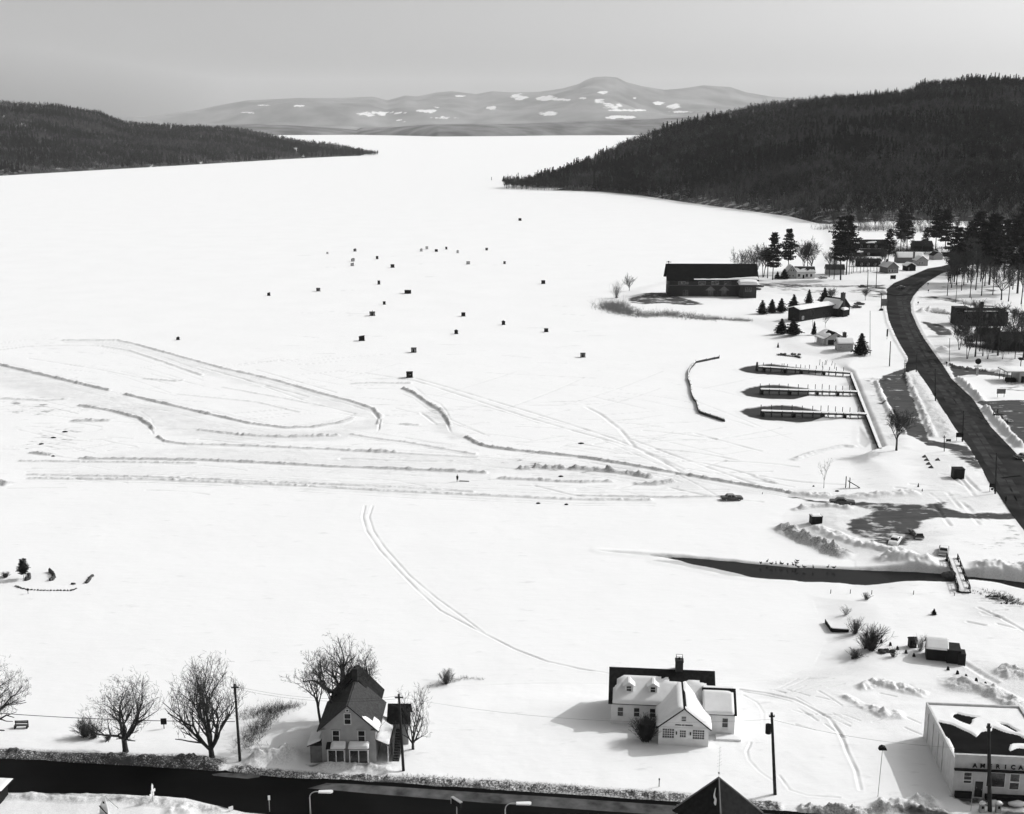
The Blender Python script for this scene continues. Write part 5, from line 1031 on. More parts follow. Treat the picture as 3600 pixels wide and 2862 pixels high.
# shared variants for the mid distance
BV = []
for i, (sp, tr, nf) in enumerate(((.75, .22, 1), (.55, .35, 2), (.9, .3, 1), (.45, .5, 1))):
    T, C = norm_h(*bare_tree(random.Random(40+i), 14, spread=sp, trunk=tr, r=.24, limbs=6, kids=(5, 4), up=.3, forks=nf, twigs=6, rmin=.045), 14)
    BV.append((segmesh('trunk', T, M['bark'], 5), segmesh('crown', C, M['twig'], 3)))
def bare(label, x, y, ytop, v=0, group=None, wide=1.0, pale=False):
    X, Y, Z = at(x, y); a, b, c = ray(x, ytop); h = CAMH+c/b*Y-Z
    t = plant('bare_tree', 'tree', label, BV[v], (X, Y, Z), h/14*wide, rg.uniform(0, 6.28), group, 1/wide); return t
GB = 'bare trees behind the hall'
for x, y, yt, v, lab in ((2600, 962, 866, 0, 'leftmost bare tree rising behind the long hall roof'), (2634, 968, 862, 2, 'second bare tree behind the right end of the long hall roof'), (2683, 975, 848, 1, 'bare tree with tall pale trunks just right of the long hall'),
    (2660, 972, 858, 0, 'bare tree nearest the roof corner of the long hall'), (2698, 978, 870, 3, 'thin straight bare tree left of the left tall pine'), (2826, 955, 838, 1, 'bare tree cluster behind the white dormered house, left side'), (2852, 952, 828, 0, 'bare tree cluster behind the white dormered house, right side'),
    (2838, 954, 845, 3, 'slim bare tree between the two behind the white dormered house'), (2915, 975, 880, 3, 'thin bare tree just left of the grey shed pines'), (2932, 982, 900, 3, 'thin straight trunk in front of the grey shed')):
    bare(lab, x, y, yt, v, GB)
GR = 'bare trees round the flat-topped block'
for x, y, yt, v, wd, lab in ((3372, 1230, 1120, 1, 1.0, 'forked bare tree left in front of the flat-topped block'), (3428, 1254, 1045, 3, .8, 'tall thin bare tree crossing the face of the flat-topped block'), (3455, 1252, 1120, 1, .7, 'short bare tree beside the thin one before the flat-topped block'),
    (3508, 1250, 1060, 3, .9, 'thick straight bare tree at the right of the flat-topped block'), (3598, 1258, 1090, 2, 1.2, 'large leaning bare tree at the right edge above the service station'), (3560, 1215, 1090, 0, 1.0, 'bushy bare tree right of the flat-topped block'),
    (3520, 1055, 925, 2, 1.1, 'broad old bare tree standing alone on the snow above the flat-topped block'), (3578, 1032, 900, 3, .8, 'straight bare tree near the right edge beside the pines'), (3596, 1028, 905, 3, .8, 'bare tree at the very right edge beside the pines'),
    (3042, 1056, 1012, 1, .9, 'small twiggy bare tree behind the lodge chimney'), (2921, 1068, 1008, 1, 1.1, 'bushy bare tree between the two spruces behind the lodge'), (2856, 1145, 1085, 3, .6, 'thin sapling in the shade of the low lodge'), (2901, 1152, 1090, 2, .6, 'small dark-trunked tree in front of the low lodge'),
    (3480, 1215, 1150, 0, 1.0, 'low twiggy tree under the flat-topped block'), (2212, 1022, 958, 0, 1.1, 'small pale bare tree at the tip of the point')):
    bare(lab, x, y, yt, v, GR if x > 3300 else None, wd)
# slim trunks of the grove behind the road: too alike to tell one by one
GT = 'slender trunks of the grove above the far road'
k = 0; r2 = random.Random(99)
GROVE = [(3340,1000),(3362,1002),(3388,1003),(3402,994),(3448,990),(3462,1006),(3476,998),(3502,1000),(3556,1006),(3416,970),(3436,975),(3494,968),(3530,975),(3552,965),(3590,985),(3372,962),(3460,955),(3512,950),(3575,950),(3608,1000),(3396,948),(3484,940)]
for x, y in GROVE: bare('slender bare trunk in the grove above the far road bend', x, y, y-r2.uniform(110, 150), 3, GT, .9)
for x, y in [(3000,958),(3012,955),(3024,960),(3036,956),(3048,958),(3060,955),(3072,953),(3086,955),(3098,952),(3108,948),(2994,962),(2985,965),(3140,905),(3175,900),(3205,898),(3240,895)]:
    bare('thin bare trunk in the strip of saplings behind the roadside sign', x, y, y-r2.uniform(45, 85), 3, 'saplings behind the roadside sign', .8)
GE = 'thin trunks among the brush at the right edge'
for x, y in [(3400,1262),(3444,1235),(3472,1262),(3490,1240),(3524,1262),(3546,1245),(3568,1262),(3582,1240),(3392,1210),(3536,1220),(3606,1230),(3355,1178),(3590,1190),(3560,1180)]:
    bare('thin bare trunk among the brush right of the big road bend', x, y, y-r2.uniform(60, 130), r2.choice((1, 3, 3)), GE, .85)
for x, y in [(3330,1040),(3410,1046),(3450,1040),(3490,1036),(3545,1060),(3590,1070),(3380,1022),(3430,1020),(3560,1018),(3345,1012)]:
    bare('thin bare trunk rising from the snow slope below the pine grove', x, y, y-r2.uniform(90, 150), 3, 'thin trunks on the slope below the pine grove', .8)
for x, y in [(2930,800),(2960,806),(2990,800),(3020,812),(3040,800),(3075,806),(3105,812),(3140,800),(3170,812),(3205,804),(3235,812),(3270,806),(3300,816),(3340,806),(3365,818),(3400,812),(3440,806),(3500,812),(3560,808),(3590,816)]:
    bare('bare tree at the foot of the wooded hill beyond the pines', x, y, y-r2.uniform(40, 75), r2.choice((0, 1, 3)), 'bare trees at the foot of the wooded hill', .9)
# conifers
PV = [conifer('pine', random.Random(60+i), 30, 'pine') for i in range(4)]
SV = [conifer('spruce', random.Random(70+i), 6, 'spruce') for i in range(3)]
def pine(label, x, y, yt, v, wide=1.0):
    X, Y, Z = at(x, y); a, b, c = ray(x, yt); h = CAMH+c/b*Y-Z
    return plant('pine_tree', 'tree', label, PV[v], (X, Y, Z), h/30*wide, rg.uniform(0, 6.28), 'tall white pines by the far road', 1/wide)
for x, y, yt, v, wd, lab in ((2716, 984, 812, 0, .95, 'left of the two tall pines between the long hall and the white house'), (2770, 966, 806, 1, .95, 'right of the two tall pines, rising over the white house'), (2955, 985, 762, 2, 1.05, 'left tall pine of the twin pair standing above the frozen bay'),
   (2975, 966, 757, 3, 1.0, 'right tall pine of the twin pair standing above the frozen bay'), (3121, 926, 802, 0, 1.05, 'pine just behind the brown cottage roof'), (3165, 890, 737, 1, 1.0, 'tallest pine with bare leaning trunk behind the cottages'), (3188, 884, 742, 2, 1.05, 'broad dark pine right of the tallest one'),
   (3288, 890, 736, 3, 1.05, 'left pine of the pair above the end of the road'), (3322, 890, 733, 0, 1.05, 'right pine of the pair above the end of the road'), (3354, 992, 800, 1, 1.15, 'near pine with thick bare trunk at the road bend'), (3388, 960, 800, 2, 1.1, 'dark pine just right of the road-bend pine'),
   (3434, 958, 742, 3, 1.2, 'massive dark pine crown in the middle of the right grove'), (3478, 1002, 745, 0, 1.1, 'pine with long straight trunk reaching down to the snow slope'), (3528, 952, 775, 1, 1.15, 'dark pine toward the right of the grove'), (3577, 1032, 755, 2, 1.1, 'tall pine near the right edge of the grove'), (3600, 900, 690, 3, 1.2, 'highest dark pine cut by the right edge'),
   (3408, 905, 772, 0, 1.1, 'pine behind the middle of the right grove'), (3500, 900, 760, 1, 1.1, 'pine at the back of the right grove'), (3556, 905, 770, 2, 1.1, 'pine at the back right of the grove'), (3460, 905, 780, 3, 1.1, 'dense pine between the back pines of the grove'), (3250, 880, 800, 2, 1.0, 'shorter pine between the cottage pines and the road-end pair')):
    pine(lab, x, y, yt, v, wd)
def spruce(label, x, y, yt, v, wide=1.0, group='young spruces by the lodge'):
    X, Y, Z = at(x, y); a, b, c = ray(x, yt); h = CAMH+c/b*Y-Z
    return plant('spruce_tree', 'tree', label, SV[v], (X, Y, Z), h/6*wide, rg.uniform(0, 6.28), group, 1/wide)
for x, y, yt, v, wd, lab in ((2679, 1104, 1055, 0, 1.35, 'leftmost young spruce of the row left of the lodge'), (2713, 1100, 1052, 1, 1.3, 'second young spruce of the row left of the lodge'), (2746, 1099, 1049, 2, 1.3, 'third young spruce of the row left of the lodge'), (2790, 1089, 1035, 0, 1.4, 'largest young spruce at the lodge end of the row'),
   (2843, 1068, 1018, 1, 1.0, 'slim spruce standing behind the snow roof of the lodge'), (2898, 1066, 1012, 2, 1.3, 'bushy dark spruce behind the lodge beside the bare tree'), (2747, 1174, 1120, 0, 1.5, 'left dark spruce of the pair below the lodge'), (2788, 1179, 1118, 2, 1.5, 'right dark spruce of the pair below the lodge'),
   (3026, 1249, 1172, 1, 1.25, 'single dark spruce right of the little cottage'), (3283, 2161, 2140, 0, 1.5, 'tiny dark fir alone on the snowfield'), (3390, 955, 925, 1, 1.8, 'round dark evergreen bush at the road bend'), (3358, 968, 925, 2, 1.7, 'dark evergreen at the inside of the far road bend'), (2861, 1178, 1130, 1, .7, 'slim dark spruce in front of the white cottage'),
   (2733, 980, 955, 0, 1.6, 'dark shrubby evergreen left under the tall pines'), (2757, 981, 945, 1, 1.6, 'dark evergreen bush beside the white house'), (1771, 640, 618, 2, 1.0, 'small spruce alone at the tip of the wooded point'), (3249, 934, 920, 2, 1.8, 'small dark evergreen beside the pale cottage')):
    spruce(lab, x, y, yt, v, wd, None if y > 1180 or x > 3100 or x < 1800 else 'young spruces by the lodge')
# island pine
X, Y, Z = at(84, 2036); IP = conifer('island_pine', random.Random(81), 4.6, 'pine', 1.3); plant('pine_tree', 'tree', 'little long-trunked pine on the tiny snow-covered islet', IP, (X, Y, 0), .85, 0, None, 1.0)
# bushes
def bush(label, x, y, hpx, wide=1.0, n=60, m='twig', seed=0, group=None, r=.018, spread=.8):
    X, Y, Z = at(x, y); h = hpx/sc_at(y); me = shrub_mesh(random.Random(seed), h, n, spread, r, m)
    o = link('bush', me, None, (X, Y, Z)); o.scale = (wide, wide, 1); return tag(o, label, 'bush', group)
for x, y, hp, wd, n, m, lab in ((300, 2590, 58, 1.1, 120, 'twig', 'round bare bush on the bank left of the spreading tree'), (330, 2594, 40, 1.2, 80, 'twig', 'lower bare bush touching the round one left of the spreading tree'), (380, 2603, 24, 1.1, 40, 'twig', 'small thin bush at the foot of the spreading tree'),
   (1345, 2545, 20, 1.2, 30, 'twig', 'small bush behind the tall gabled house'), (1570, 2403, 42, 1.2, 70, 'twig', 'bare bush on the lake edge right of the tall gabled house'), (2270, 2604, 76, .9, 260, 'bark', 'dense dark bush against the white building beside its front gable'),
   (3007, 2228, 52, 1.0, 60, 'twig', 'grey bush at the end of the low dark wall'), (3065, 2286, 75, 1.0, 130, 'bark', 'big dark bare bush on the meadow right of the low wall'), (3043, 2280, 40, 1.3, 60, 'twig', 'bushy clump left against the big meadow bush'), (3005, 2314, 28, 1.5, 50, 'twig', 'low bush below the big meadow bush'), (3140, 2310, 30, 1.0, 40, 'twig', 'small bush right of the dark stone heap'),
   (3236, 2288, 48, 1.0, 50, 'ltwig', 'thin pale bush beside the tiny privy'), (3045, 2108, 22, 1.2, 30, 'twig', 'small grass tuft below the river, right of the fence posts'), (2975, 2162, 30, .9, 30, 'ltwig', 'faint pale bush left on the snowfield'), (3010, 2215, 30, .9, 30, 'ltwig', 'pale wispy bush above the low dark wall end'),
   (2168, 1048, 48, .8, 80, 'twig', 'upright bush at the tip of the point beside the little tree'), (20, 2030, 16, 1.6, 60, 'twig', 'low dark brush left of the islet'), (3040, 1240, 25, 1.0, 40, 'ltwig', 'pale brush beside the single dark spruce')):
    bush(lab, x, y, hp, wd, n, m, int(x), r=.03 if m == 'bark' else .02)
# thickets (one mass of stems each)
def thicket(name, label, pts, z, width, hgt, n, m='twig', seed=1, dens_h=.35, r=.03):
    P = W(pts, z); g = random.Random(seed); S = []
    seg = [np.hypot(*(P[i+1]-P[i])) for i in range(len(P)-1)]; tot = sum(seg)
    for _ in range(n):
        s = g.uniform(0, tot); i = 0
        while s > seg[i] and i < len(seg)-1: s -= seg[i]; i += 1
        p = P[i]+(P[i+1]-P[i])*(s/seg[i]); wv = (width[0]+(width[-1]-width[0])*((sum(seg[:i])+s)/tot)); x = p[0]+g.gauss(0, wv*.5); y = p[1]+g.gauss(0, wv*.5)
        h = hgt*g.uniform(.3, 1.1)*(.5+float(vnoise(x, y, 4, seed))); zz = float(land_h(np.array([x]), np.array([y]))[0])-.1
        for b in range(3):
            q = Vector((x, y, zz)); d = Vector((g.gauss(0, dens_h), g.gauss(0, dens_h), 1)).normalized()
            for c in range(3): d = (d+Vector((g.gauss(0, .3), g.gauss(0, .3), .1))).normalized(); q2 = q+d*h/3; S.append((*q, *q2, r*(1.1-c*.3), r*(.8-c*.2))); q = q2
    return tag(link(name, segmesh(name, S, M[m], 3)), label, 'brush', kind='stuff')
thicket('shore_brush', 'tangle of grey-brown brush along the shore of the point in front of the hall', [(2150,1072),(2190,1096),(2260,1108),(2350,1104),(2440,1116),(2500,1120)], 0.4, (7.5, 5.0), 1.9, 1900, 'ltwig', 3, .6, .035)
thicket('shore_brush', 'darker brush clump round the very tip of the point', [(2140,1068),(2160,1085),(2200,1098)], 0.5, (7.0, 5.0), 3.2, 550, 'ltwig', 5, .5, .035)
thicket('shore_brush', 'thin brush fading along the shore toward the lodge', [(2500,1118),(2600,1125),(2640,1128)], 0.4, (2, 1.5), 1.3, 300, 'ltwig', 6, .5, .03)
thicket('bank_brush', 'row of bare brush running up the bank between the utility pole and the tall house', [(855,2640),(885,2590),(915,2550),(945,2505),(975,2485)], 1, (2.0, 1.4), 1.3, 420, 'twig', 8, .5, .012)
thicket('bank_brush', 'line of bare brush along the lake edge behind the tall gabled house', [(850,2502),(920,2488),(990,2478),(1040,2470)], .7, (1.8, 1.6), 1.3, 380, 'twig', 9, .5, .012)
thicket('bank_brush', 'wispy weeds along the lake edge right of the tall gabled house', [(1500,2410),(1560,2395),(1640,2378),(1700,2382)], .3, (.7, .5), .5, 160, 'ltwig', 10, .5, .015)
thicket('grove_brush', 'grey brush under the flat-topped block and along the right edge', [(3400,1215),(3480,1225),(3560,1230),(3640,1220)], 1, (3.5, 4), 2.4, 1200, 'twig', 12, .4, .04)
thicket('grove_brush', 'scrub along the roadside snow left of the flat-topped block', [(3240,1095),(3290,1100),(3350,1108)], 1, (1.5, 1.5), 1.2, 300, 'ltwig', 13, .5, .03)
thicket('grove_brush', 'undergrowth between the pines behind the cottages', [(3000,895),(3150,885),(3300,880),(3450,920),(3620,930)], 1, (12, 10), 3.5, 1800, 'twig', 14, .3, .06)
thicket('shore_brush', 'line of dark shrubs and stones on the shore above the docks', [(2735,1243),(2770,1247),(2800,1250),(2812,1254)], .6, (.8, .6), .9, 260, 'bark', 15, .5, .04)
thicket('grove_brush', 'light saplings at the foot of the wooded hill beyond the pines', [(2900,800),(3000,810),(3100,806),(3250,812),(3400,830)], 1, (12, 14), 6, 700, 'ltwig', 16, .15, .09)
thicket('street_weeds', 'dead weeds poking from the ploughed bank along the street', [(1400,2722),(1700,2742),(2000,2762),(2300,2785),(2700,2822)], 1, (.5, .5), .35, 350, 'twig', 17, .6, .012)
thicket('park_brush', 'scattered weeds and debris on the snow below the footbridge', [(3460,2085),(3520,2100),(3580,2118)], 1, (2.2, 2.2), .5, 220, 'bark', 18, .7, .04)
# ================================================================ docks, sea wall, breakwater
GD = 'the three long docks in the ice'
def dock(label, a, b, posts, post_top, deck_h, wid, extra=None):
    A = G(a[0], a[1], deck_h); B = G(b[0], b[1], deck_h); L = math.hypot(B[0]-A[0], B[1]-A[1]); an = math.atan2(B[1]-A[1], B[0]-A[0])
    t = thing('dock', label, 'dock', (A[0], A[1], 0), an, GD)
    MB().box(0, L, -wid/2, wid/2, deck_h-.22, deck_h).box(0, L, -wid/2-.06, -wid/2, deck_h-.5, deck_h-.02).box(0, L, wid/2, wid/2+.06, deck_h-.5, deck_h-.02).obj('deck', M['wood'], t)
    snow_patch(t, [(0,-wid/2,deck_h),(L,-wid/2,deck_h),(L,wid/2,deck_h),(0,wid/2,deck_h)], full, .16, 60, 5, 'deck_snow', off=.02)
    for i, px in enumerate(posts):
        u = L*(px-a[0])/(b[0]-a[0])
        for sg in (-1, 1):
            if sg > 0 or post_top > 0: MB().tube((u, sg*(wid/2+.14), -.6), (u, sg*(wid/2+.14), deck_h+(post_top if sg > 0 else .25)*random.Random(i*3+sg).uniform(.85, 1.1)), .12, .10, 7).obj('piling', M['pole'], t)
    cb = MB()
    for i in range(len(posts)-1):
        u0 = L*(posts[i]-a[0])/(b[0]-a[0]); 
        if i % 3 == 0: cb.box(u0+.3, u0+1.0, -wid/2, wid/2, -.3, deck_h-.2)
    cb.box(.1, L-.1, -.08, .08, deck_h-.45, deck_h-.2); cb.obj('crib', M['dark'], t)
    return t, L
d1, L1 = dock('farthest dock, with a stout dark end post and many uneven pilings', (2667,1288), (2990,1309), [2682,2711,2749,2756,2768,2799,2815,2846,2870,2893,2916,2940,2965], 1.4, 1.5, 1.9)
MB().tube((-.5, 0, -.5), (-.5, 0, 3.0), .32, .3, 8).tube((-1.0, .5, -.5), (-.7, .2, 2.7), .22, .2, 8).obj('end_post', M['pole'], d1)
dock('middle dock of three, straight with evenly spaced pilings', (2673,1367), (3014,1376), [2673,2705,2740,2772,2808,2842,2868,2892,2917,2940,2964,2988], 1.7, 1.5, 1.9)
dock('nearest dock of the three, with the widest dark pool round it', (2675,1443), (3046,1454), [2676,2713,2750,2786,2822,2859,2888,2913,2939,2964,2990,3018], 1.7, 1.5, 1.9)
Pw = W([(2990,1312),(3094,1577)], 1.0); an = math.atan2(*(Pw[1]-Pw[0])[::-1]); Lw = np.hypot(*(Pw[1]-Pw[0]))
sw = thing('sea_wall', 'straight dark timber sea wall at the shore ends of the docks', 'wall', (Pw[0][0], Pw[0][1], 0), an)
MB().box(0, Lw, -.25, .2, -.5, 1.12).obj('wall', M['dark'], sw); MB().box(-.1, Lw+.1, -.28, .5, 1.12, 1.3).obj('snow_cap', M['snow'], sw)
BK = W([(2528,1260),(2512,1263),(2483,1269),(2445,1277),(2438,1286),(2430,1295),(2424,1304),(2420,1314),(2421,1325),(2419,1336),(2425,1350),(2429,1363),(2430,1380),(2434,1395),(2440,1408),(2449,1418),(2453,1437),(2459,1453),(2480,1461),(2496,1466),(2520,1474),(2547,1483)], 0)
bw_ = thing('breakwater', 'low winding log breakwater frozen into the ice beyond the docks', 'breakwater', (BK[0][0], BK[0][1], 0)); r3 = random.Random(4)
lg = MB(); cpn = MB()
for i in range(len(BK)-1):
    p, q = BK[i]-BK[0], BK[i+1]-BK[0]
    for k_ in range(3):
        o = (r3.uniform(-.1, .1), r3.uniform(-.1, .1)); lg.tube((p[0]+o[0], p[1]+o[1], .1+k_*.26), (q[0]+o[0], q[1]-o[1], .1+k_*.26), .2, .17, 6)
    cpn.tube((p[0], p[1]+.1, .80), (q[0], q[1]+.1, .80), .16, .16, 6)
    MB().tube((p[0], p[1]-.25, -.2), (p[0], p[1]-.25, .9+r3.uniform(0, .5)), .1, .09, 6).obj('stake', M['pole'], bw_)
lg.obj('log', M['wood'], bw_); cpn.obj('snow_cap', M['snow'], bw_)
for i, (x, y, yt, dx) in enumerate([(2881,1284,1263,1),(2891,1292,1272,0),(2899,1283,1266,3),(2903,1283,1264,4),(2923,1285,1269,3),(2933,1297,1276,2),(2830,1300,1284,0)]):
    X, Y, Z = at(x, y); s = sc_at(y); tag(MB().tube((0, 0, -.2), (dx/s, 0, (y-yt)/s), .09, .07, 6).obj('piling', M['pole'], None, (X, Y, Z)), 'loose leaning piling standing in snow between the far dock and the cottage', 'piling', 'loose pilings above the far dock')
# ================================================================ footbridge
Ab = at(3347, 1972); Bb = at(3388, 2081); an = math.atan2(Bb[1]-Ab[1], Bb[0]-Ab[0]); Lb = math.hypot(Bb[0]-Ab[0], Bb[1]-Ab[1])
fb = thing('footbridge', 'narrow snow-covered wooden footbridge over the open river', 'bridge', (Ab[0], Ab[1], .9), an); hwid = .95
MB().box(-.8, Lb+.8, -hwid, hwid, .25, .45).box(-.4, .6, -hwid-.3, hwid+.3, -2, .25).box(Lb-.6, Lb+.4, -hwid-.3, hwid+.3, -2, .25).obj('deck', M['dark'], fb)
snow_patch(fb, [(-.8,-hwid,.46),(Lb+.8,-hwid,.46),(Lb+.8,hwid,.46),(-.8,hwid,.46)], full, .18, 40, 6, 'deck_snow')
for sg in (-1, 1):
    rl = MB().box(-.6, Lb+.6, sg*(hwid+.06)-.05, sg*(hwid+.06)+.05, 1.35, 1.45).box(-.6, Lb+.6, sg*(hwid+.06)-.04, sg*(hwid+.06)+.04, .85, .93)
    for i in range(10): rl.box(-.6+i*(Lb+1.1)/9, -.5+i*(Lb+1.1)/9, sg*(hwid+.06)-.06, sg*(hwid+.06)+.06, .2, 1.45)
    for i in range(9):
        if (i+sg) % 2: a_ = -.6+i*(Lb+1.1)/9; rl.box(a_+.1, a_+1.2, sg*(hwid+.06)-.02, sg*(hwid+.06)+.02, .3, 1.3)
    rl.obj('railing', M['dark'], fb)
# low dark wall, stone heaps, fence posts
wl = [at(2879, 2141), at(2903, 2190), at(2925, 2222), at(2984, 2222)]
def wall_run(name, label, pts, h, th, m, snow=True):
    o = pts[0]; t = thing(name, label, 'wall', (o[0], o[1], o[2])); mb = MB(); sn = MB()
    for p, q in zip(pts[:-1], pts[1:]):
        a = Vector((p[0]-o[0], p[1]-o[1], 0)); b = Vector((q[0]-o[0], q[1]-o[1], 0)); d = (b-a).normalized(); n = Vector((-d.y, d.x, 0))*th/2
        mb.prism([tuple((a-n).xy), tuple((b-n).xy), tuple((b+n).xy), tuple((a+n).xy)], -.8, h); n2 = n*1.0+Vector((0, 0, 0))
        sn.prism([tuple((a-n).xy), tuple((b-n).xy), tuple((b+n).xy), tuple((a+n).xy)], h+.003, h+.13)
    mb.obj('wall', m, t)
    if snow: sn.obj('snow_cap', M['snow'], t)
    return t
wall_run('retaining_wall', 'low L-shaped black retaining wall on the marshy meadow edge', wl[1:], .75, .35, M['black'])
for x, y, hp in ((2920,2087,15),(2989,2087,15),(3064,2090,16),(3211,2091,15),(3355,2095,13)):
    X, Y, Z = at(x, y); tag(MB().tube((0,0,-.3), (.02,0,hp/sc_at(y)), .07, .06, 6).obj('fence_post', M['pole'], None, (X, Y, Z)), 'thin fence post on the snow along the near river bank', 'fence post', 'fence posts along the near river bank')
def heap(label, x, y, w_, h_, n, seed, m='stone', cat='rocks', name='stone_heap'):
    X, Y, Z = at(x, y); s = sc_at(y); g = random.Random(seed); mb = MB(); a = w_/s/2; b = h_/s
    for i in range(n): r_ = b*g.uniform(.35, .8); mb.blob((g.uniform(-a, a), g.uniform(-.3, .5), r_*.4), (r_*g.uniform(.9, 1.5), r_, r_*.8), seed+i, n=8)
    return tag(mb.obj(name, M[m], None, (X, Y, Z), True), label, cat)
heap('heap of dark stones half under snow right of the big meadow bush', 3120, 2294, 48, 15, 7, 3)
heap('dark stones at the shore left of the low bush on the meadow', 3003, 2316, 16, 8, 4, 4)
heap('row of dark rocks along the shore above the docks', 2775, 1248, 80, 8, 12, 5)
heap('dark culvert rocks under the footbridge end', 3335, 2030, 34, 26, 6, 6)
heap('dark rubble below the right bank of the river', 3500, 2098, 70, 8, 9, 8)
heap('few stones and stumps on the snow below the footbridge', 3545, 2122, 60, 6, 8, 9)
heap('broken dark slab at the foot of the snow pile near the store', 3370, 2408, 34, 9, 3, 10)
for i, (x, y) in enumerate([(3046,2236),(3098,2260),(3130,2270),(3155,2284),(3185,2297),(3213,2309),(3333,2356),(3366,2370),(3396,2383),(3432,2396),(3464,2410)]):
    X, Y, Z = at(x, y); s = sc_at(y); r_ = random.Random(i); tag(MB().prof([(-.25, -.1), (.25, -.1), (.12, .5), (0, .62), (-.12, .5)], -.15, .15).obj('stake', M['dark'], None, (X, Y, Z)), 'small dark stake in the line crossing the snow past the meadow shed', 'stake', 'line of stakes past the meadow shed')
for i, (x, y) in enumerate([(3250,1608),(3257,1619),(3264,1633),(3273,1645),(3296,1619)]):
    X, Y, Z = at(x, y); tag(MB().add([(-.7,-.5,-.1),(.7,-.5,-.1),(.7,.5,-.1),(-.7,.5,-.1),(.1,0,.75)], [(0,1,4),(1,2,4),(2,3,4),(3,0,4)]).obj('boulder', M['stone'], None, (X, Y, Z)), 'pointed snow-free boulder in the little row left of the roadside hut', 'rock', 'row of small boulders left of the roadside hut')
# islet
iz = thing('islet_wall', 'curved low stone wall ringing the tiny islet at left', 'wall', (*G(56, 2062), 0)); P = W([(56,2062),(75,2069),(100,2074),(167,2077),(250,2077),(262,2073),(273,2067)])-np.array(G(56, 2062)); mb = MB(); g = random.Random(5)
for i in range(len(P)-1):
    n = max(2, int(np.hypot(*(P[i+1]-P[i]))/.55))
    for j in range(n): p = P[i]+(P[i+1]-P[i])*j/n; mb.blob((p[0], p[1], .05), (g.uniform(.22, .36), .25, g.uniform(.12, .24)), i*40+j, n=6)
mb.obj('stone', M['stone'], iz, None, True)
for lab, pts, h, seed in (('dark crescent of rock on the islet, open to the left', [(176,2012),(186,2020),(190,2032),(184,2040),(174,2043)], .75, 1), ('small curved rock beside the foot of the islet pine', [(102,2020),(104,2030),(101,2038),(92,2041),(94,2030)], .45, 2), ('outlying curved rock off the right end of the islet', [(326,2026),(317,2032),(314,2040),(308,2047),(301,2052)], .4, 3), ('dark lump of rock right of the islet wall', [(255,2054),(262,2055)], .3, 4)):
    P = W(pts)-np.array(G(*pts[0])); mb = MB(); g = random.Random(seed)
    for i in range(len(P)-1):
        for j in range(3): p = P[i]+(P[i+1]-P[i])*j/3; mb.blob((p[0], p[1], h*.35), (g.uniform(.3, .42), g.uniform(.25, .35), h*g.uniform(.6, 1)), i*9+j, n=7)
    tag(mb.obj('rock', M['stone'], None, (*G(*pts[0]), 0), True), lab, 'rock')
X, Y = G(99, 2088); tag(MB().tube((0,0,-.2), (0,0,1.0), .05).box(-.12,.12,-.1,.1,.6,1.05).obj('marker', M['dark'], None, (X, Y, 0)), 'short dark marker post standing in front of the islet wall', 'marker')
# bench and green signs
loc = at(75, 2560); t = thing('bench', 'dark wooden park bench on the snow near the left edge', 'bench', loc, R(3))
MB().box(-.95, .95, -.25, .3, .42, .5).obj('seat', M['wood'], t); MB().box(-.95, .95, .28, .34, .6, .8).box(-.95, .95, .30, .36, .84, 1.02).obj('backrest', M['wood'], t); [MB().box(x-.08, x+.08, -.28, .38, -.2, .42).box(x-.05, x+.05, .3, .38, .42, 1.02).obj('leg', M['dark'], t) for x in (-.85, .85)]
def board(label, x, y, wpx, hpx, legpx, rz=0, m='dark', name='signboard', cat='sign', legs=2, th=.08, tilt=0, snowtop=False):
    X, Y, Z = at(x, y); s = sc_at(y); a = wpx/s/2; h0 = legpx/s; h1 = h0+hpx/s
    t = thing(name, label, cat, (X, Y, Z), R(rz)); MB().box(-a, a, -th, th, h0, h1).obj('board', M[m], t)
    for sx in ([-a*.75, a*.75] if legs == 2 else [0]): MB().box(sx-.05, sx+.05, -.04, .04, -.3, h0+.02).obj('post', M['pole' if m != 'sign' else 'metal'], t)
    if snowtop: MB().box(-a, a, -th, th, h1+.002, h1+.1).obj('snow_cap', M['snow'], t)
    return t
board('square dark signboard on one post between the two bare street trees', 577, 2562, 20, 22, 17, 4, legs=1)
board('dark billboard on two legs in front of a utility pole by the pull-off', 3372, 1550, 24, 16, 13, -3)
board('low dark sign beside the thin pole at the pull-off entrance', 3334, 1554, 17, 7, 3, 0)
t = board('dark sign with a smaller panel below it next to the roadside utility pole', 3487, 1728, 20, 14, 15, -4); MB().box(-.28, .28, -.1, -.02, .35, .85).obj('lower_panel', M['dark'], t)
board('dark roadside sign on the snow below the brown cottage', 3139, 984, 20, 13, 3, 8)
board('grey billboard standing on the snow below the service station', 3518, 1397, 30, 17, 13, 0, 'mid')
board('dark board leaning behind the lamp post at the road edge', 3108, 1076, 20, 24, 1, 0, 'mid')
board('short thick dark marker sign on the snow left of the road', 3118, 1193, 5, 26, 10, 0, 'black', legs=1)
board('small white sign on a thin post at the street corner, bottom left', 948, 2853, 8, 17, 44, 15, 'sign', legs=1, th=.03)
board('low slanted white sign at the bottom left street edge', 812, 2852, 16, 14, 4, 35, 'sign', legs=2, th=.04)
board('slim pale stake at the foot of the pyramid roof', 2381, 2868, 5, 40, 2, 0, 'sign', name='stake', cat='stake', legs=1, th=.08)
board('small sign on a thin post poking from the street bank', 2317, 2766, 5, 6, 26, 0, 'dark', legs=1, th=.03)
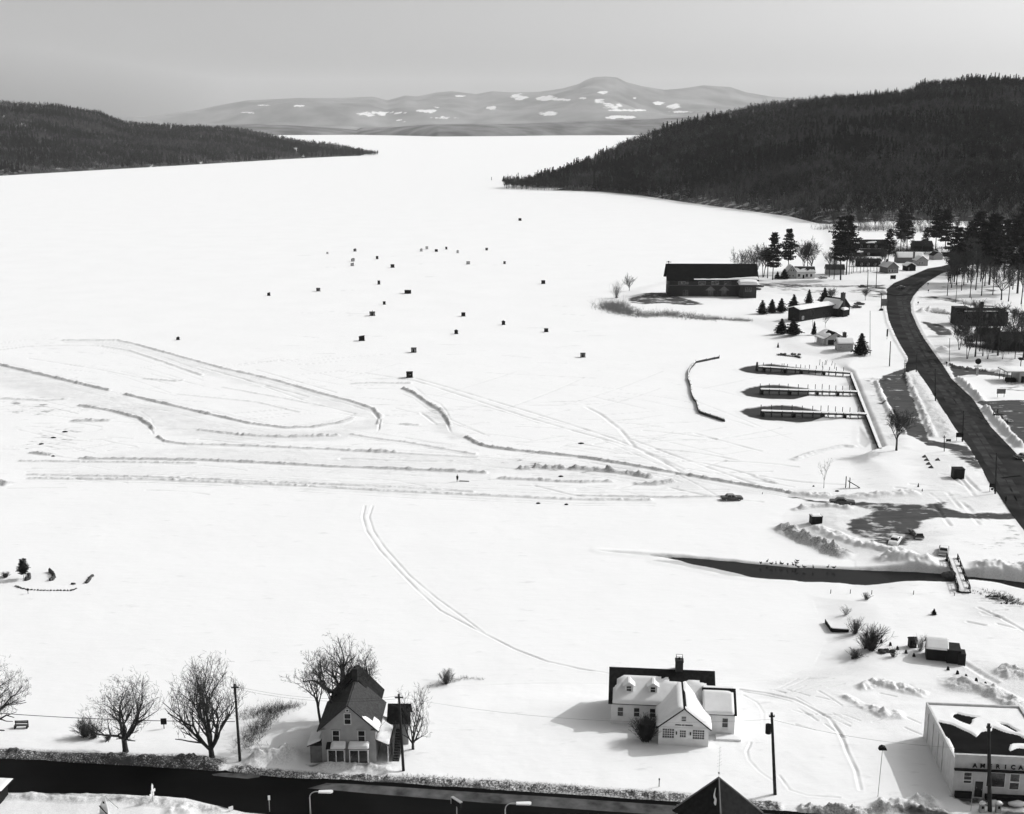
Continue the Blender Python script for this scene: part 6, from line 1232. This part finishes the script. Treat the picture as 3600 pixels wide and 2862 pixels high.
for x, y, lab in ((3327,1288,'small round dark road marker right of the sweeping curve'),(3262,1006,'small dark marker post at the far road corner'),(3263,1030,'small dark marker post below the far road corner'),(3227,1073,'tiny dark marker on the snow inside the curve')):
    X, Y, Z = at(x, y); tag(MB().tube((0,0,-.2),(0,0,1.0),.07).blob((0,0,1.3),(.35,.2,.42),3).obj('road_marker', M['dark'], None, (X, Y, Z)), lab, 'road marker')
# arrow road sign and sandwich board, bottom left
loc = at(538, 2822); t = thing('road_sign', 'pale narrow road sign with slanting arms on a post at the bottom left', 'road sign', loc, R(60))
MB().tube((0,0,-.3), (0,0,1.6), .05).obj('post', M['metal'], t); MB().box(-.45,.25,-.03,.03,.95,1.35).obj('arm', M['sign'], t); MB().box(-.2,.5,-.02,.05,1.4,1.75).obj('arm', M['sign'], t); MB().prof([(-.12,1.6),(.12,1.6),(.2,2.3),(.05,2.65),(-.08,2.3)],-.03,.03).obj('blade', M['sign'], t)
loc = at(372, 2866); t = thing('wooden_frame', 'white wooden A-frame peak rising from the snow at the bottom left', 'frame', loc, R(-20))
MB().add([(-1.0,0,-.2),(-.75,0,1.2),(0,0,2.7),(.35,0,1.1),(.4,0,-.2),(-1.0,.1,-.2),(-.75,.1,1.2),(0,.1,2.7),(.35,.1,1.1),(.4,.1,-.2)], [(0,4,3,2,1),(5,6,7,8,9),(0,1,6,5),(1,2,7,6),(2,3,8,7),(3,4,9,8)]).obj('panel', M['sign'], t)
MB().box(-.3,-.05,-.03,.0,1.55,1.85).obj('opening', M['black'], t); MB().tube((-.85,-.05,1.15),(1.8,-.7,-.1),.06).obj('brace', M['dark'], t); MB().tube((.05,.05,2.6),(1.5,.6,.9),.05).obj('brace', M['pale'], t)
# ================================================================ utility poles, lamps, wires
def pole(label, xb, yb, xt, yt, r=.16, arm=0, extra=None, group='utility poles along the roads', top=None, armrot=0):
    X, Y, Z = at(xb, yb); a, b, c = ray(xt, yt); h = CAMH+c/b*Y-Z; dx = a/b*Y-X
    t = thing('utility_pole', label, 'utility pole', (X, Y, Z), R(armrot), group); ca, sa = math.cos(-R(armrot)), math.sin(-R(armrot)); lx, ly = dx*ca, dx*sa
    MB().tube((0, 0, -.5), (lx, ly, h), r, r*.72, 10).obj('pole', M['pole'], t)
    f = lambda q: Vector((lx*q/h, ly*q/h, q))
    if arm:
        p = f(h-.5); MB().box(p.x-arm, p.x+arm, p.y-.07, p.y+.07, p.z-.07, p.z+.07).obj('crossarm', M['pole'], t)
        for i in (-1, -.5, .5, 1): MB().tube((p.x+arm*i*.92, p.y, p.z+.07), (p.x+arm*i*.92, p.y, p.z+.25), .05, .04, 6).obj('insulator', M['grey'], t)
    if extra == 'transformer': p = f(h-2.3); MB().tube((p.x-.55, p.y-.1, p.z-.45), (p.x-.55, p.y-.1, p.z+.75), .36, .36, 12).box(p.x-.3, p.x, p.y-.15, p.y-.05, p.z+.3, p.z+.4).obj('transformer', M['dark'], t)
    if extra == 'lamp': p = f(h); MB().tube((p.x, p.y, p.z-.5), (p.x-1.2, p.y, p.z), .05).obj('bracket', M['dark'], t); MB().blob((p.x-1.3, p.y, p.z-.05), (.4, .22, .14), 1).obj('lamp_head', M['dark'], t)
    if extra == 'box': p = f(h*.22); MB().box(p.x-.45, p.x+.05, p.y-.35, p.y-.05, p.z-.5, p.z+.5).obj('meter_box', M['black'], t)
    return t, h, (X+dx, Y, Z+h)
_, h1, T1 = pole('leaning utility pole beside the upright bare tree, left foreground', 844, 2677, 825, 2405, .20, .5)
_, h2, T2 = pole('leaning utility pole at the right corner of the tall gabled house', 1419, 2710, 1402, 2440, .20, .55)
_, h3, T3 = pole('tall utility pole with a round transformer between the white building and the store', 2726, 2793, 2713, 2506, .23, .35, 'transformer')
_, h4, T4 = pole('thick utility pole standing in front of the store lettering', 3481, 2852, 3476, 2545, .27, .3)
_, h5, T5 = pole('utility pole at the left edge of the road beside the dark sign', 3499, 1736, 3504, 1592, .2, 0)
_, h6, T6 = pole('utility pole behind the dark billboard by the pull-off', 3384, 1553, 3388, 1444, .2, 0, 'box')
_, h7, T7 = pole('utility pole at the middle of the pull-off strip', 3289, 1410, 3288, 1297, .2, 0, 'box')
_, h8, T8 = pole('utility pole at the top corner of the pull-off strip', 3221, 1308, 3224, 1235, .18, 0)
pole('short utility pole left of the pull-off entrance', 3181, 1311, 3181, 1267, .12, 0)
_, h9, T9 = pole('utility pole on the snow left of the road above the docks', 3127, 1288, 3131, 1200, .2, 0)
pole('slim pole in the snowfield right of the single dark spruce', 3059, 1250, 3059, 1092, .10, 0)
_, h10, T10 = pole('left one of the two tall poles at the far side road', 3050, 1015, 3052, 948, .22, 0)
_, h11, T11 = pole('right one of the two tall poles at the far side road', 3080, 1014, 3083, 935, .2, 0)
pole('dark pole with heavy base where the far side road meets the bend', 3098, 1090, 3099, 1030, .2, 0)
pole('thin pole with a small cross piece by the pull-off exit', 3320, 1587, 3320, 1531, .12, .35)
pole('pole with a lamp above the flat-topped block at the upper road', 3360, 1064, 3365, 996, .14, 0, 'lamp')
pole('thin pole on the snow right of the sweeping curve', 3338, 1271, 3339, 1189, .11, 0)
X, Y, Z = at(3105, 1034); tag(MB().blob((0,0,.9), (1.9,1.3,1.25), 7, n=14, rough=.08).obj('snow_mound', M['snow'], None, (X, Y, Z), True), 'round white snow heap at the corner of the far side road', 'snow mound')
X, Y, Z = at(3098, 1092); tag(MB().blob((0,0,.2), (1.1,.7,.8), 9).obj('pole_base_brush', M['dark'], None, (X, Y, Z)), 'dark clump round the foot of the pole at the far side road', 'brush')
def wire(label, p, q, sag=.8, r=.02):
    p, q = Vector(p), Vector(q); mb = MB(); n = 14; pts = [p.lerp(q, i/n)-Vector((0, 0, sag*4*(i/n)*(1-i/n))) for i in range(n+1)]
    for a, b in zip(pts, pts[1:]): mb.tube(a-p, b-p, r, r, 4)
    return tag(mb.obj('overhead_wire', M['black'], None, p), label, 'wire')
def onpole(xb, yb, y):                    # point on a pole at image row y
    X, Y, Z = at(xb, yb); a, b, c = ray(xb, y); return (X, Y, CAMH+c/b*Y)
e1 = Vector(onpole(834, 2677, 2537)); e0 = Vector((*[v for v in PZ(-20, 2506, 158)][:1], 158, PZ(-20, 2506, 158)[1]))
wire('thick dark cable running left from the leaning foreground pole out of frame', e0, e1, .35, .045)
for i, dz in enumerate((.1, -.25)): wire('thin wire between the leaning pole and the pole at the tall gabled house', Vector(T1)+Vector((0, 0, dz-.4)), Vector(T2)+Vector((0, 0, dz-.4)), 1.0, .012)['group'] = 'thin street wires left'
wire('thin wire from the tall gabled house pole to the transformer pole', Vector(T2)-Vector((0, 0, .4)), Vector(T3)-Vector((0, 0, .9)), 1.6, .010)
wire('thin wire from the transformer pole to the thick pole at the store', Vector(T3)-Vector((0, 0, .9)), Vector(T4)-Vector((0, 0, 3.3)), .9, .012)
wire('service wire from the right street pole to the tall gabled house', Vector(T2)-Vector((0, 0, 1.0)), Vector(onpole(1335, 2683, 2560)), .3, .012)
# street lamps with flat heads
def slamp(label, xp, yhead, xh0, xh1, Yd):
    X, Z = PZ(xp, yhead, Yd); X0 = PZ(xh0, yhead, Yd)[0]; X1 = PZ(xh1, yhead, Yd)[0]
    t = thing('street_lamp', label, 'street lamp', (X, Yd, 1.0), 0, 'white arm street lamps at the bottom edge'); h = Z-1
    mb = MB().tube((0, 0, -.5), (0, 0, h-.8), .09, .075, 8)
    for i in range(5): a0, a1 = math.pi/2*i/5, math.pi/2*(i+1)/5; mb.tube((.8-.8*math.cos(a0), 0, h-.8+.8*math.sin(a0)), (.8-.8*math.cos(a1), 0, h-.8+.8*math.sin(a1)), .06, .06, 8)
    mb.tube((.8, 0, h), (X0-X+.1, 0, h), .06, .05, 8); mb.obj('pole', M['metal'], t)
    a, b = X0-X, X1-X; hd = MB().prism([(a, -.22), (b-.25, -.3), (b, -.1), (b, .2), (b-.25, .3), (a, .2)], h-.1, h+.08).obj('lamp_head', M['sign'], t); return t
slamp('white street lamp arm over the street below the tall gabled house', 1088, 2783, 1120, 1170, 136)
slamp('white street lamp arm at the bottom centre of the photo', 1776, 2824, 1815, 1868, 133)
loc = at(1606, 2884); t = thing('street_sign', 'slanted dark boxy sign on a post at the bottom centre', 'sign', loc, R(-48)); MB().tube((0,0,-.3),(0,0,2.0),.06).obj('post', M['metal'], t); MB().box(-.85,.85,-.16,.16,2.0,2.75).obj('board', M['dark'], t); MB().box(-.9,.9,-.2,.2,2.75,2.85).box(-.9,-.82,-.2,.2,1.95,2.75).obj('edge', M['grey'], t)
loc = at(3086, 2802); t = thing('lamp_post', 'thin pale post with a small dark lantern left of the store shadow', 'lamp post', loc); a, b, c = ray(3091, 2632); h = CAMH+c/b*loc[1]-loc[2]; MB().tube((0,0,-.3),(.15,0,h),.045,.035).obj('post', M['grey'], t); MB().prof([(-.35,h-.1),(.65,h-.1),(.5,h+.25),(.1,h+.4),(-.2,h+.25)],-.3,.3).obj('lantern', M['black'], t)
loc = at(3435, 1320); t = thing('round_sign', 'tall pale post sign with a round dark head at the side road junction', 'sign', loc); MB().box(-.3,.3,-.25,.25,-.3,2.6).obj('post', M['grey'], t); MB().tube((0,-.15,4.9),(0,.15,4.9),1.0,1.0,18).obj('head', M['dark'], t); MB().tube((0,0,2.5),(0,0,4.2),.14).obj('neck', M['grey'], t); MB().box(-1.3,1.3,-.12,.12,2.9,3.5).obj('panel', M['sign'], t)
loc = at(3594, 1315); t = thing('beacon', 'small dark mushroom-shaped lamp above the service station roof', 'lamp', (loc[0], loc[1]+2, 0)); MB().tube((0,0,0),(0,0,5.6),.15).obj('post', M['dark'], t); MB().blob((0,0,5.9),(1.1,.8,.5),4).obj('lamp_head', M['dark'], t)
for x, lab in ((3451, 'left pale squat pump in front of the store'), (3508, 'right pale squat pump in front of the store')):
    loc = at(x, 2855); t = thing('fuel_pump', lab, 'fuel pump', loc); MB().prof([(-.32,-.2),(.32,-.2),(.26,1.2),(-.26,1.2)],-.25,.25).obj('body', M['grey'], t); MB().blob((0,0,1.25),(.4,.35,.22),3,n=10).obj('snow_cap', M['snow'], t, None, True); MB().box(-.14,.14,-.29,-.25,.6,.95).obj('dial', M['dark'], t)
loc = at(3413, 2850); tag(MB().tube((0,0,-.2),(0,0,4.3),.035,.03,6).obj('flag_pole', M['grey'], None, loc), 'thin pale pole in front of the store window left of the utility pole', 'pole')
# ================================================================ playground slide, posts on shore
loc = at(2978, 1716); t = thing('slide', 'small dark playground slide on the snow left of the parking area', 'slide', loc, R(-4))
MB().box(-.4,-.3,-.3,-.2,-.2,2.9).box(-.4,-.3,.2,.3,-.2,2.9).box(.5,.6,-.3,-.2,-.2,2.6).box(.5,.6,.2,.3,-.2,2.6).obj('frame', M['dark'], t)
MB().slab([(.1,-.35,1.75),(2.9,-.35,.1),(2.9,.35,.1),(.1,.35,1.75)], .12).obj('chute', M['dark'], t); MB().box(-.35,-.3,-.3,.3,.4,.46).box(-.35,-.3,-.3,.3,.9,.96).box(-.35,-.3,-.3,.3,1.4,1.46).obj('ladder', M['dark'], t)
for x, y, hp, lab in ((3228,1712,14,'small dark cone-like post below the roadside hut'),(3242,1726,8,'short thin stake beside the cone-like post'),(2735,1222,18,'dark upright stump on the ice below the spruce row'),(2856,1747,8,'short stake at the lot entrance ramp'),(2680,1737,6,'tiny stake beside the ploughed track end')):
    X, Y, Z = at(x, y); h = hp/sc_at(y); tag(MB().tube((0,0,-.2),(0,0,h),max(.1,h*.28),.06,8).obj('stump', M['dark'], None, (X, Y, Z)), lab, 'post')
for x, y, w_, lab in ((2043,1560,22,'dark diamond-shaped sled lying alone on the ice'),(1972,1676,18,'small dark sled inside the ploughed rows'),(1892,1771,16,'low dark object on the ice below the ploughed track, left'),(1991,1775,14,'thin dark plank on the ice below the ploughed track, right'),(229,1519,20,'dark tyre on the worn ice inside the left loop, rightmost'),(188,1540,20,'dark tyre on the worn ice inside the left loop, middle'),(146,1562,18,'dark tyre on the worn ice inside the left loop, leftmost'),(187,1605,14,'small dark heap below the worn ice at left'),(2943,1728,16,'dark rubbish on the snow near the entrance of the parking lot'),(3003,1898,14,'dark debris at the left edge of the parking lot'),(2860,1711,8,'tiny dark object at the foot of the slide bank')):
    X, Y, Z = at(x, y); s = sc_at(y); a = w_/s/2; mb = MB().add([(-a,0,.02),(0,-a*.7,.02),(a,0,.02),(0,a*.7,.02),(-a*.9,0,.22),(0,-a*.6,.25),(a*.9,0,.22),(0,a*.6,.25),(0,0,.38)], [(0,1,5,4),(1,2,6,5),(2,3,7,6),(3,0,4,7),(4,5,8),(5,6,8),(6,7,8),(7,4,8)]); tag(mb.obj('sled' if 'sled' in lab else 'debris', M['dark'], None, (X, Y, Z)), lab, 'sled' if 'sled' in lab else 'debris')
# ducks at the river edge
for i, (x, y) in enumerate([(2674,1982),(2697,1976),(2711,1984),(2728,1984),(2743,1983),(2750,1985),(2769,1987),(2788,1988),(2797,1990),(2800,1982),(2803,1975),(2806,1996),(2827,1996),(2859,1997),(2910,1996),(2931,1998)]):
    X, Y = G(x, y, .15); rr = random.Random(i); t = thing('duck', 'small dark duck standing on the ice at the edge of the open river', 'duck', (X, Y, .0), rr.uniform(0, 6), 'ducks at the edge of the open river'); k_ = 1.25
    mb = MB().blob((0,0,.28*k_), (.28*k_,.13*k_,.13*k_), 0, n=8, rough=.03).blob((.26*k_,0,.52*k_), (.09*k_,.06*k_,.065*k_), 0, n=8, rough=.03).tube((.18*k_,0,.33*k_), (.25*k_,0,.5*k_), .055*k_, .04*k_, 6).tube((-.2*k_,0,.3*k_), (-.4*k_,0,.36*k_), .07*k_, .02, 6).tube((.02,.05,.0), (.02,.05,.2*k_), .015, .02, 4).tube((.02,-.05,0), (.02,-.05,.2*k_), .015, .02, 4).tube((.33*k_,0,.51*k_), (.42*k_,0,.49*k_), .03, .012, 5)
    mb.obj('body', M['dark'], t, None, True)
# ================================================================ vehicles
def car(label, x, y, rz, body='dark', roof='dark', L=5.2, Wd=1.9, kind='sedan', snow=False, z=None, cat='car'):
    X, Y, Z = at(x, y); t = thing('parked_car' if 'road' not in label.split()[:3] else 'car', label, cat, (X, Y, Z if z is None else z), R(rz)); h = Wd/2
    zb, zs = .32, .92
    P = [(-L/2,.42),(-L/2+.05,.75),(-L/2+.25,.9),(-L*.27,.95),(L*.2,.97),(L/2-.35,.88),(L/2-.06,.78),(L/2,.5),(L/2-.05,.32),(L*.38,.28),(-L*.38,.28),(-L/2+.03,.3)]
    bm = bmesh.new(); ra = []
    for yy, sc_ in ((-h, .97), (-h+.12, 1.0), (h-.12, 1.0), (h, .97)): ra.append([bm.verts.new((a*sc_, yy, .3+(b-.3)*(1 if abs(yy) < h-.01 else .90))) for a, b in P])
    n = len(P)
    for a, b in zip(ra, ra[1:]):
        for i in range(n): bm.faces.new((a[i], a[(i+1) % n], b[(i+1) % n], b[i]))
    bm.faces.new(ra[0][::-1]); bm.faces.new(ra[-1]); bmesh.ops.recalc_face_normals(bm, faces=bm.faces); me = bpy.data.meshes.new('body'); bm.to_mesh(me); bm.free()
    me.materials.append(mat('car_'+body, {'dark': .02, 'white': .7, 'mid': .2}[body], .35, .05, 1, .6)); link('body', me, t)
    rm_ = mat('car_'+roof, {'dark': .02, 'white': .7, 'mid': .2}[roof], .35, .05, 1, .6)
    if kind == 'sedan': c0, c1, r0, r1 = -L*.28, L*.18, -L*.20, L*.07
    elif kind == 'wagon': c0, c1, r0, r1 = -L*.46, L*.18, -L*.42, L*.07
    else: c0, c1, r0, r1 = -L*.05, L*.2, -L*.02, L*.12
    zt = 1.42 if kind != 'pickup' else 1.62
    MB().add([(c0,-h+.12,.93),(c1,-h+.12,.93),(c1,h-.12,.93),(c0,h-.12,.93),(r0,-h+.26,zt-.05),(r1,-h+.26,zt-.05),(r1,h-.26,zt-.05),(r0,h-.26,zt-.05)], [(4,5,6,7),(0,1,5,4),(1,2,6,5),(2,3,7,6),(3,0,4,7)]).obj('window', M['glass'], t)
    MB().add([(r0-.04,-h+.22,zt-.06),(r1+.04,-h+.22,zt-.06),(r1+.04,h-.22,zt-.06),(r0-.04,h-.22,zt-.06),(r0+.05,-h+.34,zt+.04),(r1-.05,-h+.34,zt+.04),(r1-.05,h-.34,zt+.04),(r0+.05,h-.34,zt+.04)], [(0,3,2,1),(4,5,6,7),(0,1,5,4),(1,2,6,5),(2,3,7,6),(3,0,4,7)]).obj('roof', M['snow'] if snow else rm_, t)
    pl = MB()
    for a, b in (((c0,.93),(r0,zt-.05)), ((c1,.93),(r1,zt-.05)), (((c0+c1)/2,.93),((r0+r1)/2,zt-.05))):
        for sg in (-1, 1): pl.tube((a[0], sg*(h-.13), a[1]), (b[0], sg*(h-.27), b[1]), .05, .05, 5)
    pl.obj('pillar', rm_, t)
    if kind == 'pickup': MB().box(-L*.47, -L*.07, -h+.05, -h+.15, .9, 1.25).box(-L*.47, -L*.07, h-.15, h-.05, .9, 1.25).box(-L*.48, -L*.46, -h+.05, h-.05, .9, 1.25).obj('bed', rm_, t)
    for a in (-L*.29, L*.31):
        for sg in (-1, 1):
            w_ = MB().tube((a, sg*(h-.2), .34), (a, sg*(h+.01), .34), .34, .34, 14).obj('wheel', M['tyre'], t); MB().tube((a, sg*(h-.02), .34), (a, sg*(h+.03), .34), .17, .15, 10).obj('hubcap', M['chrome'], w_)
    for a in (-L/2-.06, L/2-.02): MB().box(a, a+.08, -h+.05, h-.05, .42, .56).obj('bumper', M['chrome'], t)
    for sg in (-1, 1): MB().tube((L/2-.1, sg*(h-.35), .68), (L/2-.01, sg*(h-.35), .68), .11, .1, 10).obj('headlight', M['pale'], t)
    return t
car('long dark sedan parked at the left entrance of the parking lot', 2961, 1772, -8, L=5.6)
car('white sedan seen from behind at the near side of the parking lot', 3147, 1908, 62, 'white', 'white', 5.2)
car('dark station wagon with a pale roof next to the white sedan', 3221, 1886, 88, 'dark', 'white', 5.0, kind='wagon')
car('pale-roofed snowy car at the top of the footbridge path', 3317, 1944, 68, 'mid', 'white', 5.0, snow=True)
car('dark two-tone sedan driving on the far road bend', 3169, 1014, 20, 'dark', 'mid', 5.2)
car('small dark car parked beside the two tall far poles', 3033, 1011, 6, 'dark', 'dark', 4.8)
car('dark car on the ice right at the end of the ploughed track', 2572, 1758, 4, 'dark', 'mid', 5.0)
car('rear dark car parked beside the lodge gable', 3021, 1072, 8, 'dark', 'dark', 5.0); car('front dark car parked beside the lodge gable', 3010, 1083, 10, 'dark', 'mid', 4.8)
car('snow-dusted car in front of the small grey shed', 2893, 980, 20, 'mid', 'white', 4.8, snow=True)
car('dark car cut off by the right edge beside the road', 3604, 1612, 10, 'dark', 'mid', 5.2)
X, Y, Z = at(3521, 1468); t = car('dark tow truck with tall frame parked on the service lot', 3524, 1480, -62, 'dark', 'dark', 5.8, 2.1, 'pickup', cat='truck'); MB().box(-2.7,-2.5,-.9,-.75,.9,3.0).box(-2.7,-2.5,.75,.9,.9,3.0).box(-2.7,-2.5,-.9,.9,2.0,2.2).box(-2.5,-.4,-.85,.85,.9,1.7).obj('tow_frame', M['dark'], t)
# covered cars by the hall
for x, y, lab in ((2660, 1018, 'snow-covered shape parked at the right end of the hall, nearer'), (2670, 1008, 'snow-covered shape parked at the right end of the hall, farther')):
    car(lab, x, y+2, 15, 'dark', 'dark', 4.6, snow=True)
# ================================================================ people
def person(label, x, y, rz, h=1.72, step=.0, bag=False):
    X, Y, Z = at(x, y); k = h/1.72; t = thing('person', label, 'person', (X, Y, Z), R(rz))
    J = [((0,0,.95),.15),((0,0,1.18),.155),((0,0,1.40),.165),((0,0,1.52),.062),((0,.01,1.60),.09),((0,.01,1.68),.085),
         ((.10,0,.90),.105),((.11,step,.50),.075),((.11,step*1.4-.03,.09),.05),((.11,step*1.4+.12,.045),.045),
         ((-.10,0,.90),.105),((-.11,-step,.50),.075),((-.11,-step*1.6-.03,.09),.05),((-.11,-step*1.6+.12,.045),.045),
         ((.20,0,1.40),.075),((.25,-step*.4,1.12),.055),((.24,.08,.88),.042),((-.20,0,1.40),.075),((-.25,step*.4,1.12),.055),((-.24,.08,.88),.042)]
    E = [(0,1),(1,2),(2,3),(3,4),(4,5),(0,6),(6,7),(7,8),(8,9),(0,10),(10,11),(11,12),(12,13),(2,14),(14,15),(15,16),(2,17),(17,18),(18,19)]
    n0 = len(J)
    for sg, wv in ((1, 16), (-1, 19)):     # five fingers each
        for f in range(5):
            a = len(J); base = J[wv][0]; dx = sg*(.0+(.012 if f else -.0)); yy = base[1]-.03+f*.017
            J.append(((base[0]-(.0 if f else sg*.03), yy+.02*(f == 0), base[2]-.05), .010)); J.append(((base[0]-sg*.012, yy+.03*(f == 0)+.005, base[2]-(.10 if f else .08)-.008*(f in (2, 3))), .008)); E += [(wv, a), (a, a+1)]
    me = bpy.data.meshes.new('body'); me.from_pydata([tuple(c*k for c in p) for p, r in J], E, []); o = bpy.data.objects.new('body', me); COL.objects.link(o); o.parent = t
    m_ = o.modifiers.new('skin', 'SKIN'); 
    for i, (p, r) in enumerate(J): me.skin_vertices[0].data[i].radius = (r*k, r*k)
    me.skin_vertices[0].data[0].use_root = True
    s_ = o.modifiers.new('sub', 'SUBSURF'); s_.levels = 1; s_.render_levels = 1
    dg = bpy.context.evaluated_depsgraph_get(); me2 = bpy.data.meshes.new_from_object(o.evaluated_get(dg)); o.modifiers.clear(); o.data = me2; me2.materials.clear(); me2.materials.append(M['coat']); me2.materials.append(M['skin'])
    for p in me2.polygons:
        c = p.center
        if (c.z > 1.53*k and c.y > .02) or (c.z < .86*k and abs(c.x) > .2*k): p.material_index = 1
        p.use_smooth = True
    hd = MB().tube((0, .0, 1.67*k), (0, -.01, 1.80*k), .115*k, .075*k, 12).obj('hat', M['black'], t, None, True)
    ct = MB().tube((0, 0, .62*k), (0, 0, 1.15*k), .22*k, .17*k, 12).tube((0, 0, 1.15*k), (0, 0, 1.46*k), .17*k, .20*k, 12); ct.obj('coat', M['coat'], t, None, True)
    fc = MB().blob((0, .098*k, 1.60*k), (.013, .02, .02), 0, n=6, rough=0).obj('nose', M['skin'], t)
    return t
person('person in a dark coat and cap standing alone on the ice below the ploughed track', 1608, 1694, 160, 1.75, .03)
pp_ = person('person in dark clothes walking along the road edge at the right', 3535, 1770, 20, 1.78, .14)
tag(MB().slab([(-.3,-1.2,.02),(.3,-1.2,.02),(.3,1.2,.02),(-.3,1.2,.02)], .05).obj('sled', M['wood'], None, (*G(1632, 1692), 0)), 'small sled on the ice right beside the standing person', 'sled').rotation_euler = (0, 0, R(80))
tag(MB().box(0,.2,0,.2,-.3,1.3).obj('buoy', M['dark'], None, (*G(1727, 634), 0)), 'tiny dark channel marker on the ice off the wooded point', 'marker').scale = (4, 4, 4)
